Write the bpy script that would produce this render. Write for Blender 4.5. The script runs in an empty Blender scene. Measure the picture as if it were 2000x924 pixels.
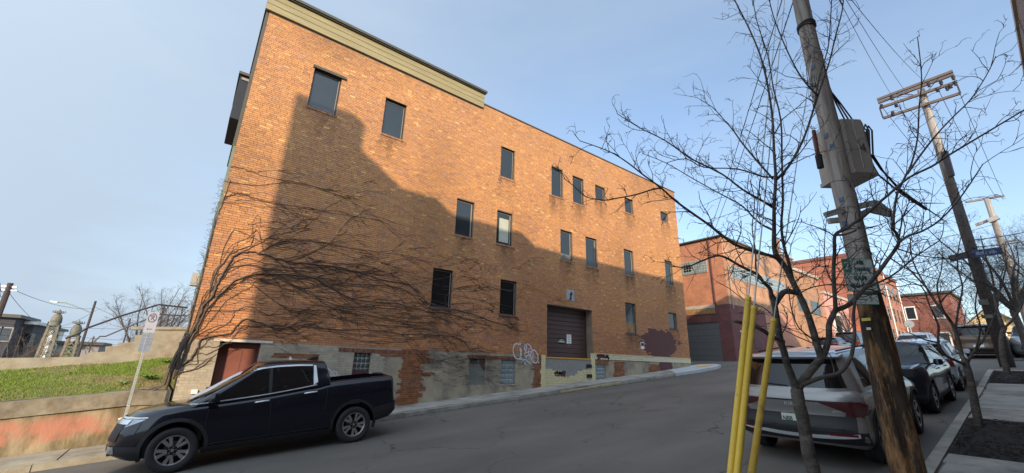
import bpy, bmesh, math, random
import numpy as np
from mathutils import Vector, Matrix
random.seed(7); RNG = np.random.default_rng(7)
SC = bpy.context.scene
COL = SC.collection
R = math.radians

# ------------------------------------------------------------------ camera
YAW, PITCH, ROLL, FPX = 0.64924, 0.30026, 0.02744, 806.9
_f = Vector((math.sin(YAW)*math.cos(PITCH), math.cos(YAW)*math.cos(PITCH), math.sin(PITCH)))
_r = Vector((math.cos(YAW), -math.sin(YAW), 0)); _u = _r.cross(_f)
CR = math.cos(ROLL)*_r+math.sin(ROLL)*_u; CU = -math.sin(ROLL)*_r+math.cos(ROLL)*_u; CF = _f
cam = bpy.data.cameras.new('camera'); camo = bpy.data.objects.new('camera', cam); COL.objects.link(camo)
cam.sensor_width = 36; cam.lens = 36*FPX/2000; cam.clip_start = .05; cam.clip_end = 3000
camo.matrix_world = Matrix(((CR.x, CU.x, -CF.x, 0), (CR.y, CU.y, -CF.y, 0), (CR.z, CU.z, -CF.z, 0), (0, 0, 0, 1)))
SC.camera = camo
SC.view_settings.view_transform = 'Standard'; SC.view_settings.look = 'None'
SC.view_settings.gamma = 1; SC.view_settings.use_curve_mapping = False
SC.view_settings.exposure = 1.0

# ------------------------------------------------------------------ sky and sun
SAZ, SEL = R(36), R(20)      # sun stands behind the camera to the left
W = bpy.data.worlds.new('World'); SC.world = W; W.use_nodes = True
nt = W.node_tree; nt.nodes.clear()
def N(t, kind, **kw):
    n = t.nodes.new(kind)
    for k, v in kw.items(): setattr(n, k, v)
    return n
sky = N(nt, 'ShaderNodeTexSky', sky_type='NISHITA', sun_disc=False)
sky.sun_elevation = SEL; sky.sun_rotation = R(180)+SAZ; sky.air_density = 1.0; sky.dust_density = 1.2; sky.ozone_density = 1.5; sky.altitude = 200
tc = N(nt, 'ShaderNodeTexCoord'); mp = N(nt, 'ShaderNodeMapping'); mp.inputs['Scale'].default_value = (1.2, 1.2, 5)
mp.inputs['Rotation'].default_value = (.35, .2, .3)
nz = N(nt, 'ShaderNodeTexNoise'); nz.inputs['Scale'].default_value = 1.3; nz.inputs['Detail'].default_value = 5; nz.inputs['Roughness'].default_value = .55
rp = N(nt, 'ShaderNodeValToRGB'); rp.color_ramp.elements[0].position = .35; rp.color_ramp.elements[0].color = (.0, .0, .0, 1)
rp.color_ramp.elements[1].position = .75; rp.color_ramp.elements[1].color = (.30, .30, .30, 1)
mx = N(nt, 'ShaderNodeMix', data_type='RGBA'); mx.inputs['B'].default_value = (1.72, 2.0, 2.42, 1)
# thin high haze, thicker towards the west and the horizon
bg = N(nt, 'ShaderNodeBackground'); bg.inputs['Strength'].default_value = .15
wo = N(nt, 'ShaderNodeOutputWorld')
sx = N(nt, 'ShaderNodeSeparateXYZ')
hz = N(nt, 'ShaderNodeMapRange'); hz.inputs['From Min'].default_value = .75; hz.inputs['From Max'].default_value = -.55; hz.inputs['To Min'].default_value = .16; hz.inputs['To Max'].default_value = 1.15
ad = N(nt, 'ShaderNodeMath', operation='ADD', use_clamp=True)
lk = nt.links.new
lk(tc.outputs['Generated'], mp.inputs[0]); lk(mp.outputs[0], nz.inputs['Vector']); lk(nz.outputs['Fac'], rp.inputs[0])
lk(tc.outputs['Generated'], sx.inputs[0]); lk(sx.outputs['X'], hz.inputs['Value'])
lk(rp.outputs['Color'], ad.inputs[0]); lk(hz.outputs[0], ad.inputs[1]); lk(ad.outputs[0], mx.inputs['Factor'])
# haze scatters forward: it is brighter towards the sun
dp = N(nt, 'ShaderNodeVectorMath', operation='DOT_PRODUCT'); dp.inputs[1].default_value = (-math.sin(SAZ)*math.cos(SEL), -math.cos(SAZ)*math.cos(SEL), math.sin(SEL))
lk(tc.outputs['Generated'], dp.inputs[0])
m1_ = N(nt, 'ShaderNodeMapRange'); m1_.inputs['From Min'].default_value = -1; lk(dp.outputs['Value'], m1_.inputs['Value'])
p1_ = N(nt, 'ShaderNodeMath', operation='POWER'); p1_.inputs[1].default_value = 2.6; lk(m1_.outputs[0], p1_.inputs[0])
a1_ = N(nt, 'ShaderNodeMath', operation='MULTIPLY_ADD'); a1_.inputs[1].default_value = 2.55; a1_.inputs[2].default_value = .97; lk(p1_.outputs[0], a1_.inputs[0])
v1_ = N(nt, 'ShaderNodeVectorMath', operation='SCALE'); v1_.inputs[0].default_value = (1.80, 2.20, 2.66); lk(a1_.outputs[0], v1_.inputs['Scale']); lk(v1_.outputs[0], mx.inputs['B'])
lk(sky.outputs[0], mx.inputs['A']); lk(mx.outputs['Result'], bg.inputs['Color']); lk(bg.outputs[0], wo.inputs[0])
sun = bpy.data.lights.new('sun', 'SUN'); sun.energy = 2.75; sun.angle = R(.55); sun.color = (1, .79, .54)
suno = bpy.data.objects.new('sun', sun); COL.objects.link(suno)
SD = Vector((math.sin(SAZ)*math.cos(SEL), math.cos(SAZ)*math.cos(SEL), -math.sin(SEL)))
suno.rotation_euler = SD.to_track_quat('-Z', 'Y').to_euler(); suno.location = (-20, -20, 40)

# ------------------------------------------------------------------ survey helpers (camera position is the world origin)
def ray(x, y): return CR*(x-1000)-CU*(y-462)+CF*FPX
def onY(x, y, Y): r = ray(x, y); return r*(Y/r.y)
def onX(x, y, X): r = ray(x, y); return r*(X/r.x)
FH = Vector((CF.x, CF.y, 0)).normalized()
def onD(x, y, p, off=0.0):            # vertical plane through p, square to the camera heading
    r = ray(x, y); return r*((FH.dot(Vector(p))+off)/FH.dot(r))
GX = [-160, -60, -30, -1.2, .25, 3.3, 5.4, 9.6, 13, 18.7, 24, 30, 40, 50, 70, 400]
GZ = [-9.5, -7.0, -4.5, -2.12, -2.0, -1.765, -1.58, -1.22, -.93, -.46, .05, .6, 1.4, 1.9, 2.2, 2.2]
def G(x): return float(np.interp(x, GX, GZ))
FY = 13.8                              # street face of the brick building

# ------------------------------------------------------------------ materials
MATS = {}
def mat(name, base, rough=.7, metal=0., var=.12, scale=6., bump=.15, bscale=None, spec=.5, coat=0., stretch=None, c2=None, c2scale=1.5, c2lo=.45, c2hi=.62, trans=0., emit=None):
    if name in MATS: return MATS[name]
    m = bpy.data.materials.new(name); m.use_nodes = True; t = m.node_tree; b = t.nodes['Principled BSDF']; L = t.links.new
    b.inputs['Roughness'].default_value = rough; b.inputs['Metallic'].default_value = metal
    b.inputs['Specular IOR Level'].default_value = spec
    if coat: b.inputs['Coat Weight'].default_value = coat; b.inputs['Coat Roughness'].default_value = .04
    co = N(t, 'ShaderNodeTexCoord'); mpn = N(t, 'ShaderNodeMapping')
    if stretch: mpn.inputs['Scale'].default_value = stretch
    L(co.outputs['Object'], mpn.inputs[0])
    n1 = N(t, 'ShaderNodeTexNoise'); n1.inputs['Scale'].default_value = scale; n1.inputs['Detail'].default_value = 6; n1.inputs['Roughness'].default_value = .62
    L(mpn.outputs[0], n1.inputs['Vector'])
    mr = N(t, 'ShaderNodeMapRange'); mr.inputs['From Min'].default_value = .3; mr.inputs['From Max'].default_value = .7
    mr.inputs['To Min'].default_value = 1-var; mr.inputs['To Max'].default_value = 1+var; L(n1.outputs['Fac'], mr.inputs['Value'])
    vm = N(t, 'ShaderNodeVectorMath', operation='SCALE'); L(mr.outputs[0], vm.inputs['Scale'])
    src = None
    if base == 'attr':
        a = N(t, 'ShaderNodeAttribute', attribute_name='Col'); src = a.outputs['Color']
    elif base == 'obj':
        a = N(t, 'ShaderNodeObjectInfo'); src = a.outputs['Color']
    else:
        rgb = N(t, 'ShaderNodeRGB'); rgb.outputs[0].default_value = (*base, 1); src = rgb.outputs[0]
    if c2:
        n2 = N(t, 'ShaderNodeTexNoise'); n2.inputs['Scale'].default_value = c2scale; n2.inputs['Detail'].default_value = 7; n2.inputs['Roughness'].default_value = .65
        L(mpn.outputs[0], n2.inputs['Vector'])
        m2 = N(t, 'ShaderNodeMapRange'); m2.inputs['From Min'].default_value = c2lo; m2.inputs['From Max'].default_value = c2hi; L(n2.outputs['Fac'], m2.inputs['Value'])
        mm = N(t, 'ShaderNodeMix', data_type='RGBA'); L(m2.outputs[0], mm.inputs['Factor']); L(src, mm.inputs['A']); mm.inputs['B'].default_value = (*c2, 1); src = mm.outputs['Result']
    L(src, vm.inputs[0]); L(vm.outputs[0], b.inputs['Base Color'])
    if bump:
        n3 = N(t, 'ShaderNodeTexNoise'); n3.inputs['Scale'].default_value = bscale or scale*6; n3.inputs['Detail'].default_value = 4
        L(mpn.outputs[0], n3.inputs['Vector'])
        bp = N(t, 'ShaderNodeBump'); bp.inputs['Strength'].default_value = bump; bp.inputs['Distance'].default_value = .01
        L(n3.outputs['Fac'], bp.inputs['Height']); L(bp.outputs[0], b.inputs['Normal'])
    if emit: b.inputs['Emission Color'].default_value = (*emit[0], 1); b.inputs['Emission Strength'].default_value = emit[1]
    MATS[name] = m; return m
def brickmat(name, c1, c2, mortar, bw=.21, bh=.068, var=.5, axis='X', mort=.008, bump=.5, dirt=None):
    if name in MATS: return MATS[name]
    m = bpy.data.materials.new(name); m.use_nodes = True; t = m.node_tree; b = t.nodes['Principled BSDF']; L = t.links.new
    b.inputs['Roughness'].default_value = .88
    co = N(t, 'ShaderNodeTexCoord'); sp = N(t, 'ShaderNodeSeparateXYZ'); cb = N(t, 'ShaderNodeCombineXYZ')
    L(co.outputs['Object'], sp.inputs[0]); L(sp.outputs[axis], cb.inputs['X']); L(sp.outputs['Z'], cb.inputs['Y'])
    br = N(t, 'ShaderNodeTexBrick'); br.inputs['Scale'].default_value = 1; br.inputs['Brick Width'].default_value = bw; br.inputs['Row Height'].default_value = bh
    br.inputs['Mortar Size'].default_value = mort; br.inputs['Color1'].default_value = (*c1, 1); br.inputs['Color2'].default_value = (*c2, 1); br.inputs['Mortar'].default_value = (*mortar, 1); br.inputs['Mortar Smooth'].default_value = .2
    L(cb.outputs[0], br.inputs['Vector'])
    n1 = N(t, 'ShaderNodeTexNoise'); n1.inputs['Scale'].default_value = 1.1; n1.inputs['Detail'].default_value = 8; n1.inputs['Roughness'].default_value = .7
    L(co.outputs['Object'], n1.inputs['Vector'])
    mr = N(t, 'ShaderNodeMapRange'); mr.inputs['From Min'].default_value = .3; mr.inputs['From Max'].default_value = .7; mr.inputs['To Min'].default_value = 1-var*.5; mr.inputs['To Max'].default_value = 1+var*.5
    L(n1.outputs['Fac'], mr.inputs['Value']); vm = N(t, 'ShaderNodeVectorMath', operation='SCALE'); L(mr.outputs[0], vm.inputs['Scale']); L(br.outputs['Color'], vm.inputs[0]); L(vm.outputs[0], b.inputs['Base Color'])
    bp = N(t, 'ShaderNodeBump'); bp.inputs['Strength'].default_value = bump; bp.inputs['Distance'].default_value = .01; bp.invert = True
    L(br.outputs['Fac'], bp.inputs['Height']); L(bp.outputs[0], b.inputs['Normal'])
    MATS[name] = m; return m
def glassmat(name, col, rough=.05, spec=.8):
    return mat(name, col, rough=rough, var=.05, scale=2, bump=.03, bscale=1.2, spec=spec)

M_brick = mat('brick_face', 'attr', rough=.86, var=.14, scale=9, bump=.35, bscale=90)
M_brickobj = mat('brick_face_single', 'obj', rough=.86, var=.14, scale=9, bump=.35, bscale=90)
M_mortar = mat('mortar', (.20, .145, .105), rough=.95, var=.2, scale=3, bump=.4)
M_parge = mat('parged_concrete', (.36, .295, .21), rough=.92, var=.2, scale=1.6, bump=.5, bscale=30, c2=(.21, .18, .14), c2scale=1.1)
M_conc = mat('old_concrete', (.29, .265, .205), rough=.92, var=.22, scale=2.2, bump=.6, bscale=22, c2=(.22, .17, .12), c2scale=1.7, c2lo=.5, c2hi=.66)
M_walk = mat('sidewalk_concrete', (.33, .31, .275), rough=.9, var=.15, scale=2.0, bump=.35, bscale=60, c2=(.19, .175, .155), c2scale=.9)
M_curb = mat('curb_concrete', (.33, .31, .27), rough=.9, var=.2, scale=2.4, bump=.4, bscale=50, c2=(.22, .2, .17))
M_ycurb = mat('worn_yellow_curb', (.42, .33, .15), rough=.9, var=.2, scale=2.4, bump=.4, bscale=50, c2=(.34, .3, .24), c2scale=5)
M_frame = mat('bronze_frame', (.035, .028, .024), rough=.45, var=.1, bump=.05)
M_lightframe = mat('pale_frame', (.30, .26, .21), rough=.5, var=.1, bump=.05)
M_glass = glassmat('window_glass', (.022, .03, .036), rough=.04, spec=.62)
M_darkglass = glassmat('dark_window', (.012, .012, .013), rough=.12, spec=.35)
M_maroon = mat('maroon_paint', (.085, .028, .028), rough=.6, var=.15, scale=3, bump=.1)
M_marpatch = mat('maroon_overpaint', (.10, .038, .040), rough=.85, var=.2, scale=4, bump=.4)
M_olive = mat('olive_board', (.27, .225, .112), rough=.6, var=.14, scale=2.5, bump=.1, stretch=(.3, 1, 4), c2=(.36, .30, .145), c2scale=3, c2lo=.55, c2hi=.7)
M_olived = mat('dark_trim', (.07, .065, .05), rough=.6, var=.15, bump=.1)
M_black = mat('flat_black', (.012, .012, .012), rough=.8, var=.1, bump=.1)
M_white = mat('white_paint', (.75, .75, .72), rough=.6, var=.08, bump=.05)
M_spray = mat('white_spray', (.60, .58, .62), rough=.8, var=.15, scale=30, bump=.1)
M_ypaint = mat('yellow_wall_paint', (.62, .53, .30), rough=.8, var=.12, scale=5, bump=.3, c2=(.38, .34, .26), c2scale=6, c2lo=.56, c2hi=.7)
M_yel = mat('guard_yellow', (.66, .44, .05), rough=.5, var=.12, scale=9, bump=.05, c2=(.34, .23, .07), c2scale=7, c2lo=.56, c2hi=.68)
M_orange = mat('orange_lip', (.62, .30, .04), rough=.6, var=.2, bump=.1)
M_wood = mat('weathered_pole', (.31, .275, .245), rough=.9, var=.3, scale=3, bump=.8, bscale=16, stretch=(4, 4, .3), c2=(.19, .155, .13), c2scale=2.4)
M_rot = mat('splintered_wood', (.24, .125, .05), rough=.9, var=.55, scale=4, bump=1, bscale=14, stretch=(4, 4, .9), c2=(.035, .022, .014), c2scale=1.9, c2lo=.42, c2hi=.52)
M_darkpole = mat('dark_pole', (.055, .045, .04), rough=.9, var=.3, scale=3, bump=.6, stretch=(4, 4, .3))
M_bark = mat('grey_bark', (.07, .058, .052), rough=.9, var=.35, scale=9, bump=.9, bscale=40, stretch=(1, 1, 2.2), c2=(.13, .115, .095), c2scale=7)
M_twig = mat('twig_bark', (.032, .022, .022), rough=.85, var=.2, scale=8, bump=0)
M_vine = mat('vine_bark', (.105, .078, .060), rough=.9, var=.3, scale=9, bump=.7, bscale=50, stretch=(1, 1, 1))
M_vtwig = mat('vine_twig', (.042, .028, .022), rough=.9, var=.25, scale=9, bump=0)
M_galv = mat('galvanised', (.42, .45, .44), rough=.45, metal=.6, var=.12, bump=.1)
M_iron = mat('dark_iron', (.05, .04, .045), rough=.55, metal=.3, var=.15, bump=.1)
M_verdigris = mat('green_iron', (.10, .115, .09), rough=.7, var=.25, bump=.2, c2=(.20, .15, .10))
M_cable = mat('black_cable', (.012, .012, .014), rough=.5, var=.1, bump=0)
M_box = mat('beige_enamel', (.36, .34, .30), rough=.5, var=.08, scale=3, bump=.05)
M_red = mat('red_fuse', (.12, .025, .022), rough=.4, var=.1, bump=0)
M_mulch = mat('dark_mulch', (.022, .016, .013), rough=1, var=.5, scale=30, bump=1, bscale=60)
M_tyre = mat('tyre_rubber', (.018, .018, .019), rough=.75, var=.15, scale=20, bump=.1)
M_alloy = mat('machined_alloy', (.50, .50, .52), rough=.28, metal=.9, var=.05, bump=0)
M_rimdark = mat('rim_black', (.02, .02, .022), rough=.35, metal=.4, var=.05, bump=0)
M_trim = mat('satin_trim', (.80, .81, .84), rough=.35, metal=.35, var=.02, bump=0)
M_plastic = mat('grey_plastic', (.016, .0165, .018), rough=.6, var=.08, bump=.1, bscale=200)
M_chrome = mat('bright_chrome', (.85, .86, .88), rough=.22, metal=1., var=.02, bump=0)
M_autoglass = mat('auto_glass', (.006, .007, .008), rough=.03, var=.02, bump=0, spec=.6)
M_lamp = mat('headlamp_glass', (.35, .37, .40), rough=.08, metal=.45, var=.1, scale=25, bump=.1, bscale=30, spec=.9)
M_tail = mat('tail_lamp', (.16, .012, .014), rough=.12, var=.2, scale=20, bump=.1, bscale=60, spec=.7)
M_taild = mat('smoked_tail_lamp', (.07, .016, .018), rough=.12, var=.2, scale=20, bump=.1, bscale=60, spec=.7)
M_garage = mat('grey_garage', (.12, .122, .12), rough=.55, var=.08, bump=.1)
M_doorbrown = mat('brown_roller_door', (.085, .045, .042), rough=.5, var=.12, scale=1.5, bump=.1)
M_doormar = mat('maroon_door', (.21, .07, .05), rough=.65, var=.15, scale=2, bump=.1)
M_gblock = mat('glass_block', (.20, .25, .26), rough=.15, var=.35, scale=14, bump=.5, bscale=25, spec=.9, stretch=(1, 1, .5))
M_gblockd = mat('dark_glass_block', (.05, .06, .06), rough=.2, var=.3, scale=14, bump=.5, bscale=25, spec=.8)
M_grout = mat('white_grout', (.50, .50, .46), rough=.8, var=.1, bump=.1)
M_board = mat('grey_green_board', (.17, .175, .15), rough=.85, var=.15, scale=3, bump=.2)
def paint(name, c, metal=.25, rough=.3):
    return mat(name, c, rough=rough, metal=metal, var=.03, scale=40, bump=0, coat=.55, spec=.2)

# ------------------------------------------------------------------ mesh helpers
def mk(name, V, F, m, parent=None, smooth=False, fm=None, fcol=None, loc=None):
    me = bpy.data.meshes.new(name); me.from_pydata([tuple(v) for v in V], [], F)
    for k in (m if isinstance(m, (list, tuple)) else [m]): me.materials.append(k)
    if fm is not None: me.polygons.foreach_set('material_index', np.array(fm, dtype=np.int32))
    if smooth: me.polygons.foreach_set('use_smooth', np.ones(len(me.polygons), dtype=bool))
    if fcol is not None:
        at = me.color_attributes.new('Col', 'FLOAT_COLOR', 'CORNER')
        ls = np.zeros(len(me.polygons), dtype=np.int32); me.polygons.foreach_get('loop_total', ls)
        a = np.repeat(np.asarray(fcol, dtype=np.float32), ls, axis=0); a = np.concatenate([a, np.ones((len(a), 1), np.float32)], 1)
        at.data.foreach_set('color', a.ravel())
    me.update()
    o = bpy.data.objects.new(name, me); COL.objects.link(o)
    if parent: o.parent = parent
    if loc is not None: o.location = loc
    return o
class MB:
    def __init__(s): s.v = []; s.f = []; s.m = []; s.c = []
    def add(s, V, F, mi=0, c=None):
        n = len(s.v); s.v.extend([tuple(v) for v in V]); s.f.extend([tuple(i+n for i in f) for f in F]); s.m.extend([mi]*len(F))
        if c is not None: s.c.extend([c]*len(F))
        return s
    def box(s, a, b, mi=0, c=None):
        (x0, y0, z0), (x1, y1, z1) = a, b
        V = [(x0, y0, z0), (x1, y0, z0), (x1, y1, z0), (x0, y1, z0), (x0, y0, z1), (x1, y0, z1), (x1, y1, z1), (x0, y1, z1)]
        return s.add(V, [(0, 3, 2, 1), (4, 5, 6, 7), (0, 1, 5, 4), (1, 2, 6, 5), (2, 3, 7, 6), (3, 0, 4, 7)], mi, c)
    def bar(s, a, b, w, h, mi=0, up=(0, 0, 1)):
        a, b = Vector(a), Vector(b); d = (b-a).normalized(); u = Vector(up)
        if abs(d.dot(u)) > .98: u = Vector((1, 0, 0))
        r = d.cross(u).normalized()*(w/2); u = r.cross(d).normalized()*(h/2)
        V = [a-r-u, a+r-u, a+r+u, a-r+u, b-r-u, b+r-u, b+r+u, b-r+u]
        return s.add(V, [(0, 3, 2, 1), (4, 5, 6, 7), (0, 1, 5, 4), (1, 2, 6, 5), (2, 3, 7, 6), (3, 0, 4, 7)], mi)
    def tube(s, pts, rad, n=6, mi=0, cap=True):
        pts = [Vector(p) for p in pts]
        if not hasattr(rad, '__len__'): rad = [rad]*len(pts)
        base = len(s.v); u = None
        for i, p in enumerate(pts):
            d = (pts[min(i+1, len(pts)-1)]-pts[max(i-1, 0)])
            if d.length < 1e-9: d = Vector((0, 0, 1))
            d.normalize()
            if u is None:
                u = d.orthogonal().normalized()
            else:
                u = u-d*u.dot(d)
                u = u.normalized() if u.length > 1e-6 else d.orthogonal().normalized()
            w = d.cross(u)
            for k in range(n):
                a = 2*math.pi*k/n; s.v.append(tuple(p+(u*math.cos(a)+w*math.sin(a))*rad[i]))
        for i in range(len(pts)-1):
            for k in range(n):
                a = base+i*n+k; b = base+i*n+(k+1) % n
                s.f.append((a, b, b+n, a+n)); s.m.append(mi)
        if cap:
            s.f.append(tuple(base+k for k in reversed(range(n)))); s.m.append(mi)
            s.f.append(tuple(base+(len(pts)-1)*n+k for k in range(n))); s.m.append(mi)
        return s
    def lathe(s, prof, c=(0, 0, 0), axis='Z', n=24, mi=0):
        base = len(s.v); c = Vector(c)
        for r, h in prof:
            for k in range(n):
                a = 2*math.pi*k/n; p = (r*math.cos(a), r*math.sin(a), h)
                if axis == 'Y': p = (p[0], p[2], p[1])
                if axis == 'X': p = (p[2], p[0], p[1])
                s.v.append(tuple(c+Vector(p)))
        for i in range(len(prof)-1):
            for k in range(n):
                a = base+i*n+k; b = base+i*n+(k+1) % n
                s.f.append((a, b, b+n, a+n)); s.m.append(mi)
        return s
    def prism(s, poly, y0, y1, plane='XZ', mi=0):     # polygon outline given true thickness
        n = len(poly)
        def P(a, b, y): return (a, y, b) if plane == 'XZ' else ((y, a, b) if plane == 'YZ' else (a, b, y))
        V = [P(a, b, y0) for a, b in poly]+[P(a, b, y1) for a, b in poly]
        return s.add(V, [tuple(range(n)), tuple(range(2*n-1, n-1, -1))]+[(i, i+n, (i+1) % n+n, (i+1) % n) for i in range(n)], mi)
    def build(s, name, m, parent=None, smooth=False, loc=None, fix=False):
        o = mk(name, s.v, s.f, m, parent, smooth, s.m if isinstance(m, (list, tuple)) and len(m) > 1 else None, s.c if s.c and len(s.c) == len(s.f) else None, loc)
        if fix:
            bm = bmesh.new(); bm.from_mesh(o.data); bmesh.ops.recalc_face_normals(bm, faces=bm.faces); bm.to_mesh(o.data); bm.free()
        return o
def empty(name, label, cat, loc=(0, 0, 0), rz=0, group=None):
    o = bpy.data.objects.new(name, None); o.empty_display_size = .3; COL.objects.link(o); o.location = loc; o.rotation_euler = (0, 0, rz)
    return tag(o, label, cat, group)
def tag(o, label=None, cat=None, group=None, kind=None):
    if label: o['label'] = label
    if cat: o['category'] = cat
    if group: o['group'] = group
    if kind: o['kind'] = kind
    return o
def lerp(a, b, t): return a+(b-a)*t
def textobj(name, txt, size, m, parent, mw, depth=.003, bold=0.0, sx=1):
    cu = bpy.data.curves.new(name, 'FONT'); cu.body = txt; cu.size = size; cu.align_x = 'CENTER'; cu.align_y = 'CENTER'; cu.extrude = depth; cu.offset = bold; cu.resolution_u = 3
    o = bpy.data.objects.new(name, cu); COL.objects.link(o)
    dg = bpy.context.evaluated_depsgraph_get(); me = bpy.data.meshes.new_from_object(o.evaluated_get(dg)); bpy.data.objects.remove(o); bpy.data.curves.remove(cu)
    me.materials.clear(); me.materials.append(m); me.transform(Matrix.Diagonal((sx, 1, 1, 1))); me.transform(mw)
    o = bpy.data.objects.new(name, me); COL.objects.link(o); o.parent = parent
    return o
def frame_mat(o, rx, up):      # local x->rx, y->up, z->normal towards viewer
    rx = Vector(rx).normalized(); up = Vector(up).normalized(); nz = rx.cross(up)
    return Matrix(((rx.x, up.x, nz.x, o[0]), (rx.y, up.y, nz.y, o[1]), (rx.z, up.z, nz.z, o[2]), (0, 0, 0, 1)))

# ================================================================== ground, road, walks
def strip(name, xs, y0, y1, dz, m, kind='structure', thick=0, ny=1, parent=None):
    mb = MB(); n = ny+1
    V = []; F = []
    for x in xs:
        for j in range(n):
            ya = y0(x) if callable(y0) else y0; yb = y1(x) if callable(y1) else y1
            V.append((x, lerp(ya, yb, j/ny), G(x)+dz))
    for i in range(len(xs)-1):
        for j in range(ny): a = i*n+j; F.append((a, a+n, a+n+1, a+1))
    mb.add(V, F)
    o = mb.build(name, m, parent)
    if kind: o['kind'] = kind
    return o
def roadmat():
    m = bpy.data.materials.new('asphalt'); m.use_nodes = True; t = m.node_tree; b = t.nodes['Principled BSDF']; L = t.links.new
    co = N(t, 'ShaderNodeTexCoord')
    def noise(sc, det=6, stretch=None, ro=.6):
        n = N(t, 'ShaderNodeTexNoise'); n.inputs['Scale'].default_value = sc; n.inputs['Detail'].default_value = det; n.inputs['Roughness'].default_value = ro
        if stretch:
            q = N(t, 'ShaderNodeMapping'); q.inputs['Scale'].default_value = stretch; L(co.outputs['Object'], q.inputs[0]); L(q.outputs[0], n.inputs['Vector'])
        else: L(co.outputs['Object'], n.inputs['Vector'])
        return n
    a = noise(.55, 8, (.35, 1, 1)); r1 = N(t, 'ShaderNodeValToRGB'); e = r1.color_ramp.elements
    e[0].position = .32; e[0].color = (.088, .080, .071, 1); e[1].position = .7; e[1].color = (.150, .137, .121, 1); L(a.outputs['Fac'], r1.inputs[0])
    g = noise(140, 3); mg = N(t, 'ShaderNodeMapRange'); mg.inputs['From Min'].default_value = .3; mg.inputs['From Max'].default_value = .7; mg.inputs['To Min'].default_value = .72; mg.inputs['To Max'].default_value = 1.3; L(g.outputs['Fac'], mg.inputs['Value'])
    v = N(t, 'ShaderNodeVectorMath', operation='SCALE'); L(r1.outputs[0], v.inputs[0]); L(mg.outputs[0], v.inputs['Scale'])
    # cracks
    wv = noise(1.3, 5); ad = N(t, 'ShaderNodeVectorMath', operation='ADD'); L(co.outputs['Object'], ad.inputs[0]); L(wv.outputs['Color'], ad.inputs[1])
    vo = N(t, 'ShaderNodeTexVoronoi', feature='DISTANCE_TO_EDGE'); vo.inputs['Scale'].default_value = .42; L(ad.outputs[0], vo.inputs['Vector'])
    cr = N(t, 'ShaderNodeMapRange'); cr.inputs['From Min'].default_value = .0; cr.inputs['From Max'].default_value = .010; cr.inputs['To Min'].default_value = 1.0; cr.inputs['To Max'].default_value = 0; L(vo.outputs[0], cr.inputs['Value'])
    cm = noise(.35, 3); c2 = N(t, 'ShaderNodeMapRange'); c2.inputs['From Min'].default_value = .5; c2.inputs['From Max'].default_value = .6; L(cm.outputs['Fac'], c2.inputs['Value'])
    mu = N(t, 'ShaderNodeMath', operation='MULTIPLY'); L(cr.outputs[0], mu.inputs[0]); L(c2.outputs[0], mu.inputs[1])
    mx = N(t, 'ShaderNodeMix', data_type='RGBA'); L(mu.outputs[0], mx.inputs['Factor']); L(v.outputs[0], mx.inputs['A']); mx.inputs['B'].default_value = (.022, .02, .018, 1)
    # oil spots
    os_ = noise(2.2, 4); o2 = N(t, 'ShaderNodeMapRange'); o2.inputs['From Min'].default_value = .68; o2.inputs['From Max'].default_value = .74; o2.inputs['To Max'].default_value = .6; L(os_.outputs['Fac'], o2.inputs['Value'])
    m2 = N(t, 'ShaderNodeMix', data_type='RGBA'); L(o2.outputs[0], m2.inputs['Factor']); L(mx.outputs['Result'], m2.inputs['A']); m2.inputs['B'].default_value = (.03, .028, .027, 1)
    L(m2.outputs['Result'], b.inputs['Base Color']); b.inputs['Roughness'].default_value = .82; b.inputs['Specular IOR Level'].default_value = .35
    bp = N(t, 'ShaderNodeBump'); bp.inputs['Strength'].default_value = .5; bp.inputs['Distance'].default_value = .006; L(g.outputs['Fac'], bp.inputs['Height']); L(bp.outputs[0], b.inputs['Normal'])
    return m
M_road = roadmat()
M_earth = mat('dry_ground', (.14, .11, .07), rough=1, var=.3, scale=.5, bump=.3, c2=(.09, .10, .04), c2scale=.2)
xs = [-160, -100, -60, -45, -30]+[x for x in np.arange(-24, 72, 1.5)]+[90, 140, 400]
gr = strip('ground', xs, -160, 420, -.16, M_earth, ny=20)
def cy(x): return 1.6+.03*(x-9) if x < 25 else 2.08   # camera side kerb face
RX = [x for x in np.arange(-60, 26, 1.0)]
road = strip('road', RX+[26.0], lambda x: cy(x), 12.4, 0, M_road, ny=4)
strip('cross_street', [25.9, 28, 30, 33], -60, 2.3, .004, M_road, ny=4)
strip('upper_road', [26.0, 28, 30, 33, 36, 40, 45, 50, 60, 70, 100, 140], lambda x: 2.08 if x < 33.1 else .3, 12.4, 0, M_road, ny=4)
strip('garage_driveway', [24.9, 26, 27, 28, 29, 30.0], 12.4, 24, .012, M_road, ny=3)
# far-side walk: concrete flags and kerb stones
def slab(name, x0, x1, y0, y1, top, m, parent, th=.12, tilt=0, dzf=lambda x: 0):
    a, b = G(x0)+top, G(x1)+top; t = tilt
    V = [(x0, y0, a-th), (x1, y0, b-th), (x1, y1, b-th), (x0, y1, a-th), (x0, y0, a), (x1, y0, b+t), (x1, y1, b+t), (x0, y1, a)]
    F = [(0, 3, 2, 1), (4, 5, 6, 7), (0, 1, 5, 4), (1, 2, 6, 5), (2, 3, 7, 6), (3, 0, 4, 7)]
    return MB().add(V, F).build(name, m, parent)
wk = strip('far_sidewalk', [x for x in np.arange(-30, 25, 1)]+[24.6], 12.55, 13.86, .085, M_conc)
x = -12.0
while x < 24.4:
    L_ = 1.5 if x < 0 else 1.45+random.uniform(-.1, .15); x1 = min(x+L_, 24.5)
    slab('sidewalk_slab', x+.008, x1-.008, 12.56, 13.80, .13+random.uniform(-.008, .008), M_conc if x1 < 1.0 else M_walk, wk, tilt=random.uniform(-.012, .012)); x = x1
x = -12.0
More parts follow.
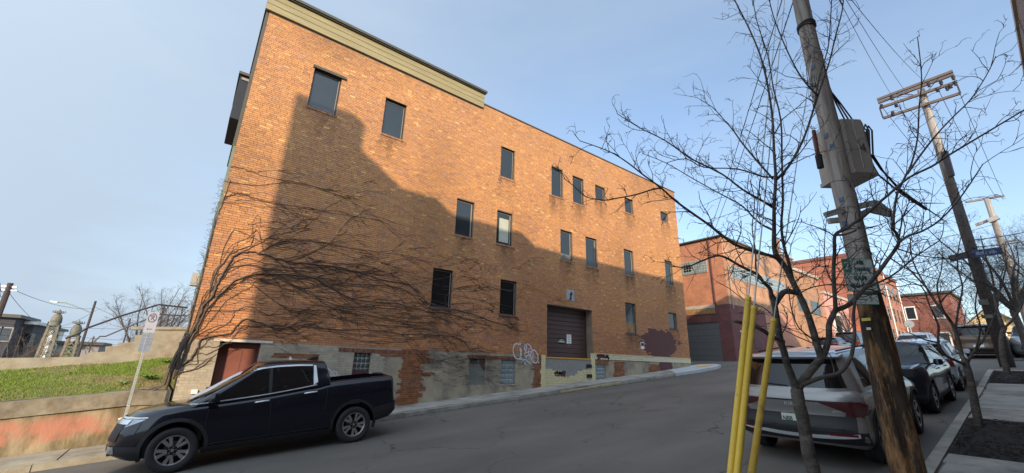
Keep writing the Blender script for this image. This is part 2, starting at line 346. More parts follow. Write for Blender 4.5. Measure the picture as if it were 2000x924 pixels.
while x < 21:
    x1 = x+random.choice([1.8, 2.0, 2.4]); yel = 11 < x < 15.5
    slab('curb_stone', x+.006, x1-.006, 12.40+random.uniform(0, .02), 12.55, .13+random.uniform(-.03, .012)-(.05 if yel else 0), M_ycurb if yel else (M_conc if x < 0 else M_curb), wk, th=.3); x = x1
# pale new corner ramp with yellow tactile plate
M_ramp = mat('new_concrete', (.42, .44, .45), rough=.85, var=.06, bump=.2)
rp_ = [(19.9, 12.30), (22.0, 12.15), (24.0, 12.25), (25.2, 12.6), (25.7, 13.2), (25.3, 13.9), (24.2, 14.1), (24.0, 13.79), (21.5, 13.6)]
mbr = MB(); V = [(a, b, G(a)+.143) for a, b in rp_]+[(a, b, G(a)-.05) for a, b in rp_]; n = len(rp_)
mbr.add(V, [tuple(range(n))]+[(i, i+n, (i+1) % n+n, (i+1) % n) for i in range(n)])
o = mbr.build('corner_ramp', M_ramp, wk, fix=True)
mb = MB()
for i in range(4):
    xa = 23.6+i*.33; mb.add([(xa, 12.75, G(xa)+.150), (xa+.32, 12.75, G(xa+.32)+.150), (xa+.32, 13.35, G(xa+.32)+.150), (xa, 13.35, G(xa)+.150)], [(0, 1, 2, 3)])
    for j in range(6):
        for k in range(3): mb.lathe([(.022, .149), (.018, .159), (0, .161)], (xa+.06+k*.1, 12.8+j*.1, G(xa+.06+k*.1)), n=6)
mb.build('tactile_plate', mat('tactile_yellow', (.62, .42, .06), rough=.7, bump=.1), wk)
# near walk with tree pits
def pitside(x): return cy(x)+.14
nw = strip('near_sidewalk', [x for x in np.arange(-12, 25, 1)]+[25.4], lambda x: cy(x)+.0-2.9, lambda x: cy(x)-.15, .09, M_walk)
PITS = [(2.2, 4.3), (9.45, 13.1), (20.4, 25.0)]
bounds = [-12]
x = -12
while x < 25.3:
    x1 = min(x+1.52, 25.4)
    for a, b in PITS:
        if x < a < x1: x1 = a
        if x < b < x1: x1 = b
    if x1-x > .05:
        inpit = any(a-1e-6 <= x and x1 <= b+1e-6 for a, b in PITS)
        ym = cy(x)-.16; top = ym-.82 if inpit else ym
        ys = top-(.9 if inpit else 1.0)
        for ya, yb in ((ys, top), (-1.38, ys)):
            slab('sidewalk_slab', x+.007, x1-.007, ya+.006, yb-.006, .13+random.uniform(-.003, .003), M_walk, nw)
    x = x1
x = -12.0
while x < 25.3:
    x1 = min(x+2.1, 25.4)
    a = G(x)+.14; b = G(x1)+.14
    V = [(x+.005, cy(x)-.155, a-.3), (x1-.005, cy(x1)-.155, b-.3), (x1-.005, cy(x1), b-.3), (x+.005, cy(x), a-.3), (x+.005, cy(x)-.155, a), (x1-.005, cy(x1)-.155, b), (x1-.005, cy(x1)-.01, b), (x+.005, cy(x)-.01, a)]
    MB().add(V, [(0, 3, 2, 1), (4, 5, 6, 7), (0, 1, 5, 4), (1, 2, 6, 5), (2, 3, 7, 6), (3, 0, 4, 7)]).build('curb_stone', M_curb, nw); x = x1
for a, b in PITS:
    nx, ny = 40, 12; V = []; F = []
    for i in range(nx+1):
        for j in range(ny+1):
            xx = lerp(a, b, i/nx); yy = lerp(cy(xx)-1.05, cy(xx)-.17, j/ny); V.append((xx, yy, G(xx)+.105+random.uniform(-.012, .022)+.03*math.sin(math.pi*i/nx)*math.sin(math.pi*j/ny)))
    for i in range(nx):
        for j in range(ny): q = i*(ny+1)+j; F.append((q, q+ny+1, q+ny+2, q+1))
    mb = MB().add(V, F)
    for _ in range(500):
        xx = random.uniform(a+.05, b-.05); yy = cy(xx)-random.uniform(.2, 1.0); z = G(xx)+.135; an = random.uniform(0, 6.28); l = random.uniform(.012, .035)
        p = Vector((xx, yy, z)); d = Vector((math.cos(an), math.sin(an), random.uniform(-.2, .4)))*l; mb.bar(p-d, p+d, .012, .006)
    tag(mb.build('mulch_bed', M_mulch), kind='stuff')
# loose leaf litter and gravel in the far gutter
mb = MB()
for _ in range(700):
    xx = random.uniform(4, 22); yy = 12.38-abs(random.gauss(0, .10)); an = random.uniform(0, 6.28); l = random.uniform(.008, .03)
    p = Vector((xx, yy, G(xx)+.008)); d = Vector((math.cos(an), math.sin(an), .1))*l; mb.bar(p-d, p+d, l, .006)
tag(mb.build('gutter_litter', mat('litter', (.09, .07, .05), rough=1, bump=0)), kind='stuff')

# ================================================================== left side: retaining wall, grass bank, steps
t = empty('retaining_wall', 'low stained concrete retaining wall with faded pink paint patches below the grass bank', 'wall', (-6, 13.8, -2.4))
def wx(p): return (p[0]+6, p[1]-13.8, p[2]+2.4)
def ztop(x): return -.84+.03*min(x+.7, 0)*3.4 if x > -3 else -.84-.235+.06*(x+3)
def wallsheet(name, x0, x1, n, yf, yb, zb, zt, m, jit=.012):
    mb = MB(); V = []; F = []
    for i in range(n+1):
        x = lerp(x0, x1, i/n); j = [random.uniform(-jit, jit) for _ in range(3)]
        V += [wx((x, yf+j[0], zb(x))), wx((x, yf+j[1], zt(x))), wx((x, yb, zt(x)+j[2]*.5)), wx((x, yb, zb(x)))]
    for i in range(n):
        a = i*4; F += [(a, a+4, a+5, a+1), (a+1, a+5, a+6, a+2), (a+2, a+6, a+7, a+3)]
    F += [(0, 1, 2, 3), (n*4+3, n*4+2, n*4+1, n*4)]
    return mb.add(V, F).build(name, m, t)
def wallpaint():
    m = mat('stained_wall', (.29, .23, .145), rough=.95, var=.35, scale=3.0, bump=.9, bscale=18, stretch=(1.4, 1, .55), c2=(.15, .115, .06), c2scale=1.9)
    t_ = m.node_tree; L = t_.links.new; b = t_.nodes['Principled BSDF']; src = b.inputs['Base Color'].links[0].from_socket
    co = N(t_, 'ShaderNodeTexCoord'); sp = N(t_, 'ShaderNodeSeparateXYZ'); L(co.outputs['Object'], sp.inputs[0])
    sl = N(t_, 'ShaderNodeMath', operation='MULTIPLY_ADD'); sl.inputs[1].default_value = -.085; L(sp.outputs['X'], sl.inputs[0]); L(sp.outputs['Z'], sl.inputs[2])
    nw_ = N(t_, 'ShaderNodeTexNoise'); nw_.inputs['Scale'].default_value = 1.6; nw_.inputs['Detail'].default_value = 5; L(co.outputs['Object'], nw_.inputs['Vector'])
    ds = N(t_, 'ShaderNodeMath', operation='MULTIPLY_ADD'); ds.inputs[1].default_value = .35; L(nw_.outputs['Fac'], ds.inputs[0]); L(sl.outputs[0], ds.inputs[2])
    # height band of the old paint: about a quarter to three quarters of a metre above the walk
    lo = N(t_, 'ShaderNodeMapRange'); lo.inputs['From Min'].default_value = .33; lo.inputs['From Max'].default_value = .42; L(ds.outputs[0], lo.inputs['Value'])
    hi = N(t_, 'ShaderNodeMapRange'); hi.inputs['From Min'].default_value = .90; hi.inputs['From Max'].default_value = .74; L(ds.outputs[0], hi.inputs['Value'])
    pn = N(t_, 'ShaderNodeTexNoise'); pn.inputs['Scale'].default_value = 1.05; pn.inputs['Detail'].default_value = 6; pn.inputs['Roughness'].default_value = .6; L(co.outputs['Object'], pn.inputs['Vector'])
    pr_ = N(t_, 'ShaderNodeMapRange'); pr_.inputs['From Min'].default_value = .42; pr_.inputs['From Max'].default_value = .56; pr_.inputs['To Min'].default_value = .12; pr_.inputs['To Max'].default_value = .85; L(pn.outputs['Fac'], pr_.inputs['Value'])
    m1 = N(t_, 'ShaderNodeMath', operation='MULTIPLY'); m2 = N(t_, 'ShaderNodeMath', operation='MULTIPLY'); L(lo.outputs[0], m1.inputs[0]); L(hi.outputs[0], m1.inputs[1]); L(m1.outputs[0], m2.inputs[0]); L(pr_.outputs[0], m2.inputs[1])
    mm = N(t_, 'ShaderNodeMix', data_type='RGBA'); L(m2.outputs[0], mm.inputs['Factor']); L(src, mm.inputs['A']); mm.inputs['B'].default_value = (.44, .17, .115, 1); L(mm.outputs['Result'], b.inputs['Base Color'])
    return m
zc = lambda x: ztop(x)-.32
wallsheet('wall_face', -22, .02, 60, 13.84, 14.3, lambda x: G(x)-.2, zc, wallpaint())
wallsheet('cap', -22, -.0, 60, 13.78, 14.32, lambda x: zc(x)+.003, lambda x: ztop(x), mat('cap_concrete', (.22, .19, .14), rough=.95, var=.3, scale=3, bump=.8, bscale=20, c2=(.15, .12, .08), c2scale=2.2), .006)
# soil and grass
def gz(x, y):      # bank surface
    k = min(max((y-14.2)/2.6, 0), 1); return lerp(ztop(x)-.03, -.12+.115*(x+.3) if x > -4 else -.55+.03*(x+4), k**.85)+.02*math.sin(x*3.1+y*2)
V = []; F = []; nx, ny = 80, 12
for i in range(nx+1):
    for j in range(ny+1): xx = lerp(-22, .03, i/nx); yy = lerp(14.25, 17.2, j/ny); V.append((xx, yy, gz(xx, yy)))
for i in range(nx):
    for j in range(ny): q = i*(ny+1)+j; F.append((q, q+ny+1, q+ny+2, q+1))
o = MB().add(V, F).build('grass_bank', mat('bank_soil', (.11, .115, .035), rough=1, var=.3, scale=3, bump=.5, c2=(.19, .14, .08), c2scale=1.1, c2lo=.5, c2hi=.62), smooth=True); o['kind'] = 'structure'
V = []; F = []; C = []; k = 0
def gn(x, y): return math.sin(x*1.9+1.3*math.sin(y*2.1))*math.sin(y*1.7+x*.9)
for _ in range(60000):
    xx = -random.random()**1.3*9+.0; yy = random.uniform(14.3, 16.9)
    dry = gn(xx, yy) > .05 or (yy < 14.9 and random.random() < .6)
    if dry and random.random() < .55: continue
    z = gz(xx, yy)-.005; an = random.uniform(0, 6.28); h = random.uniform(.03, .075)*(.7 if dry else 1); w = random.uniform(.004, .008)
    dx, dy = math.cos(an)*w, math.sin(an)*w; lx, ly = random.gauss(0, .03), random.gauss(0, .03)
    V += [(xx-dx, yy-dy, z), (xx+dx, yy+dy, z), (xx+lx, yy+ly, z+h)]; F.append((k, k+1, k+2)); k += 3
    g = random.random(); C.append((.27+.09*g, .215+.07*g, .09) if dry and random.random() < .6 else (.13+.09*g, .20+.10*g, .028+.012*g))
o = mk('grass', V, F, mat('grass_blade', 'attr', rough=.8, var=.1, bump=0), fcol=C); o['kind'] = 'stuff'
# broad-leaved clump beside the trunk of the vine
def leafplant(cx, cyy, n, L0, label):
    t = empty('broadleaf_plant', label, 'plant', (cx, cyy, gz(cx, cyy)))
    mb = MB()
    for i in range(n):
        a = random.uniform(0, 6.28); l = random.uniform(.6, 1)*L0; d = Vector((math.cos(a), math.sin(a), 0)); s = Vector((-math.sin(a), math.cos(a), 0)); w = l*.12; V = []
        for q in range(6):
            u = q/5; p = d*l*u*.8+Vector((0, 0, l*(1.1*u-.75*u*u))); ww = w*math.sin(math.pi*min(u*.9+.08, 1))
            V += [p-s*ww+Vector((0, 0, ww*.4)), p, p+s*ww+Vector((0, 0, ww*.4))]
        F = []
        for q in range(5): b = q*3; F += [(b, b+1, b+4, b+3), (b+1, b+2, b+5, b+4)]
        mb.add(V, F)
    mb.build('leaves', mat('broad_leaf', (.13, .27, .045), rough=.55, var=.25, scale=8, bump=0), t, smooth=True)
leafplant(-.55, 14.85, 34, .32, 'clump of bright green broad leaves on the grass beside the vine trunk')
leafplant(-1.0, 14.6, 16, .2, 'small low clump of green leaves left of the larger leafy clump on the bank')
leafplant(-.3, 16.3, 30, .22, 'leafy green tuft at the top of the bank against the stepped wall')
# stepped concrete stair wall
YS = 17.0
t = empty('stair_wall', 'stepped pale concrete stair wall climbing behind the grass bank to the brick building', 'wall', (-10, YS, -2))
pts = [(-160, 703), (0, 699.5), (170, 697), (171, 689), (205, 687), (206, 677), (230, 675), (231, 670), (262, 668), (263, 655), (290, 652.5), (291, 646), (355, 643.5)]
q = [onY(x, y, YS) for x, y in pts]; poly = [(p.x+10, p.z+2) for p in q]; poly[-1] = (10.05, poly[-1][1]); poly += [(10.05, .0), (poly[0][0], .0)]
MB().prism(poly, 0, .32).build('wall_face', M_conc, t, fix=True)
MB().prism([(a, b) for a, b in [(poly[-4][0]-.42, poly[-4][1]+.002), (10.04, poly[-3][1]+.002), (10.04, poly[-3][1]+.09), (poly[-4][0]-.42, poly[-4][1]+.09)]], -.05, .36).build('coping', M_conc, t, fix=True)
# wrought-iron railing on the stair
t = empty('stair_railing', 'thin wrought iron handrail with scrolls beside the concrete steps', 'railing', (-.2, YS+.5, .8))
def rel(p): return Vector(p)-t.location
YR = YS+.5
mb = MB(); mb.tube([rel(onY(x, y, YR)) for x, y in [(128, 661), (150, 653), (170, 641), (240, 616), (310, 595), (367, 601)]], .028, 6); mb.build('top_rail', M_iron, t)
mb = MB(); mb.tube([rel(onY(x, y, YR)) for x, y in [(183, 668), (195, 657), (206, 657), (280, 626), (312, 614), (364, 617)]], .022, 6); mb.build('lower_rail', M_iron, t)
for bx, bt, bb in ((320, 597, 645), (330, 615, 646), (356, 600, 646), (182, 659, 690)):
    p0 = onY(bx-8, bb, YR); p1 = onY(bx, bt, YR); p0.x = p1.x = (p0.x+p1.x)/2
    mb = MB(); mb.bar(rel(p0), rel(p1), .03, .03)
    for k in range(3):
        zc_ = lerp(p0.z, p1.z, .2+.3*k)
        for sgn in (-1, 1):
            sp = [Vector((p0.x+sgn*(.03+.07*math.sin(a*.9)*(1-a/7)), YR, zc_+.05*a-.12)) for a in np.linspace(0, 5, 10)]
            mb.tube([rel(s) for s in sp], .008, 4, cap=False)
    mb.build('post', M_iron, t)
mb = MB()
for bx in (312, 322, 340, 350):
    c = onY(bx, 603, YR); mb.tube([rel(c+Vector((.09*(1-a/9)*math.cos(a), 0, .09*(1-a/9)*math.sin(a)))) for a in np.linspace(0, 8, 22)], .008, 4, cap=False)
mb.build('scroll', M_iron, t)

# ================================================================== the brick building
BX0, BX1, BZT, BZL = .06, 24.0, 11.29, 11.75
bld = empty('brick_building', 'large orange and brown brick warehouse with olive board fascia and dark windows on the hill', 'building', (12, FY, -1))
BO = Vector((12, FY, -1))
def bl(x, y, z): return (x-12, y-FY, z+1)
def px_rect(tl, tr, b_l, br, Y=FY):
    a, b, c, d = [onY(*p, Y) for p in (tl, tr, b_l, br)]
    return ((a.x+c.x)/2, (b.x+d.x)/2, (c.z+d.z)/2, (a.z+b.z)/2)
WIN = [((614, 134), (668, 153), (601, 206), (656, 226)), ((754, 192), (794, 207), (744, 261), (787, 271)), ((979, 286), (1006, 295), (977, 346), (1004, 350)),
 ((1077, 325), (1100, 333), (1077, 382), (1099, 385)), ((1118, 343), (1140, 351), (1119, 396), (1140, 399)), ((1162, 361), (1181, 368), (1163, 390), (1182, 394)),
 ((1219, 385), (1236, 391), (1221, 414), (1237, 418)), ((1289, 413), (1304, 418), (1291, 431), (1305, 435)),
 ((893, 387), (927, 397), (888, 458), (923, 463)), ((971, 410), (1001, 419), (969, 475), (1000, 480)), ((1095, 448), (1118, 455), (1094, 506), (1118, 509)),
 ((1143, 461), (1165, 468), (1145, 519), (1167, 523)), ((1217, 486), (1236, 491), (1221, 536), (1239, 539)), ((1298, 508), (1313, 512), (1301, 555), (1315, 558)),
 ((846, 523), (886, 529), (841, 598), (880, 603)), ((977, 546), (1009, 550), (976, 613), (1008, 617)), ((1220, 591), (1241, 594), (1224, 650), (1244, 652)), ((1305, 610), (1321, 613), (1308, 641), (1323, 643))]
OPEN = []
for w in WIN: x0, x1, z0, z1 = px_rect(*w); OPEN.append([x0, x1, z0, z1, .13, 'win'])
OPEN.append([.77, 1.74, -1.75, .385, .36, 'door'])
gb1 = px_rect((691, 688), (725, 690), (687, 742), (720, 742)); OPEN.append([gb1[0], gb1[1], gb1[2]-.05, gb1[3], .12, 'gb1'])
gb2 = px_rect((917, 700), (949, 701), (914, 752), (946, 752)); OPEN.append([*gb2, .12, 'gb2'])
gb3 = px_rect((978, 702), (1008, 703), (977, 751), (1006, 750)); OPEN.append([*gb3, .12, 'gb3'])
gb4 = px_rect((1165, 712), (1184, 712), (1164, 740), (1184, 740)); OPEN.append([*gb4, .12, 'gb4'])
OPEN.append([12.54, 15.5, .36, 2.62, .46, 'roll'])
# wall core with recessed openings
def walltop(x): return 11.03 if x < 8.6 else BZT
mbw = MB()
XC = sorted({BX0, BX1, 8.62}|{round(v, 4) for o in OPEN for v in o[:2]}); ZC = sorted({-3.2, .41, 11.03, BZT}|{round(v, 4) for o in OPEN for v in o[2:4]})
for i in range(len(XC)-1):
    for j in range(len(ZC)-1):
        x0, x1, z0, z1 = XC[i], XC[i+1], ZC[j], ZC[j+1]; xm, zm = (x0+x1)/2, (z0+z1)/2
        if any(o[0]-1e-4 < xm < o[1]+1e-4 and o[2] < zm < o[3] for o in OPEN): continue
        low = zm < .41
        mbw.add([bl(x0, FY, z0), bl(x1, FY, z0), bl(x1, FY, z1), bl(x0, FY, z1)], [(0, 1, 2, 3)], 1 if low else 0)
for x0, x1, z0, z1, d, kd in OPEN:
    mi = 0 if z0 > .3 else 1
    V = [bl(x, y, z) for y in (FY, FY+d) for x, z in ((x0, z0), (x1, z0), (x1, z1), (x0, z1))]
    mbw.add(V, [(i, (i+1) % 4, (i+1) % 4+4, i+4) for i in range(4)], mi)
DEP = 15.0
for (a, b) in (((BX0, FY), (BX0, FY+DEP)), ((BX0, FY+DEP), (BX1, FY+DEP)), ((BX1, FY+DEP), (BX1, FY))):
    mbw.add([bl(*a, -3.2), bl(*b, -3.2), bl(*b, BZT), bl(*a, BZT)], [(0, 1, 2, 3)], 2)
mbw.add([bl(BX0, FY, BZT), bl(BX1, FY, BZT), bl(BX1, FY+DEP, BZT), bl(BX0, FY+DEP, BZT)], [(0, 1, 2, 3)], 3)
M_side = brickmat('side_brick', (.26, .13, .07), (.18, .09, .055), (.2, .16, .12), axis='Y')
mbw.build('wall', [M_mortar, M_parge, M_side, M_black], bld)
# --- bricks: real pieces proud of the mortar
PAL = np.array([(.46, .25, .125), (.42, .225, .12), (.38, .205, .125), (.36, .20, .14), (.52, .33, .16), (.45, .24, .105), (.29, .16, .115), (.60, .42, .22), (.40, .25, .17)])*np.array((1.18, 1.04, .82))
PAL = PAL.mean(0)+(PAL-PAL.mean(0))*.74
PW = np.array([.22, .22, .17, .12, .04, .12, .05, .015, .045])
PWlow = np.array([.12, .22, .22, .17, .02, .10, .10, .005, .045])
def jag(x, z, s): return math.sin(x*4.3+s)*.09+math.sin(z*11+x*2+s)*.06+math.sin(x*9.7+z*7)*.04
PATCH = [(21.05, 1.35, 1.9, .78)]                                 # over-painted area on the right: cx, cz, rx, rz
def g0(x): return G(x)+.13
RAW = [(5.95, 6.75, -1.7, .41), (5.2, 6.9, .12, .41), (6.0, 7.1, -.05, .12), (6.0, 7.15, -.5, -.32), (6.0, 6.9, -.95, -.75), (11.75, 12.2, -1.2, .12), (11.9, 12.22, -1.2, .41), (16.95, 17.75, -.6, .25), (15.55, 16.6, .05, .33), (19.9, 20.9, -.4, .22), (2.0, 3.3, .0, .15)]
def lowtype(x, z):
    if 12.22 < x < 15.5 and z < .33: return 'yellow' if z < -.18+.18*math.sin(x*1.7)+jag(x, z, 1)*.6 else 'grey'
    if x >= 15.5 and z > .335 and z < .62: return 'band'
    for a, b, c, d in RAW:
        if a < x < b and c < z < d: return 'raw'
    if x < 5.3: return 'beige'
    return None
BV = []; BF = []; BC = []; SING = []
CH = .0677; BLN = .2032
row = 0; z = .41-CH*40
rng = random.Random(3)
SHF = {}
def vn(x, z, sd):
    def h(i, j): return ((math.sin(i*127.1+j*311.7+sd*74.7)*43758.5453) % 1)
    i, j = math.floor(x), math.floor(z); u, v = x-i, z-j; u = u*u*(3-2*u); v = v*v*(3-2*v)
    return lerp(lerp(h(i, j), h(i+1, j), u), lerp(h(i, j+1), h(i+1, j+1), u), v)
LIGHT = [0, 1, 4, 5, 7]; MAUV = [2, 3, 6, 8]
def brick_color(x, z, raw=True):
    for cx_, cz_, rx_, rz_ in PATCH:
        if ((x-cx_)/rx_)**2+((z-cz_)/rz_)**2 < 1+jag(x, z, 2)*1.6+rng.uniform(-.25, .12): return (.125+rng.uniform(-.012, .015), .055, .052)
    p = PW if z > 3.0 else PWlow
    i = int(RNG.choice(9, p=p)); nv = vn(x*.9, z*1.6, 1)*.6+vn(x*2.6, z*4.2, 2)*.4
    if nv > .56 and i in (4, 7) and rng.random() < .6: i = 1
    if nv > .60 and i in (0, 1, 5) and rng.random() < .4: i = rng.choice(MAUV[:2]+[8])
    if nv < .38 and i in MAUV and rng.random() < .45: i = rng.choice([0, 1, 5])
    c = PAL[i]*rng.uniform(.92, 1.07)
    c = c*lerp(1.0, .80, min(max((vn(x*.45, z*.35, 5)-.45)*2.2, 0), 1))
    for o in OPEN[:18]:        # soot washed down below the sills
        if o[0]-.1 < x < o[1]+.1 and o[2]-1.3 < z < o[2]-.03:
            c = c*(1-.65*max(0, 1-(o[2]-z)/1.3)*vn(x*9, z*.8, 7)*1.3)
    if z > 10.2: c = c*(1-.12*vn(x*3, z, 9))
    if z < 5.5: c = c*np.array((1, lerp(.88, 1, max(z, 0)/5.5), lerp(.90, 1, max(z, 0)/5.5)))  # redder towards the base: tone of the shaded wall put into colour
    if z < 1.6 and x > .5: c = c*(.84+.16*vn(x*2, z*3, 12))
    # soot and water streaks below sills
    return tuple(c)
while z < BZT-.03:
    z0, z1 = z+.0045, z+CH-.0045; zm = z+CH/2
    off = (row % 2)*BLN/2+rng.choice([0, 0, 0, .05, -.04])
    x = BX0-off
    while x < BX1:
        ln = BLN if rng.random() > .09 else BLN/2
        a, b = max(x+.004, BX0), min(x+ln-.004, BX1); x += ln
        if b-a < .02: continue
        xm = (a+b)/2
        if z1 > walltop(xm): continue
        if z1 < g0(xm)-.14: continue
        segs = [(a, b)]
        for o in OPEN:
            if o[2]-.001 < z1-.004 and o[3]+.001 > z0+.004:
                ns = []
                for s0, s1 in segs:
                    if s1 <= o[0] or s0 >= o[1]: ns.append((s0, s1)); continue
                    if s0 < o[0]-.015: ns.append((s0, o[0]-.002))
                    if s1 > o[1]+.015: ns.append((o[1]+.002, s1))
                segs = ns
        for s0, s1 in segs:
            pr = .011+rng.uniform(-.002, .0025)
            if zm < .41 or (xm > 15.5 and zm < .62):
                ty = lowtype(xm, zm)
                if ty is None and zm < .41: continue
                if ty == 'beige': c = tuple(np.array((.40, .345, .265))*rng.uniform(.88, 1.08)*(.85+.2*vn(xm*1.5, zm*2.5, 3))); pr = .006
                elif ty == 'yellow': c = (.64+rng.uniform(-.05, .03), .56+rng.uniform(-.05, .03), .33+rng.uniform(-.04, .03)); pr = .03
                elif ty == 'grey': c = (.29, .28, .26); pr = .024
                elif ty == 'band': c = (.66, .60, .42); pr = .03
                elif ty == 'raw': i = int(RNG.choice(9, p=PWlow)); c = tuple(PAL[i]*rng.uniform(.40, .66)*np.array((.95, .75, .74))); pr = .012
                else: c = brick_color(xm, zm)
            else: c = brick_color(xm, zm)
            SING.append((s0, s1, z0, z1, pr, c))
    z += CH; row += 1
camd = np.array([[(s[0]+s[1])/2, FY, (s[2]+s[3])/2] for s in SING]); dep = camd@np.array(CF); 
upx = camd@np.array(CR)/dep*FPX+1000; upy = 462-camd@np.array(CU)/dep*FPX
area = np.array([s[1]-s[0] for s in SING])*FY/dep**3
area[(upx < 0) | (upy < 3)] = 0
for k, s in enumerate(SING):               # those low behind the pickup are hidden
    if upy[k] > 712 and upx[k] > 350 and upx[k] < 780: area[k] = 0
    if s[3]-s[2] < .05 or s[1]-s[0] < .19: area[k] = 0
order = set(np.argsort(-area)[:300].tolist())
unit = MB().box((-.5, 0, -.5), (.5, 1, .5)); unit.f.pop(3); 
ume = None
for k, (a, b, c0, c1, pr, c) in enumerate(SING):
    if k in order:
        if ume is None:
            o = unit.build('brick', M_brickobj, bld); ume = o.data
        else:
            o = bpy.data.objects.new('brick', ume); COL.objects.link(o); o.parent = bld
        o.location = bl((a+b)/2, FY-pr, (c0+c1)/2); o.scale = (b-a, pr+.004, c1-c0); o.color = (*c, 1)
    else:
        n = len(BV); y0 = -pr; j = rng.uniform(-.0012, .0012)
        for X, Y, Z in ((a, y0+j, c0), (b, y0-j, c0), (b, y0-j, c1), (a, y0+j, c1), (a, .004, c0), (b, .004, c0), (b, .004, c1), (a, .004, c1)): BV.append((X-12, Y, Z+1))
        BF += [(n, n+1, n+2, n+3), (n, n+4, n+5, n+1), (n+1, n+5, n+6, n+2), (n+2, n+6, n+7, n+3), (n+3, n+7, n+4, n)]; BC += [c]*5
o = mk('brickwork', BV, BF, M_brick, bld, fcol=BC); o['kind'] = 'stuff'
# soldier courses over the basement windows
mb = MB()
for (xa, xb, zc_) in ((gb1[0]-.5, gb1[1]+1.9, gb1[3]+.005), (gb2[0]-.1, gb2[1]+.5, gb2[3]+.005), (gb3[0]-.25, gb3[1]+.12, gb3[3]+.005)):
    x = xa
    while x < xb:
        c = tuple(np.array((.20, .075, .045))*rng.uniform(.6, 1.3)); mb.box(bl(x+.004, FY-.016, zc_), bl(x+.062, FY+.004, zc_+.12), 0, c); x += .0677
mb.build('soldier_course', M_brick, bld)['kind'] = 'stuff'
# concrete lintels
MB().box(bl(.62, FY-.03, .39), bl(2.02, FY+.1, .455)).build('lintel', mat('pale_lintel', (.55, .52, .45), rough=.9, var=.2, bump=.3), bld)
MB().box(bl(gb1[0]-.55, FY-.014, .335), bl(gb1[1]+1.0, FY+.02, .405)).build('lintel', M_parge, bld)
# --- windows
def window(i, o):
    x0, x1, z0, z1, d, kd = o; y = FY+.075; fw = .045
    mb = MB()
    for a, b in (((x0, z0), (x0+fw, z1)), ((x1-fw, z0), (x1, z1)), ((x0+fw, z0), (x1-fw, z0+fw)), ((x0+fw, z1-fw), (x1-fw, z1))):
        mb.box(bl(a[0], y, a[1]), bl(b[0], y+.05, b[1]))
    fr = mb.build('window', M_frame, bld)
    if True:
        mb = MB(); mb.box(bl(x1-fw-(.05 if i in (8, 9, 10, 11, 12) else .022), y+.012, z0+fw), bl(x1-fw-.004, y+.045, z1-fw)); mb.box(bl(x0+fw+.004, y+.015, z1-fw-.02), bl(x1-fw-.055, y+.04, z1-fw-.004)); mb.build('inner_frame', M_lightframe, fr)
    dark = i in (14, 15)
    MB().box(bl(x0+fw, y+.028, z0+fw), bl(x1-fw, y+.034, z1-fw)).build('pane', M_darkglass if dark else M_glass, fr)
    if i == 0:
        MB().box(bl(x0-.06, FY-.07, z1), bl(x1+.14, FY+.05, z1+.10)).build('hood', M_olived, fr)
        MB().tube([bl(x0+.15, FY-.03, z0+.02), bl(x0+.5, FY-.02, z0+.05), bl(x1-.08, FY-.03, z0-.0)], .012, 5).build('loose_strip', M_lightframe, fr)
    if i in (1,):
        MB().box(bl(x0-.02, FY-.03, z1), bl(x1+.02, FY+.05, z1+.03)).build('hood', M_olived, fr)
    if i == 9: MB().box(bl(x0+.2, y+.02, z0+.12), bl(x1-.14, y+.026, z1-.28)).build('blind', mat('pale_blind', (.42, .44, .36), rough=.8, var=.15, scale=2), fr)
    if i in (16, 10): MB().box(bl(x0+fw+.01, y+.02, z0+fw), bl(x1-fw-.02, y+.026, z0+(.55 if i == 16 else .3))).build('blind', mat('amber_blind' if i == 16 else 'grey_blind', (.30, .17, .07) if i == 16 else (.2, .2, .18), rough=.8, var=.5, scale=4), fr)
    # brick-on-edge sill, sloping out
    mb = MB(); x = x0-.02; n = max(int((x1-x0+.04)/.0677), 3); st = (x1-x0+.04)/n
    for k in range(n):
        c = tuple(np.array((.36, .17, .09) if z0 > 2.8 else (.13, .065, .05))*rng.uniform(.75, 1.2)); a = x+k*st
        mb.add([bl(a+.003, FY-.035, z0-.085), bl(a+st-.003, FY-.035, z0-.085), bl(a+st-.003, FY-.035, z0-.03), bl(a+.003, FY-.035, z0-.03), bl(a+.003, FY+.075, z0-.085), bl(a+st-.003, FY+.075, z0-.085), bl(a+st-.003, FY+.075, z0-.001), bl(a+.003, FY+.075, z0-.001)], [(0, 1, 2, 3), (3, 2, 6, 7), (0, 4, 5, 1), (0, 3, 7, 4), (1, 5, 6, 2)], 0, c)
    mb.build('sill', M_brick, fr)
    return fr
for i, o in enumerate(OPEN[:18]): window(i, o)
f15 = OPEN[15]; MB().box(bl(f15[0]+.04, FY+.07, f15[3]-.42), bl(f15[1]-.04, FY+.12, f15[3]-.38)).build('transom', M_frame, bld)
# recessed maroon door behind the pickup
o = OPEN[18]; dr = MB().box(bl(.77, FY+.34, -1.75), bl(1.74, FY+.38, .385)).build('door', M_doormar, bld)
mb = MB(); mb.box(bl(.77, FY+.24, -1.75), bl(.81, FY+.34, .385)).box(bl(1.69, FY+.20, -1.75), bl(1.74, FY+.34, .385)).box(bl(.81, FY+.22, .34), bl(1.69, FY+.34, .385)); mb.build('door_frame', M_maroon, dr)
mb = MB(); mb.box(bl(1.02, FY+.334, -1.2), bl(1.03, FY+.34, .2)).box(bl(1.35, FY+.334, -1.2), bl(1.36, FY+.34, .2)); mb.build('panel_seam', M_maroon, dr)
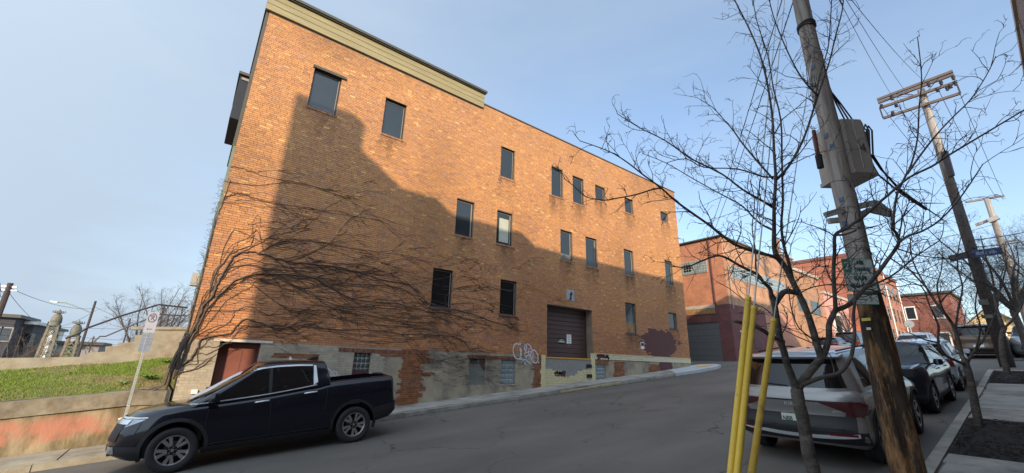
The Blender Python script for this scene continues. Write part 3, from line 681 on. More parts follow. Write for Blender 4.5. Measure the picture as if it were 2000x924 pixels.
# glass block windows
def gblock(r, nx, nz, m, full=True, skip=()):
    x0, x1, z0, z1 = r; fr = MB().box(bl(x0, FY+.075, z0), bl(x1, FY+.12, z1)).build('glass_block_window', M_grout if full else M_board, bld)
    w = (x1-x0)/nx; h = (z1-z0)/nz; me = None
    for i in range(nx):
        for j in range(nz):
            if (i, j) in skip: continue
            a, b = x0+i*w+.008, x0+(i+1)*w-.008; c, d = z0+j*h+.008, z0+(j+1)*h-.008
            if me is None:
                V = [(-.5, .0, -.5), (.5, .0, -.5), (.5, .0, .5), (-.5, .0, .5), (-.38, -.018, -.38), (.38, -.018, -.38), (.38, -.018, .38), (-.38, -.018, .38), (-.2, -.012, -.2), (.2, -.012, -.2), (.2, -.012, .2), (-.2, -.012, .2)]
                F = [(0, 1, 5, 4), (1, 2, 6, 5), (2, 3, 7, 6), (3, 0, 4, 7), (4, 5, 9, 8), (5, 6, 10, 9), (6, 7, 11, 10), (7, 4, 8, 11), (8, 9, 10, 11)]
                g = MB().add(V, F).build('glass_block', m, fr, smooth=True); me = g.data
            else: g = bpy.data.objects.new('glass_block', me); COL.objects.link(g); g.parent = fr
            g.location = bl((a+b)/2, FY+.07, (c+d)/2); g.scale = (b-a, 1, d-c)
    return fr
r1 = (gb1[0], gb1[1], gb1[3]-.62, gb1[3]); g1 = gblock(r1, 4, 4, M_gblockd)
MB().box(bl(gb1[0], FY+.06, gb1[2]-.05), bl(gb1[1]-.08, FY+.075, gb1[3]-.47)).build('cover_board', M_board, g1)
MB().prism([(gb1[0]-12, gb1[2]+1), (gb1[0]+.62-12, gb1[2]+1), (gb1[0]+.66-12, gb1[3]-.62+1), (gb1[0]+.35-12, gb1[3]-.52+1), (gb1[0]-12, gb1[3]-.54+1)], .045, .058).build('paint_patch', M_maroon, g1, fix=True)
g2 = gblock((gb2[0], gb2[0]+.42, gb2[2]+.75, gb2[3]-.05), 2, 3, M_gblockd, False)
MB().box(bl(gb2[0], FY+.05, gb2[2]), bl(gb2[1], FY+.062, gb2[2]+.75)).box(bl(gb2[0]+.42, FY+.05, gb2[2]+.75), bl(gb2[1], FY+.062, gb2[3]-.02)).build('cover_board', M_board, g2)
cxp, czp = gb2[0]+.75, gb2[2]+.85
MB().prism([(cxp-12+a, czp+1+b) for a, b in ((-.3, .3), (-.1, .27), (.1, .3), (.34, .27), (.33, -.05), (.2, -.3), (.05, -.45), (-.12, -.25), (-.28, -.1))], .038, .048).build('paint_patch', M_maroon, g2, fix=True)
gblock(gb3, 4, 5, M_gblock)
gblock(gb4, 3, 4, M_gblock, True)
MB().box(bl(gb3[0]-.03, FY-.02, gb3[2]-.05), bl(gb3[1]+.03, FY+.08, gb3[2]-.003)).build('sill', M_walk, bld)
MB().box(bl(gb4[0]-.03, FY-.035, gb4[2]-.12), bl(gb4[1]+.08, FY+.08, gb4[2]-.003)).build('sill', M_board, bld)
# --- loading door: slats are separate parts
ld = MB().box(bl(12.54, FY+.40, .36), bl(12.60, FY+.46, 2.62)).box(bl(15.44, FY+.40, .36), bl(15.5, FY+.46, 2.62)).build('loading_door', M_frame, bld)
nsl = 11; hh = (2.62-.36)/nsl
me = None
for k in range(nsl):
    z0 = .36+k*hh
    if me is None:
        h = hh-.006; V = [(12.6-12, .44, 0), (15.44-12, .44, 0), (15.44-12, .425, .02), (12.6-12, .425, .02), (15.44-12, .425, h-.02), (12.6-12, .425, h-.02), (15.44-12, .44, h), (12.6-12, .44, h)]
        s = MB().add(V, [(0, 1, 2, 3), (3, 2, 4, 5), (5, 4, 6, 7)]).build('door_slat', M_doorbrown, ld); me = s.data
    else: s = bpy.data.objects.new('door_slat', me); COL.objects.link(s); s.parent = ld
    s.location = (0, 0, z0+1)
MB().box(bl(12.5, FY+.455, .3), bl(15.55, FY+.47, 2.66)).build('backing', M_black, ld)
def sign_on(name, x0, x1, z0, z1, y, m, par): return MB().box(bl(x0, y-.008, z0), bl(x1, y, z1)).build(name, m, par)
yd = FY+.424
na = onY(1107, 653, yd-.01); nb = onY(1116, 672, yd-.01)
s = sign_on('notice_sign', na.x, nb.x, nb.z, na.z, yd, M_white, ld); mb = MB()
for k in range(6):
    zz = na.z-.06-k*.085; mb.box(bl(na.x+.05, yd-.0105, zz-.02), bl(nb.x-.05-.03*(k % 2), yd-.009, zz))
mb.build('lettering', mat('sign_grey', (.25, .22, .26), rough=.8, bump=0), s)
na = onY(1091, 660, yd-.01); nb = onY(1102.5, 672, yd-.01)
s = sign_on('notice_sign', na.x, nb.x, nb.z, na.z, yd, M_black, ld)
textobj('lettering', 'NO', .16, M_white, s, frame_mat(bl((na.x+nb.x)/2, yd-.010, na.z-.11), (1, 0, 0), (0, 0, 1)))
textobj('lettering', 'PARKING', .095, mat('sign_green_white', (.5, .55, .42), rough=.7, bump=0), s, frame_mat(bl((na.x+nb.x)/2, yd-.010, nb.z+.09), (1, 0, 0), (0, 0, 1)), bold=.004)
# dock: orange lip, yellow piers
MB().box(bl(12.42, FY-.045, .30), bl(15.32, FY+.45, .358)).build('dock_lip', M_orange, bld)
MB().box(bl(12.22, FY-.05, -.95), bl(12.42, FY+.0, .42)).build('dock_pier', M_ypaint, bld)
MB().box(bl(15.32, FY-.06, -.75), bl(15.56, FY+.0, .60)).build('dock_pier', M_ypaint, bld)
for zz in (.02, -.42): MB().box(bl(14.98, FY-.075, zz-.07), bl(15.31, FY-.035, zz+.08)).build('dock_bumper', M_black, bld)
# cream band along the right hand base: cap course
MB().box(bl(15.57, FY-.045, .592), bl(24.0, FY+.0, .618)).build('band_cap', M_ypaint, bld)
# number block above the door with bird perch
v0, v1 = onY(1106, 565, FY), onY(1121, 588, FY)
s = MB().box(bl(v0.x, FY-.03, v1.z), bl(v1.x, FY+.02, v0.z)).build('vent_plate', mat('pale_vent', (.30, .33, .35), rough=.5, var=.3, bump=.2), bld)
MB().prism([(v0.x-12+a, v1.z+1+b) for a, b in ((.12, .02), (.32, .05), (.3, .2), (.38, .32), (.3, .42), (.2, .3), (.22, .14))], -.034, -.03).build('stain', M_black, s, fix=True)
s0, s1 = onY(1250.5, 668, FY), onY(1258, 682, FY)
s = sign_on('notice_sign', s0.x, s1.x, s1.z, s0.z, FY-.014, M_white, bld)
MB().box(bl(s0.x+.03, FY-.026, s0.z-.2), bl(s1.x-.03, FY-.0225, s0.z-.04)).build('lettering', M_maroon, s)
# fascia boards and cornice cap
BR = 8.62
fa = [(11.05, 11.30), (11.30, 11.53), (11.53, 11.76)]
for k, (a, b) in enumerate(fa):
    V = [bl(-.07, FY-.075-.014, a), bl(BR, FY-.075-.014, a), bl(BR, FY-.075, b), bl(-.07, FY-.075, b), bl(-.07, FY+.02, a), bl(BR, FY+.02, a), bl(BR, FY+.02, b), bl(-.07, FY+.02, b)]
    MB().add(V, [(0, 1, 2, 3), (0, 4, 5, 1), (1, 5, 6, 2), (3, 2, 6, 7), (0, 3, 7, 4)]).build('fascia_board', M_olive, bld)
MB().box(bl(-.16, FY-.20, 11.80), bl(BR+.08, FY+.3, 11.90)).box(bl(-.12, FY-.15, 11.762), bl(BR+.05, FY+.3, 11.798)).build('cornice_cap', M_olived, bld)
for k, (a, b) in enumerate(fa): MB().box(bl(-.075, FY+.022, a), bl(.055, FY+DEP, b-.004)).build('side_fascia_board', M_olived, bld)
MB().box(bl(8.63, FY-.035, BZT), bl(24.05, FY+.3, BZT+.05)).build('coping', mat('dark_coping', (.11, .075, .055), rough=.8, bump=.2), bld)
MB().box(bl(.0, FY+.3, 11.3), bl(BR, FY+DEP, 11.78)).build('roof', M_black, bld)
mb = MB(); p = (-.02, FY+.10)
mb.box(bl(-.03, FY+.03, 6.0), bl(.055, FY+.16, 11.04)).build('corner_trim', M_olived, bld)
mb = MB(); mb.box(bl(-.01, FY+.02, .5), bl(.055, FY+.10, 6.0)); mb.build('corner_trim', mat('green_downpipe', (.16, .20, .15), rough=.7, bump=.1), bld)
# boxed bay hanging off the side wall, seen past the corner
b0 = onY(470, 146, FY+.5); b1 = onY(456, 231, FY+.5)
MB().box(bl(b0.x, FY+.5, b1.z), bl(.05, FY+2.6, b0.z)).build('side_bay', mat('slate_bay', (.014, .02, .034), rough=.7, var=.1, bump=.05), bld)
MB().box(bl(b0.x-.05, FY+.42, b0.z), bl(.05, FY+2.7, b0.z+.09)).build('bay_cap', M_olived, bld)
MB().box(bl(b0.x+.05, FY+.47, b0.z-.16), bl(.04, FY+.498, b0.z-.08)).build('bay_trim', M_lightframe, bld)
e = onY(378, 541, FY+.1); MB().box(bl(e.x-.04, FY+.1, e.z-.22), bl(.05, FY+.35, e.z+.12)).build('meter_box', M_box, bld)
ob = onY(378, 765, FY); MB().box(bl(ob.x-.05, FY-.06, ob.z-.05), bl(ob.x+.08, FY, ob.z+.05)).build('outlet_box', M_white, bld)
# --- spray tags: ribbons of paint lying on the bricks
def ribbon(px, w, m, y=FY-.017, name='spray_tag', closed=False):
    P_ = [onY(a, b, y) for a, b in px]; mb = MB(); V = []; F = []; n = len(P_)
    for i, p in enumerate(P_):
        a = P_[(i-1) % n] if closed or i else p; b = P_[(i+1) % n] if closed or i < n-1 else p
        d = (b-a); d = d.normalized() if d.length > 0 else Vector((1, 0, 0)); q = Vector((-d.z, 0, d.x))*w/2*random.uniform(.85, 1.15)
        V += [bl(*(p-q)), bl(*(p+q))]
    for i in range(n-1 if not closed else n): j = (i+1) % n; F.append((2*i, 2*j, 2*j+1, 2*i+1))
    V2 = [(v[0], v[1]+.003, v[2]) for v in V]; nv = len(V); F2 = [tuple(k+nv for k in reversed(f)) for f in F]
    mb.add(V+V2, F+F2+[(0, 1, 1+nv, nv)]); return mb.build(name, m, bld)
def z5(x, y): return (800+x/5.132, 620+y/5.132)
def ell(cx_, cy_, rx_, ry_, rot=0, a0=0, a1=6.28, n=22):
    out = []
    for k in range(n):
        a = lerp(a0, a1, k/(n-1)); u, v = rx_*math.cos(a), ry_*math.sin(a); out.append(z5(cx_+u*math.cos(rot)-v*math.sin(rot), cy_+u*math.sin(rot)+v*math.cos(rot)))
    return out
for px, w in ((ell(1080, 340, 42, 78, -.12, .3, 6.4), .05), ([z5(1108, 250), z5(1106, 300), z5(1114, 350), z5(1112, 395), z5(1122, 408)], .055),
    ([z5(1150, 330), z5(1158, 275), z5(1185, 265), z5(1215, 290), z5(1228, 330), z5(1218, 365), z5(1195, 380), z5(1170, 385), z5(1165, 410)], .045),
    ([z5(1160, 350), z5(1175, 300), z5(1165, 268)], .05), ([z5(1165, 405), z5(1150, 360), z5(1190, 345), z5(1212, 340)], .04), (ell(1250, 392, 36, 66, -.2, .2, 6.6), .045), (ell(1215, 360, 22, 52, -.15), .032),
    ([z5(1085, 415), z5(1120, 420), z5(1165, 425), z5(1225, 475)], .045), ([z5(1120, 405), z5(1150, 450), z5(1168, 475)], .04), ([z5(1175, 440), z5(1150, 470)], .03), ([z5(1290, 445), z5(1295, 458)], .06)):
    ribbon(px, w, M_spray)
def z4(x, y): return (560+x/4.62, 620+y/4.62)
ribbon([z4(340, 440), z4(365, 455), z4(395, 480), z4(420, 510), z4(430, 525)], .028, M_spray, FY-.012)
ribbon([z4(430+40*(1-.0*a)*math.cos(a)*(1-a/14), 512+42*math.sin(a)*(1-a/14)) for a in np.linspace(0, 11, 34)], .026, M_spray, FY-.012)
ribbon([z4(40, 355), z4(32, 380), z4(24, 408)], .07, M_white, FY-.012)
def z6(x, y): return (1040+x/3.85, 540+y/3.85)
for px in ([(485, 590), (500, 608), (488, 620), (505, 615)], [(510, 618), (512, 590), (530, 612), (540, 588), (548, 618)], [(552, 590), (575, 622), (560, 605), (572, 592)], [(482, 600), (520, 602), (578, 612)], [(488, 586), (545, 592)]):
    ribbon([z6(*p) for p in px], .10, M_maroon, FY-.034, 'spray_tag')
for px in ([(165, 735), (190, 712), (185, 748), (172, 740)], [(195, 750), (205, 715), (225, 752)], [(220, 720), (245, 715), (240, 758)], [(170, 722), (240, 728)], [(200, 738), (235, 742)]):
    ribbon([z6(*p) for p in px], .10, M_maroon, FY-.034, 'spray_tag')
def blob(cx_, cz_, rx_, rz_, y, m, name='paint_patch', n=30):
    pl = []
    for k in range(n):
        a = 2*math.pi*k/n; rr = random.uniform(.88, 1.08); pl.append((cx_-12+rx_*rr*abs(math.cos(a))**.6*math.copysign(1, math.cos(a)), cz_+1+rz_*rr*abs(math.sin(a))**.6*math.copysign(1, math.sin(a))))
    return MB().prism(pl, y-FY-.004, y-FY).build(name, m, bld, fix=True)
b = onY(*z6(1003, 676), FY); blob(b.x, b.z, .62, .36, FY-.014, M_marpatch)
b = onY(*z4(235, 372), FY); 
for (px, rx_, rz_) in ((z4(250, 372), .12, .05), (z4(820, 505), .18, .035)):
    b = onY(*px, FY); blob(b.x, b.z, rx_, rz_, FY-.014, M_marpatch)

# ================================================================== neighbours across the street (they throw the big shadow)
M_opp = brickmat('opposite_brick', (.24, .13, .09), (.17, .09, .07), (.22, .19, .16), axis='X')
M_oppcap = mat('painted_cornice', (.42, .37, .31), rough=.7, var=.12, bump=.1)
t = empty('rowhouse_block', 'brick block whose pale cornice shows at the top right corner of the view', 'building', (8, -1.42, 0))
def bx(a, b): return tuple(p-q for p, q in zip(a, (8, -1.42, 0))), tuple(p-q for p, q in zip(b, (8, -1.42, 0)))
MB().box(*bx((-7.85, -12, -4), (0, -1.46, 12.25))).box(*bx((0.01, -12, -4), (26.2, -1.46, 11.75))).build('wall', M_opp, t)
MB().box(*bx((0, -12.2, 11.76), (26.3, -1.38, 12.0))).box(*bx((-7.8, -12.2, 12.26), (-.005, -1.38, 12.48))).build('cornice', M_oppcap, t)
MB().box(*bx((20.3, -1.457, 9.4), (26.1, -1.44, 11.7))).build('frieze', mat('brown_frieze', (.16, .11, .09), rough=.8, bump=.1), t)
MB().box(*bx((-6.3, -3.2, 12.49), (-4.8, -2.0, 13.25))).build('chimney', M_opp, t)
MB().box(*bx((-9.75, -4.42, -4), (-7.855, -1.42, 14.28))).build('stair_tower', M_opp, t)
MB().box(*bx((-9.75, -2.0, 14.285), (-7.83, -1.42, 15.28))).build('parapet', M_oppcap, t)
wme = None
for fl in range(3):
    for k in range(14):
        xx = -6.5+k*2.3; zz = 1.6+fl*3.3+(.6 if xx > 8 else 0)
        if abs(xx) < .6: continue
        if wme is None:
            w_ = MB().box((-.5, -.02, 0), (.5, .03, 1.7)).build('window', M_white, t); g_ = MB().box((-.42, .03, .08), (.42, .036, .82)).box((-.42, .03, .88), (.42, .036, 1.62)).build('pane', M_glass, w_); wme = (w_.data, g_.data)
        else:
            w_ = bpy.data.objects.new('window', wme[0]); g_ = bpy.data.objects.new('pane', wme[1]); COL.objects.link(w_); COL.objects.link(g_); w_.parent = t; g_.parent = w_
        w_.location = (xx-8, -.04, zz)

# ================================================================== buildings beyond, on the far side of the street
def bsolid(mb, o, a, b, mi=0): return mb.box(tuple(p-q for p, q in zip(a, o)), tuple(p-q for p, q in zip(b, o)), mi)
GYF = 13.9
O2 = Vector((30, GYF, .6))
t = empty('garage_building', 'orange brick garage building with maroon base darkened for shade, glass block band and grey roller door', 'building', O2)
c = brickmat('orange_brick_x', (.50, .25, .13), (.38, .17, .095), (.36, .27, .19), axis='X', var=.8); cyb = brickmat('orange_brick_y', (.52, .20, .10), (.42, .16, .085), (.30, .2, .14), axis='Y')
M_shade2 = mat('shaded_masonry', (.155, .055, .050), rough=.85, var=.2, scale=2, bump=.4, c2=(.11, .045, .045))
M_pink2 = mat('salmon_masonry', (.46, .215, .14), rough=.85, var=.2, scale=2, bump=.3, c2=(.40, .17, .12), c2scale=.5)
LZ = 4.5; TZ = 9.5
def q2(p): return Vector(p)-O2
# side (garage) face x=30, street face y=GYF
mb = MB(); bsolid(mb, O2, (30, GYF, LZ), (41.2, GYF+14, TZ)); w2 = mb.build('wall', c, t)
mb = MB(); mb.add([q2((29.99, GYF+.003, LZ)), q2((29.99, GYF+14, LZ)), q2((29.99, GYF+14, TZ)), q2((29.99, GYF+.003, TZ))], [(3, 2, 1, 0)]); mb.build('side_wall', cyb, t)
mb = MB(); bsolid(mb, O2, (29.9, GYF-.06, -.5), (35.6, GYF+.0, LZ)); bsolid(mb, O2, (29.9, GYF+.002, -.5), (30, GYF+.85, LZ)); bsolid(mb, O2, (29.9, GYF+3.4, -.5), (30, GYF+14, LZ)); bsolid(mb, O2, (29.9, GYF+.853, 3.3), (30, GYF+3.397, LZ)); bsolid(mb, O2, (30.01, GYF+.01, -.5), (41.1, GYF+13.9, LZ-.01))
mb.build('masonry_base', M_shade2, t)  # darker copy of the salmon base: cast shade put into its colour
mb = MB(); bsolid(mb, O2, (35.61, GYF-.05, .4), (41.2, GYF-.001, LZ)); mb.build('masonry_base', M_pink2, t)
gd = MB(); bsolid(gd, O2, (29.985, GYF+.85, .3), (30.005, GYF+3.4, 3.3)); gd = gd.build('garage_door', M_black, t)
for k in range(6):
    mb = MB(); bsolid(mb, O2, (29.955, GYF+.87, .5+k*.468), (29.984, GYF+3.38, .955+k*.468)); mb.build('door_panel', M_garage, gd)
mb = MB(); bsolid(mb, O2, (29.86, GYF+1.0, LZ-.18), (29.9, GYF+14, LZ+.05)); mb.build('ledge', M_oppcap, t)
mb = MB(); bsolid(mb, O2, (29.86, GYF+1.0, LZ-.6), (29.9, GYF+14, LZ-.185)); mb.build('timber_beam', mat('old_beam', (.28, .16, .07), rough=.9, var=.3, bump=.5), t)
mb = MB(); bsolid(mb, O2, (29.8, GYF-.1, TZ), (41.2, GYF+14, TZ+.10)); mb.build('coping', M_olived, t)
mb = MB(); mb.tube([q2((29.93, GYF+.95, LZ)), q2((29.93, GYF+.95, TZ-.1))], .06, 8); mb.build('downpipe', M_maroon, t)
mb = MB(); mb.tube([q2((30.4, GYF-.09, LZ-.3)), q2((30.4, GYF-.09, 7.3))], .045, 8); mb.build('downpipe', M_lightframe, t)
def gband(par, org, axis, a0, a1, z0, z1, n, nz, fix, open_at=()):
    mb = MB()
    if axis == 'Y': bsolid(mb, org, (fix, a0, z0), (fix+.03, a1, z1))
    else: bsolid(mb, org, (a0, fix, z0), (a1, fix+.03, z1))
    fr = mb.build('glass_block_window', M_grout, par); me = {}
    wd = (a1-a0)/n; h = (z1-z0)/nz
    for i in range(n):
        for j in range(nz):
            op = (i, j) in open_at; key = op
            mm = M_darkglass if op else M_gblock
            if key not in me:
                mb = MB(); mb.box((-.44*wd, -.44*wd, -.43*h), (.44*wd, .44*wd, .43*h)) if False else (mb.box((-.012, -.42*wd, -.42*h), (.012, .42*wd, .42*h)) if axis == 'Y' else mb.box((-.42*wd, -.012, -.42*h), (.42*wd, .012, .42*h)))
                g = mb.build('glass_block', mm, fr); me[key] = g.data
            else: g = bpy.data.objects.new('glass_block', me[key]); COL.objects.link(g); g.parent = fr
            p = (fix-.005, a0+(i+.5)*wd, z0+(j+.5)*h) if axis == 'Y' else (a0+(i+.5)*wd, fix-.005, z0+(j+.5)*h)
            g.location = Vector(p)-org
    return fr
u0 = onX(1331, 520, 29.95); u1 = onX(1393, 505, 29.95)
gband(t, O2, 'Y', GYF+1.25, GYF+4.2, 7.0, 8.0, 14, 5, 29.95, [(i, j) for i in (6, 7, 8) for j in (1, 2, 3)])
gband(t, O2, 'X', 30.9, 40.6, 6.45, 7.45, 30, 3, GYF-.03, [(i, 1) for i in (5, 6, 12, 13, 20, 21)])
mb = MB(); bsolid(mb, O2, (31.0, GYF-.075, 2.6), (31.12, GYF-.061, 2.72)); mb.build('meter', M_white, t)
p = onY(1476, 560, GYF); mb = MB(); bsolid(mb, O2, (33.0, GYF-.09, 1.6), (33.9, GYF-.061, 3.1)); mb.build('boarded_window', mat('grey_maroon_board', (.10, .05, .055), rough=.8, bump=.1), t)

def block(name, label, x0, x1, y0, zt, m, my=None, depth=10, wins=(), wm=M_lightframe, cap=M_oppcap, cat='building', capz=.25, zb=-1.0):
    O_ = Vector(((x0+x1)/2, y0, G((x0+x1)/2))); t = empty(name, label, cat, O_)
    mb = MB(); bsolid(mb, O_, (x0, y0, zb), (x1, y0+depth, zt)); mb.build('wall', m, t)
    if my: mb = MB(); bsolid(mb, O_, (x0-.01, y0+.01, zb), (x0-.002, y0+depth, zt-.01)); mb.build('side_wall', my, t)
    mb = MB(); bsolid(mb, O_, (x0-.12, y0-.15, zt+.001), (x1+.05, y0+depth+.1, zt+capz)); mb.build('cornice', cap, t)
    wme = None
    for (xa, za, w, h) in wins:
        mb = MB(); bsolid(mb, O_, (xa, y0-.05, za), (xa+w, y0-.001, za+h)); fr = mb.build('window', wm, t)
        mb = MB(); bsolid(mb, O_, (xa+.1, y0-.06, za+.1), (xa+w-.1, y0-.051, za+h/2-.04)); bsolid(mb, O_, (xa+.1, y0-.06, za+h/2+.04), (xa+w-.1, y0-.051, za+h-.1)); mb.build('pane', M_glass, fr)
    return t, O_
bt_tan = brickmat('tan_brick', (.44, .23, .12), (.36, .17, .09), (.3, .2, .14), axis='X')
bt_red = brickmat('red_brick', (.42, .155, .085), (.32, .11, .065), (.3, .18, .13), axis='X'); bt_redy = brickmat('red_brick_side', (.40, .13, .075), (.33, .10, .06), (.3, .18, .13), axis='Y')
bt_dark = brickmat('dark_red_brick', (.20, .07, .045), (.16, .055, .04), (.16, .11, .09), axis='X'); bt_darky = brickmat('dark_red_brick_side', (.26, .085, .055), (.20, .065, .05), (.18, .12, .1), axis='Y')
t, O_ = block('brick_annex', 'brown brick annex with a squat chimney beside the garage building', 41.3, 49.5, 13.9, 9.0, bt_tan, None, 12, [(43.0, 5.3, 2.4, 1.3), (46.2, 5.3, 2.4, 1.3)], wm=M_board)
mb = MB(); bsolid(mb, O_, (41.9, 14.2, 9.0), (44.6, 16, 10.3)); mb.build('chimney', bt_dark, t); mb = MB(); bsolid(mb, O_, (41.8, 14.1, 10.3), (44.7, 16.1, 10.45)); mb.build('chimney_cap', M_oppcap, t)
mb = MB(); mb.tube([Vector((43.4, 14.8, 10.4))-O_, Vector((43.4, 14.8, 12.3))-O_], .17, 10); mb.build('flue_pipe', mat('rusty_flue', (.2, .12, .08), rough=.7, bump=.1), t)
t, O_ = block('shop_building', 'low pink fronted shop with tall dark doorway behind the parked black suv', 49.6, 57, 13.7, 7.6, mat('salmon_front', (.60, .30, .24), rough=.8, var=.1, bump=.1), None, 12)
mb = MB(); bsolid(mb, O_, (51.2, 13.62, 1.8), (53.0, 13.69, 5.6)); mb.build('doorway', M_black, t)
mb = MB(); bsolid(mb, O_, (50.9, 13.55, 1.8), (51.18, 13.69, 5.9)); bsolid(mb, O_, (53.02, 13.55, 1.8), (53.3, 13.69, 5.9)); bsolid(mb, O_, (51.185, 13.55, 5.61), (53.015, 13.69, 5.9)); mb.build('door_surround', M_white, t)
t, O_ = block('white_gable_building', 'pale painted building rising behind the roof of the pink fronted shop', 50, 62, 20, 11.6, mat('pale_stucco', (.62, .55, .44), rough=.85, var=.15, bump=.2), None, 8, [(53, 8.5, 1.2, 1.6), (57, 8.5, 1.2, 1.6)], wm=M_board)
X = 57.3
lab = ['tall red brick rowhouse with white window surrounds beside the utility pole', 'second red brick rowhouse with narrow white windows uphill of the first', 'third red brick rowhouse with white porch bracket at its eave']
for k in range(3):
    w = 6.5; zt = 12.6-.2*k
    wins = [(X+.8+i*1.9, z_, .95, 1.9) for i in range(3) for z_ in (3.6, 6.4, 9.2)]
    t, O_ = block('rowhouse', lab[k], X, X+w, 12.6+.0*k, zt, bt_red, bt_redy, 10, wins, cap=bt_dark, capz=.4)
    o_ = t; tag(o_, group='red brick rowhouses up the hill')
    mb = MB(); mb.tube([Vector((X+w-.2, 12.5, 2.2))-O_, Vector((X+w-.2, 12.5, zt))-O_], .06, 6); mb.build('downpipe', M_white, t)
    X += w+.05
# dark brick house across the top of the street
O_ = Vector((86, 9, 2.2)); t = empty('brick_house', 'dark red brick house with white windows at the far end of the street', 'building', O_)
mb = MB(); bsolid(mb, O_, (82, 8.3, 1), (92, 15.5, 11.0)); mb.build('wall', bt_darky, t)
mb = MB(); bsolid(mb, O_, (81.7, 8.0, 11.0), (92.3, 15.8, 11.3)); mb.build('cornice', M_olived, t)
for (ya, za, w, h) in ((9.2, 7.6, 1.2, 1.9), (9.2, 3.9, 1.2, 1.9), (12.0, 7.6, 1.2, 1.9), (12.0, 3.9, 1.2, 1.9)):
    mb = MB(); bsolid(mb, O_, (81.95, ya, za), (81.998, ya+w, za+h)); fr = mb.build('window', M_white, t)
    mb = MB(); bsolid(mb, O_, (81.93, ya+.15, za+.15), (81.949, ya+w-.15, za+h-.15)); mb.build('pane', M_glass, fr)
O_ = Vector((97, 5, 2.2)); t = empty('yellow_house', 'pale yellow gabled house catching sun at the top of the hill', 'building', O_)
mb = MB(); mb.prism([(2.4, -1), (8.6, -1), (8.6, 5), (5.5, 7.8), (2.4, 5)], -2, 8, 'YZ'); 
mb.v = [(v[0], v[1]-4.5, v[2]) for v in mb.v]; mb.build('wall', mat('yellow_siding', (.62, .47, .24), rough=.8, var=.1, bump=.2), t, fix=True)
mb = MB(); mb.bar((-2.3, -2.6, 4.6), (-2.3, 1.0, 7.95), .5, .15); mb.bar((-2.3, 4.6, 4.6), (-2.3, 1.0, 7.95), .5, .15); mb.build('roof', M_olived, t)
mb = MB(); mb.box((-2.06, .4, 2.6), (-2.01, 1.4, 4.2)); mb.build('window', M_white, t)

# ================================================================== vehicles
def pw(pts):
    X_ = [p[0] for p in pts]; Y_ = [p[1] for p in pts]
    def f(x): return float(np.interp(x, X_, Y_))
    return f
def sm(pts):                                   # smooth interpolation through points
    X_ = np.array([p[0] for p in pts], float); Y_ = np.array([p[1] for p in pts], float)
    d = np.diff(Y_)/np.diff(X_); m = np.concatenate([[d[0]], (d[:-1]+d[1:])/2, [d[-1]]])
    for i in range(len(d)):
        if abs(d[i]) < 1e-9: m[i] = m[i+1] = 0
        elif i and d[i-1]*d[i] <= 0: m[i] = 0
    def f(x):
        x = min(max(x, X_[0]), X_[-1]); i = min(max(int(np.searchsorted(X_, x)-1), 0), len(X_)-2); h = X_[i+1]-X_[i]; t = (x-X_[i])/h
        return float((2*t**3-3*t*t+1)*Y_[i]+(t**3-2*t*t+t)*h*m[i]+(-2*t**3+3*t*t)*Y_[i+1]+(t**3-t*t)*h*m[i+1])
    return f
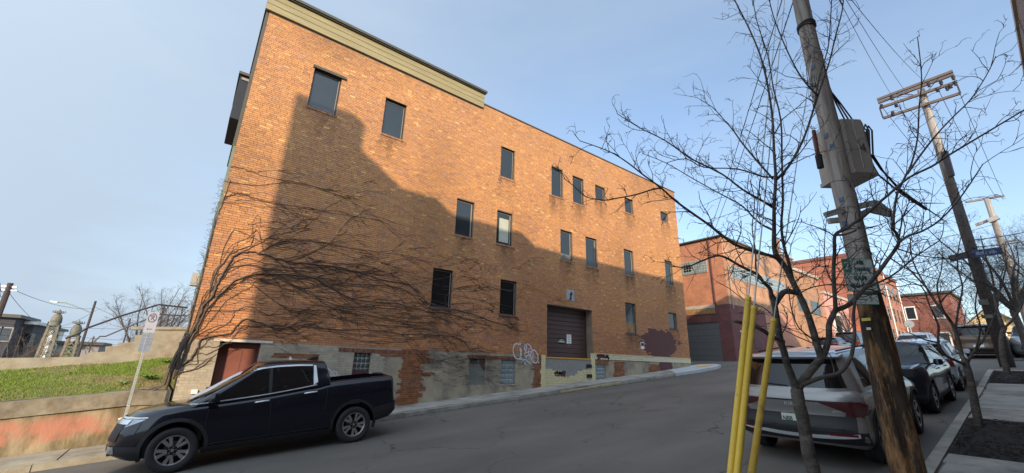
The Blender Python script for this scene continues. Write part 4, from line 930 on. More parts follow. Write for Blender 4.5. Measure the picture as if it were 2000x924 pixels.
class Shell:
    """closed car-body volume: side silhouettes xr(t), xf(t), bottom and top lines zb(x), zt(x), half width W(t), plan rounding at both ends"""
    def __init__(s, zb, zt, W, xr, xf, er=.08, ef=.14, nr=3., nf=2.4, crown=.02, taper=None):
        s.zb, s.zt, s.W, s.xr, s.xf, s.er, s.ef, s.nr, s.nf, s.crown = zb, zt, W, xr, xf, er, ef, nr, nf, crown; s.taper = taper or (lambda u: 1.)
    def E(s, u):
        if u < s.er: return max(1-(1-u/s.er)**s.nr, 0)**(1/s.nr)
        if u > 1-s.ef: return max(1-(1-(1-u)/s.ef)**s.nf, 0)**(1/s.nf)
        return 1.
    def pos(s, u, t, side=1, inset=0):
        x = lerp(s.xr(t), s.xf(t), u); y = s.W(t)*s.E(u)*s.taper(u)
        return Vector((x, side*y, lerp(s.zb(x), s.zt(x), t)))
    def sideY(s, x, z):
        t = (z-s.zb(x))/(s.zt(x)-s.zb(x)); t = min(max(t, 0), 1); u = (x-s.xr(t))/(s.xf(t)-s.xr(t)); u = min(max(u, 0), 1)
        return s.W(t)*s.E(u)*s.taper(u)
    def endX(s, y, z, rear=True):
        x = s.xr(.5) if rear else s.xf(.5)
        for _ in range(4):
            t = min(max((z-s.zb(x))/(s.zt(x)-s.zb(x)), 0), 1); fr = min(abs(y)/(s.W(t)*s.taper(0 if rear else 1)), .999)
            e, n = (s.er, s.nr) if rear else (s.ef, s.nf); u = e*(1-(1-fr**n)**(1/n)); u = u if rear else 1-u
            x = lerp(s.xr(t), s.xf(t), u)
        return x
    def mesh(s, nu=64, ntt=22):
        us = [0.]; k = 9
        us = [s.er*(1-math.cos(math.pi/2*i/k)) for i in range(k)]+list(np.linspace(s.er, 1-s.ef, nu))+[1-s.ef*(1-math.cos(math.pi/2*i/k)) for i in range(k-1, -1, -1)]
        ts = [.5-.5*math.cos(math.pi*j/ntt) for j in range(ntt+1)]
        mb = MB(); n = len(us); V = []; F = []
        L = [[None]*n for _ in ts]; Rr = [[None]*n for _ in ts]
        for j, t in enumerate(ts):
            for i, u in enumerate(us):
                p = s.pos(u, t); L[j][i] = len(V); V.append(p)
                if i in (0, n-1): Rr[j][i] = L[j][i]; V[-1].y = 0
                else: Rr[j][i] = len(V); V.append(Vector((p.x, -p.y, p.z)))
        for j in range(len(ts)-1):
            for i in range(n-1):
                F.append((L[j][i], L[j][i+1], L[j+1][i+1], L[j+1][i])[::-1]); F.append((Rr[j][i], Rr[j][i+1], Rr[j+1][i+1], Rr[j+1][i]))
        # top skin with crown
        nj = 8; prev = [L[-1][i] for i in range(n)]
        for q in range(1, nj+1):
            cur = []
            for i in range(n):
                if i in (0, n-1): cur.append(L[-1][i]); continue
                if q == nj: cur.append(Rr[-1][i]); continue
                a = V[L[-1][i]]; f = 1-2*q/nj; V.append(Vector((a.x, a.y*f, a.z+s.crown*(1-f*f)*min(1, a.y/.4)))); cur.append(len(V)-1)
            for i in range(n-1):
                F.append((prev[i], prev[i+1], cur[i+1], cur[i])[::-1])
            prev = cur
        for i in range(n-1): F.append((L[0][i], L[0][i+1], Rr[0][i+1], Rr[0][i]))
        F2 = []
        for f in F:
            g = [];
            for v in f:
                if v not in g: g.append(v)
            if len(g) > 2: F2.append(tuple(g))
        return mb.add(V, F2)
def to_obj(name, mb, m, par, cutters=(), sharp=32):
    o = mb.build(name, m, par)
    bm = bmesh.new(); bm.from_mesh(o.data); bmesh.ops.remove_doubles(bm, verts=bm.verts, dist=.0004); bmesh.ops.recalc_face_normals(bm, faces=bm.faces); bm.to_mesh(o.data); bm.free()
    if cutters:
        cs = []
        for c_ in cutters:
            co = c_.build('cutter', M_black); bm = bmesh.new(); bm.from_mesh(co.data); bmesh.ops.recalc_face_normals(bm, faces=bm.faces); bm.to_mesh(co.data); bm.free()
            md = o.modifiers.new('b', 'BOOLEAN'); md.object = co; md.operation = 'DIFFERENCE'; md.solver = 'EXACT'; cs.append(co)
        o.parent = None; dg = bpy.context.evaluated_depsgraph_get(); me = bpy.data.meshes.new_from_object(o.evaluated_get(dg)); o.modifiers.clear(); old = o.data; o.data = me; bpy.data.meshes.remove(old); o.parent = par; me.name = name
        for co in cs: d = co.data; bpy.data.objects.remove(co); bpy.data.meshes.remove(d)
    o.data.shade_smooth(); o.data.set_sharp_from_angle(angle=R(sharp))
    return o
def cylcut(x, z, r, y0, y1, n=40):
    mb = MB(); V = []
    for y in (y0, y1):
        for k in range(n): a = 2*math.pi*k/n; V.append((x+r*math.cos(a), y, z+r*math.sin(a)))
    return mb.add(V, [tuple(range(n)), tuple(range(2*n-1, n-1, -1))]+[(k, (k+1) % n, (k+1) % n+n, k+n) for k in range(n)])
def grid_patch(fn, nu, nv, eps, th=.012):       # fn(s,t)->(point, outward normal)
    V = []; F = []
    for i in range(nu+1):
        for j in range(nv+1): p, nrm = fn(i/nu, j/nv); V.append(p+nrm*eps)
    m = nv+1
    for i in range(nu):
        for j in range(nv): a = i*m+j; F.append((a, a+m, a+m+1, a+1))
    rim = [i*m for i in range(nu+1)]+[nu*m+j for j in range(1, m)]+[i*m+nv for i in range(nu-1, -1, -1)]+[j for j in range(nv-1, 0, -1)]
    base = len(V)
    idx = {}
    for q, r_ in enumerate(rim):
        i, j = divmod(r_, m); p, nrm = fn(i/nu, j/nv); V.append(p+nrm*(eps-th))
    for q in range(len(rim)): a, b = rim[q], rim[(q+1) % len(rim)]; F.append((a, base+q, base+(q+1) % len(rim), b))
    return MB().add(V, F)
def quadxz(c):                                   # corners lb, rb, rt, lt (x,z) -> bilinear
    def f(s, t): a = lerp(c[0][0], c[1][0], s), lerp(c[0][1], c[1][1], s); b = lerp(c[3][0], c[2][0], s), lerp(c[3][1], c[2][1], s); return lerp(a[0], b[0], t), lerp(a[1], b[1], t)
    return f
def side_patch(sh, q, m, par, name, side=1, eps=.004, nu=10, nv=6, th=.012):
    f = quadxz(q) if not callable(q) else q
    def fn(s, t): x, z = f(s, t); return Vector((x, side*sh.sideY(x, z), z)), Vector((0, side, .15)).normalized()
    mb = grid_patch(fn, nu, nv, eps, th); return to_obj(name, mb, m, par)
def end_patch(sh, q, m, par, name, rear=True, eps=.004, nu=10, nv=6, th=.012):  # q in (y,z)
    f = quadxz(q) if not callable(q) else q; sg = -1 if rear else 1
    def fn(s, t): y, z = f(s, t); return Vector((sh.endX(y, z, rear), y, z)), Vector((sg, 0, .1)).normalized()
    mb = grid_patch(fn, nu, nv, eps, th); return to_obj(name, mb, m, par)
def strip_path(pts, w):                           # polyline band in (x,z), constant height w
    xs_ = [p[0] for p in pts]; f = pw([(i/(len(pts)-1), p[0]) for i, p in enumerate(pts)]); g = pw([(i/(len(pts)-1), p[1]) for i, p in enumerate(pts)])
    return lambda s, t: (f(s), g(s)+w*(t-.5))
def norm_strip(pts, w):
    P_ = [Vector((a, b)) for a, b in pts]; n = len(P_)
    def f(s, t):
        k = min(int(s*(n-1)), n-2); u = s*(n-1)-k; p = P_[k].lerp(P_[k+1], u); a = P_[max(k-1, 0)] if u < .5 else P_[k]; b = P_[k+1] if u < .5 else P_[min(k+2, n-1)]; d = (b-a).normalized(); q = Vector((-d.y, d.x)); p = p+q*w*(t-.5); return p.x, p.y
    return f
def arc_strip(cx_, cz_, r, w, a0, a1):
    return lambda s, t: (cx_+(r+w*t)*math.cos(lerp(a0, a1, s)), cz_+(r+w*t)*math.sin(lerp(a0, a1, s)))
WHEELS = {}
def wheel(par, x, y, r, w, rr, style, side):      # side = +1 outer face towards +y
    key = (r, w, rr, style)
    if key not in WHEELS:
        ty = MB(); h = w/2
        ty.lathe([(rr, -h*.8), (rr+.02, -h*.95), (r*.86, -h), (r*.95, -h*.93), (r, -h*.74), (r, -h*.25), (r-.008, -h*.22), (r-.008, -h*.16), (r, -h*.13), (r, h*.13), (r-.008, h*.16), (r-.008, h*.22), (r, h*.25), (r, h*.74), (r*.95, h*.93), (r*.86, h), (rr+.02, h*.95), (rr, h*.8)], axis='Y', n=40)
        rim = MB(); rim.lathe([(rr+.004, h*.86), (rr-.018, h*.84), (rr-.03, h*.6), (rr-.04, -h*.5), (.02, -h*.5)], axis='Y', n=36, mi=1)
        rim.lathe([(rr+.006, h*.80), (rr+.004, h*.90), (rr-.012, h*.91), (rr-.02, h*.82)], axis='Y', n=40, mi=0)
        rim.lathe([(.075, h*.4), (.075, h*.74), (.045, h*.80), (0, h*.80)], axis='Y', n=18, mi=1)
        for k in range(5):
            for d in ((-.19, .19) if style == 'twin' else (-.09, .09)):
                a = 2*math.pi*k/5+math.pi/2; ca = a+d*1.25; r0, r1 = .06, rr-.012; hw0, hw1 = (.018, .032) if style == 'twin' else (.02, .024)
                def P_(rad, ang, off, yy): return (rad*math.cos(ang)-off*math.sin(ang), yy, rad*math.sin(ang)+off*math.cos(ang))
                b0 = a+d*.6; y0, y1 = h*.70, h*.84
                V = [P_(r0, b0, -hw0, y0), P_(r0, b0, hw0, y0), P_(r1, ca, hw1, y1), P_(r1, ca, -hw1, y1)]; V += [(v[0], v[1]-.045, v[2]) for v in V]
                rim.add(V, [(0, 1, 2, 3)], 0); rim.add(V, [(0, 4, 5, 1), (1, 5, 6, 2), (2, 6, 7, 3), (3, 7, 4, 0)], 1)
            a = 2*math.pi*(k+.5)/5+math.pi/2; rim.lathe([(.011, h*.76), (.009, h*.84), (0, h*.84)], c=(.055*math.cos(a), 0, .055*math.sin(a)), axis='Y', n=6, mi=0)
        rim.lathe([(.028, h*.8), (.026, h*.83), (0, h*.83)], axis='Y', n=12, mi=0)
        root = bpy.data.objects.new('wheel', ty.v and None); 
        tmp = ty.build('tyre', M_tyre); tmp.data.shade_smooth(); t2 = rim.build('rim', [M_alloy, M_rimdark]); t2.data.set_sharp_from_angle(angle=R(30))
        hub = MB().lathe([(rr*.55, -h*.5), (rr*.55, -h*.2), (0, -h*.2)], axis='Y', n=24).build('brake_disc', M_galv)
        bpy.data.objects.remove(root)
        WHEELS[key] = (tmp.data, t2.data, hub.data)
        for q in (tmp, t2, hub): bpy.data.objects.remove(q)
    d = WHEELS[key]
    wo_ = bpy.data.objects.new('wheel', d[2]); COL.objects.link(wo_); wo_.parent = par; wo_.location = (x, y, r); wo_.rotation_euler = (0, random.uniform(0, 1), 0) if side > 0 else (0, random.uniform(0, 1), math.pi)
    for nm, me in (('tyre', d[0]), ('rim', d[1])):
        q = bpy.data.objects.new(nm, me); COL.objects.link(q); q.parent = wo_
    return wo_
def place_vehicle(t, X, Y, heading, yaw=0):
    sl = (G(X+1.6)-G(X-1.6))/3.2; up = Vector((-sl, 0, 1)).normalized(); fw = Vector((math.cos(yaw), math.sin(yaw), sl*math.cos(yaw))).normalized()*heading; up = (up-fw*up.dot(fw)).normalized(); left = up.cross(fw)
    t.matrix_world = Matrix(((fw.x, left.x, up.x, X), (fw.y, left.y, up.y, Y), (fw.z, left.z, up.z, (G(X+1.6)+G(X-1.6))/2), (0, 0, 0, 1)))

# ---------------------------------------------------------------- black pickup
pt = empty('pickup_truck', 'black crew cab pickup with chrome window trim parked in front of the warehouse', 'pickup truck')
P_blk = paint('black_car_paint', (.005, .007, .013), .0, .2)
AX = 1.59; RW = .375
zt = sm([(-2.62, 1.27), (-2.5, 1.335), (-2.2, 1.345), (-1.6, 1.33), (-1.0, 1.30), (-.8, 1.26), (-.5, 1.235), (.2, 1.165), (1.0, 1.115), (1.5, 1.09), (1.95, 1.045), (2.25, .985), (2.42, .91), (2.56, .80)])
zb = sm([(-2.7, .50), (-2.3, .42), (-1.9, .36), (-1.0, .27), (1.0, .25), (2.0, .24), (2.55, .27)])
Wt = sm([(0, .88), (.06, .93), (.25, .965), (.5, .985), (.68, .992), (.8, .975), (.9, .95), (.96, .915), (1.0, .86)])
low = Shell(zb, zt, Wt, sm([(0, -2.55), (.15, -2.66), (.35, -2.66), (.42, -2.62), (1, -2.60)]), sm([(0, 2.36), (.12, 2.5), (.3, 2.555), (.55, 2.54), (.8, 2.48), (.93, 2.40), (1.0, 2.30)]), er=.035, ef=.17, nr=2.6, nf=2.3, crown=.035)
cuts = [cylcut(AX, RW+.02, .455, .55, 1.3), cylcut(AX, RW+.02, .455, -1.3, -.55), cylcut(-AX, RW+.02, .455, .55, 1.3), cylcut(-AX, RW+.02, .455, -1.3, -.55), MB().box((-2.5, -.72, .80), (-1.02, .72, 1.6))]
body = to_obj('body', low.mesh(), P_blk, pt, cuts)
MB().box((-2.52, -.74, .70), (-1.0, .74, .79)).build('bed_liner', M_plastic, pt)
# cab
gzb = lambda x: low.zt(min(max(x, -1), 1.6))-.03
gzt = sm([(-1.3, 1.74), (-.9, 1.765), (-.5, 1.79), (0, 1.80), (.3, 1.785), (.6, 1.74), (1.6, 1.66)])
gW = sm([(0, .93), (.15, .915), (.5, .84), (.8, .775), (.93, .73), (1.0, .64)])
cab = Shell(gzb, gzt, gW, sm([(0, -1.10), (.5, -1.05), (1, -.97)]), sm([(0, 1.62), (.3, 1.22), (.6, .84), (.85, .52), (1, .33)]), er=.03, ef=.10, nr=3, nf=2.2, crown=.03)
cabo = to_obj('cab', cab.mesh(50, 18), P_blk, pt)
def bel(x, o=0): return low.zt(x)+o
for sd in (1, -1):
    gl = to_obj('side_window', grid_patch(lambda s, t_, sd=sd: ((lambda x, z: (Vector((x, sd*cab.sideY(x, z), z)), Vector((0, sd, .3)).normalized()))(lerp(.16, lerp(1.17, .34, t_**.85), s), lerp(bel(lerp(.16, 1.1, s))+.012, 1.69-.02*s-.03*s*s, t_))), 12, 8, .004), M_autoglass, pt)
    to_obj('side_window', grid_patch(lambda s, t_, sd=sd: ((lambda x, z: (Vector((x, sd*cab.sideY(x, z), z)), Vector((0, sd, .3)).normalized()))(lerp(-.68, .10, s), lerp(bel(lerp(-.68, .1, s))+.012+(.03*(1-s)**3), 1.685-.03*(1-s), t_))), 10, 8, .004), M_autoglass, pt)
    side_patch(cab, [(.10, 1.19), (.16, 1.18), (.16, 1.70), (.10, 1.70)], M_plastic, pt, 'door_pillar', sd, .006, 2, 6)
    # chrome loop
    top = [(1.42, 1.15), (1.2, 1.27), (.95, 1.42), (.7, 1.56), (.5, 1.645), (.3, 1.69), (0, 1.715), (-.4, 1.712), (-.68, 1.695)]
    to_obj('chrome_trim', grid_patch(lambda s, t_, sd=sd: ((lambda xz: (Vector((xz[0], sd*cab.sideY(*xz), xz[1])), Vector((0, sd, .3)).normalized()))(norm_strip(top, .030)(s, t_))), 26, 1, .012, .015), M_trim, pt)
    side_patch(cab, [(-.78, 1.34), (-.69, 1.28), (-.70, 1.70), (-.75, 1.685)], M_trim, pt, 'chrome_trim', sd, .014, 2, 8)
    side_patch(low, strip_path([(x, low.zt(x)-.004-(.0 if x > -.5 else .0)) for x in (1.35, 1.0, .5, 0, -.4, -.6, -.76)], .02) if False else (lambda s, t_: (lerp(1.40, -.74, s), low.zt(lerp(1.40, -.74, s))+.004-.02*t_+.05*max(0, s-.85))), M_trim, pt, 'chrome_trim', sd, .012, 20, 1, .015) if False else None
    to_obj('chrome_trim', grid_patch(lambda s, t_, sd=sd: ((lambda x: (Vector((x, sd*(cab.sideY(x, low.zt(x)+.01)+.0), low.zt(x)+.018*t_+.004+.10*max(0, s-.8)*.8)), Vector((0, sd, .3)).normalized()))(lerp(1.42, -.76, s))), 22, 1, .014, .02), M_trim, pt)
    for hx in (.27, -.63):
        hb = MB(); hz = low.zt(hx)-.10; yy = sd*(low.sideY(hx, hz)+.032)
        hb.tube([(hx+.12, yy-sd*.03, hz-.012), (hx+.10, yy, hz-.008), (hx, yy+sd*.008, hz), (hx-.12, yy, hz+.004), (hx-.14, yy-sd*.03, hz+.004)], [.008, .014, .016, .014, .008], 8); hb.build('door_handle', M_trim, pt, smooth=True)
    for pts in ([(.12, 1.15), (.10, .8), (.09, .4)], [(-.98, 1.28), (-.96, .9), (-.93, .72)], [(1.12, 1.08), (1.16, .8), (1.12, .45)], [(-.93, .72), (-1.06, .62), (-1.12, .5)]):
        side_patch(low, norm_strip(pts, .008), M_black, pt, 'door_seam', sd, .0015, 8, 1, .003)
    side_patch(low, (lambda s, t_: (lerp(1.18, -1.13, s), lerp(.255, .36, t_))), M_plastic, pt, 'sill_cladding', sd, .012, 20, 2, .02)
    side_patch(low, (lambda s, t_: (lerp(1.15, -1.1, s), .395+.012*t_+.01*s)), M_plastic, pt, 'sill_line', sd, .012, 20, 1, .014)
    for ax in (AX, -AX): side_patch(low, arc_strip(ax, RW+.02, .452, .062, -.35 if ax > 0 else -.15, math.pi+(.15 if ax > 0 else .3)), M_plastic, pt, 'arch_flare', sd, .016, 26, 2, .03)
    side_patch(low, [(-2.60, .50), (-2.03, .44), (-2.03, .70), (-2.60, .76)], M_plastic, pt, 'rear_bumper', sd, .02, 8, 3, .03)
    side_patch(low, [(2.06, .28), (2.53, .28), (2.53, .52), (2.10, .50)], M_plastic, pt, 'front_bumper', sd, .012, 8, 3, .03)
    # headlamp wraps the corner
    hp = [(1.98, .955), (2.47, .70), (2.46, .875), (2.30, .955)]
    side_patch(low, [(2.02, .93), (2.44, .76), (2.465, .885), (2.25, .945)], M_lamp, pt, 'headlight', sd, .006, 10, 4)
    side_patch(low, norm_strip([(2.0, .955), (2.25, .955), (2.46, .90)], .018), M_white, pt, 'light_bar', sd, .012, 8, 1)
    side_patch(low, [(2.16, .70), (2.44, .73), (2.44, .755), (2.08, .88)], M_chrome if False else P_blk, pt, 'lamp_cheek', sd, .008, 6, 2)
    side_patch(low, [(2.40, .38), (2.51, .38), (2.51, .50), (2.42, .50)], M_lamp, pt, 'fog_lamp', sd, .02, 4, 3)
    side_patch(low, [(-2.61, .86), (-2.50, .84), (-2.48, 1.22), (-2.61, 1.23)], M_taild, pt, 'taillight', sd, .008, 4, 6)
    side_patch(low, [(-2.60, 1.06), (-2.53, 1.06), (-2.52, 1.15), (-2.60, 1.15)], M_tail, pt, 'marker_lamp', sd, .012, 3, 3)
    mr = Shell(pw([(-9, 1.14), (9, 1.14)]), pw([(-9, 1.29), (9, 1.29)]), sm([(0, .09), (.5, .115), (1, .085)]), pw([(0, .98), (1, .99)]), pw([(0, 1.16), (1, 1.13)]), er=.1, ef=.6, nf=2, crown=.01)
    mb = mr.mesh(8, 6); mb.v = [(v[0], v[1]+sd*1.085, v[2]) for v in mb.v]; mo = to_obj('mirror', mb, P_blk, pt)
    MB().bar((1.12, sd*.90, 1.13), (1.08, sd*1.0, 1.18), .09, .05).build('mirror_arm', M_plastic, mo)
    for ax in (AX, -AX): wheel(pt, ax, sd*.865, RW, .245, .245, 'twin', sd)
    MB().box((-2.02, sd*.97-.02, .24), (-2.0, sd*.97-.22*sd, .5)).build('mud_flap', M_plastic, pt) if False else None
to_obj('windshield', grid_patch(lambda s, t_: ((lambda y, tt: (Vector((cab.endX(y*.86*(1-.13*tt), lerp(1.14, 1.735, tt), False), y*.86*(1-.13*tt), lerp(1.14, 1.735, tt)+.0)), Vector((.6, 0, .8))))(lerp(-.9, .9, s), t_)), 14, 8, .006), M_autoglass, pt)
to_obj('rear_window', grid_patch(lambda s, t_: (Vector((cab.endX(lerp(-.6, .6, s), lerp(1.34, 1.66, t_), True), lerp(-.6, .6, s), lerp(1.34, 1.66, t_))), Vector((-1, 0, .1))), 8, 4, .006), M_autoglass, pt)
end_patch(low, [(-.62, .58), (.62, .58), (.66, .92), (-.66, .92)], M_plastic, pt, 'grille', False, .01)
end_patch(low, [(-.70, .86), (.70, .86), (.70, .93), (-.70, .93)], M_chrome, pt, 'chrome_trim', False, .02, 12, 2)
end_patch(low, [(-.75, .86), (.75, .86), (.75, 1.2), (-.75, 1.2)], P_blk, pt, 'tailgate', True, .006)
MB().prism([(-.95, 1.80), (-.66, 1.80), (-.92, 1.875), (-.96, 1.865)], -.02, .02).build('antenna_fin', M_black, pt, fix=True)
MB().box((-1.2, -.85, .3), (1.15, .85, .45)).box((-2.3, -.5, .45), (2.2, .5, .6)).build('underbody', M_black, pt)
place_vehicle(pt, 1.84, 11.13, -1)
# ---------------------------------------------------------------- generic hatchback / suv
def car(name, label, cat, col, Lh, Wd, H, wb, belt, style, X, Y, heading, group=None, detail=1, roofcol=None, tail=M_tail, plate=None, nose=.95, cowl=1.05, er=.06, glass=None):
    """Lh = half length (front, rear), style: profile numbers"""
    xf0, xr0 = Lh; hw = Wd/2; rw = style.get('rw', .35); axf = style.get('axf', wb/2); axr = axf-wb; glass = glass or M_autoglass
    t = empty(name, label, cat, group=group); P_ = col; PR = roofcol or col
    zt_ = sm([(xr0, belt+style.get('deck', .02)), (xr0+.5, belt+.03), (axr, belt+.03), (0, belt), (style['wsb'], cowl), (xf0-.55, nose+.03), (xf0-.2, nose-.07), (xf0, nose-.2)])
    zb_ = sm([(xr0, .34), (xr0+.5, .24), (axr, .2), (axf, .2), (xf0-.4, .19), (xf0, .26)])
    W_ = sm([(0, .87*hw), (.08, .94*hw), (.3, .985*hw), (.5, .975*hw), (.68, .998*hw), (.8, .985*hw), (.92, .95*hw), (1., .89*hw)])
    xr_ = sm([(0, xr0+.14), (.15, xr0+.03), (.32, xr0), (.45, xr0+.05), (.62, xr0+.055), (.8, xr0+.03), (.92, xr0+.05), (1, xr0+.11)])
    xf_ = sm([(0, xf0-.16), (.15, xf0-.02), (.4, xf0), (.7, xf0-.04), (.9, xf0-.1), (1, xf0-.22)])
    lo = Shell(zb_, zt_, W_, xr_, xf_, er=er, ef=.16, nr=2.7, nf=2.3, crown=.04)
    cu_ = [cylcut(a, rw+.02, rw+.065, s_*.55, s_*1.3) for a in (axf, axr) for s_ in (1, -1)]
    to_obj('body', lo.mesh(44 if detail else 24, 16 if detail else 10), P_, t, cu_)
    gb_ = lambda x: zt_(min(max(x, xr0+.1), style['wsb']))-.03
    gt_ = sm([(style['rr']-.3, H-.07), (style['rr']+.2, H-.03), (0, H), (style['rf'], H-.03), (style['rf']+.5, H-.10)])
    gW_ = sm([(0, .94*hw), (.12, .92*hw), (.5, .84*hw), (.82, .765*hw), (.94, .72*hw), (1, .62*hw)])
    gh = Shell(gb_, gt_, gW_, sm([(0, style['rb']), (.5, lerp(style['rb'], style['rr'], .45)), (.85, lerp(style['rb'], style['rr'], .9)), (1, style['rr']+.06)]), sm([(0, style['wsb']+.1), (.5, lerp(style['wsb'], style['rf'], .55)), (.9, style['rf']+.03), (1, style['rf']-.08)]), er=.12, ef=.12, nr=2.4, nf=2.2, crown=.035)
    to_obj('cabin', gh.mesh(36 if detail else 20, 14 if detail else 8), PR, t)
    for sd in (1, -1):
        zt2 = lambda x: gt_(x)-.115
        a0, a1, a2 = style['rb']+style.get('cq', .42), -.18, style['wsb']-.12
        for xa, xb in ((a0, a1-.03), (a1+.03, a2)):
            def fn(s, t_, xa=xa, xb=xb, sd=sd):
                zlo = zt_(lerp(xa, xb, s))+.02
                x = lerp(lerp(xa, xa+(style.get('ql', .25) if xa == a0 else 0), t_), lerp(xb, (style['rf']-.02) if xb == a2 else xb, t_), s); z = lerp(zlo, zt2(x), t_); return Vector((x, sd*gh.sideY(x, z), z)), Vector((0, sd, .3)).normalized()
            to_obj('side_window', grid_patch(fn, 10, 6, .004), glass, t)
        def fb(s, t_, sd=sd): x = lerp(a0-.05, a2+.1, s); return Vector((x, sd*gh.sideY(x, zt_(x)+.01), zt_(x)+.004+.014*t_)), Vector((0, sd, .3)).normalized()
        to_obj('chrome_trim', grid_patch(fb, 14, 1, .008, .012), M_chrome if style.get('chrome', 1) else M_plastic, t)
        side_patch(lo, (lambda s, t_: (lerp(axf-.42, axr+.42, s), lerp(.205, .36, t_))), M_plastic, t, 'sill_cladding', sd, .01, 14, 2, .02)
        for a in (axf, axr): side_patch(lo, arc_strip(a, rw+.02, rw+.06, .055, -.25, math.pi+.25), M_plastic if style.get('clad', 1) else P_, t, 'arch_flare', sd, .012, 20, 2, .02)
        if detail:
            for pts in ([(a1, belt-.02), (a1+.01, .7), (a1, .38)], [(axf-.46, cowl-.08), (axf-.48, .7), (axf-.5, .4)], [(a0+.12, belt-.03), (axr+.5, .8), (axr+.48, .5)]): side_patch(lo, norm_strip(pts, .007), M_black, t, 'door_seam', sd, .0015, 8, 1, .003)
            for hx in (a1+.12, a0+.3):
                hz_ = belt-.1; yy = sd*(lo.sideY(hx, hz_)+.03); MB().tube([(hx+.1, yy-sd*.03, hz_), (hx+.08, yy, hz_), (hx-.08, yy, hz_+.004), (hx-.1, yy-sd*.03, hz_)], .012, 7).build('door_handle', P_, t, smooth=True)
        m_ = Shell(pw([(-9, belt+.02), (9, belt+.02)]), pw([(-9, belt+.16), (9, belt+.16)]), sm([(0, .07), (.5, .095), (1, .07)]), pw([(0, style['wsb']-.32), (1, style['wsb']-.31)]), pw([(0, style['wsb']-.15), (1, style['wsb']-.18)]), er=.1, ef=.6, nf=2, crown=.01)
        mb = m_.mesh(6, 5); mb.v = [(v[0], v[1]+sd*(hw+.09), v[2]) for v in mb.v]; mo = to_obj('mirror', mb, style.get('mirror', P_), t)
        MB().bar((style['wsb']-.2, sd*(hw-.12), belt+.02), (style['wsb']-.24, sd*(hw+.03), belt+.06), .06, .04).build('mirror_arm', M_plastic, mo)
        for a in (axf, axr): wheel(t, a, sd*(hw-.125), rw, .225, rw*.66, 'five', sd)
        if style.get('rails'): MB().tube([(style['rf']-.1, sd*.60*hw, H-.01), (0, sd*.68*hw, H+.035), (style['rr']+.35, sd*.64*hw, H-.0)], .014, 6).build('roof_rail', M_black, t)
        if 'head' in style:
            side_patch(lo, style['head'], M_lamp, t, 'headlight', sd, .006, 8, 4)
    wz0, wz1 = cowl+.02, H-.085
    to_obj('windshield', grid_patch(lambda s, t_: ((lambda y, z: (Vector((gh.endX(y, z, False), y, z)), Vector((.6, 0, .8))))(lerp(-.84, .84, s)*hw*(1-.14*t_), lerp(wz0, wz1, t_))), 14, 8, .006), glass, t)
    rz0, rz1 = belt+.07, H-.12
    to_obj('rear_window', grid_patch(lambda s, t_: ((lambda y, z: (Vector((gh.endX(y, z, True), y, z)), Vector((-.9, 0, .3))))(lerp(-.80, .80, s)*hw*(1-.16*t_), lerp(rz0, rz1, t_))), 14, 8, .006), glass, t)
    if style.get('spoiler', 1):
        mb = MB(); n_ = 10; V = []
        for k in range(n_+1):
            y = lerp(-.74, .74, k/n_)*hw; x = gh.endX(y*.97, H-.09, True); V += [(x+.14, y, H-.028-.02*abs(k/n_-.5)), (x-.14, y, H-.062-.02*abs(k/n_-.5)), (x-.13, y, H-.095), (x+.1, y, H-.11)]
        F = []
        for k in range(n_): b_ = k*4; F += [(b_+i, b_+(i+1) % 4, b_+4+(i+1) % 4, b_+4+i) for i in range(4)]
        F += [(0, 1, 2, 3), (n_*4+3, n_*4+2, n_*4+1, n_*4)]; to_obj('spoiler', mb.add(V, F), PR, t)
        MB().box((style['rr']-.1, -.14, H-.098), (style['rr']-.06, .14, H-.088)).build('brake_lamp', M_tail, t)
    style.get('extra', lambda *a: None)(t, lo, gh, hw)
    place_vehicle(t, X, Y, heading, style.get('yaw', 0))
    return t, lo, gh, hw
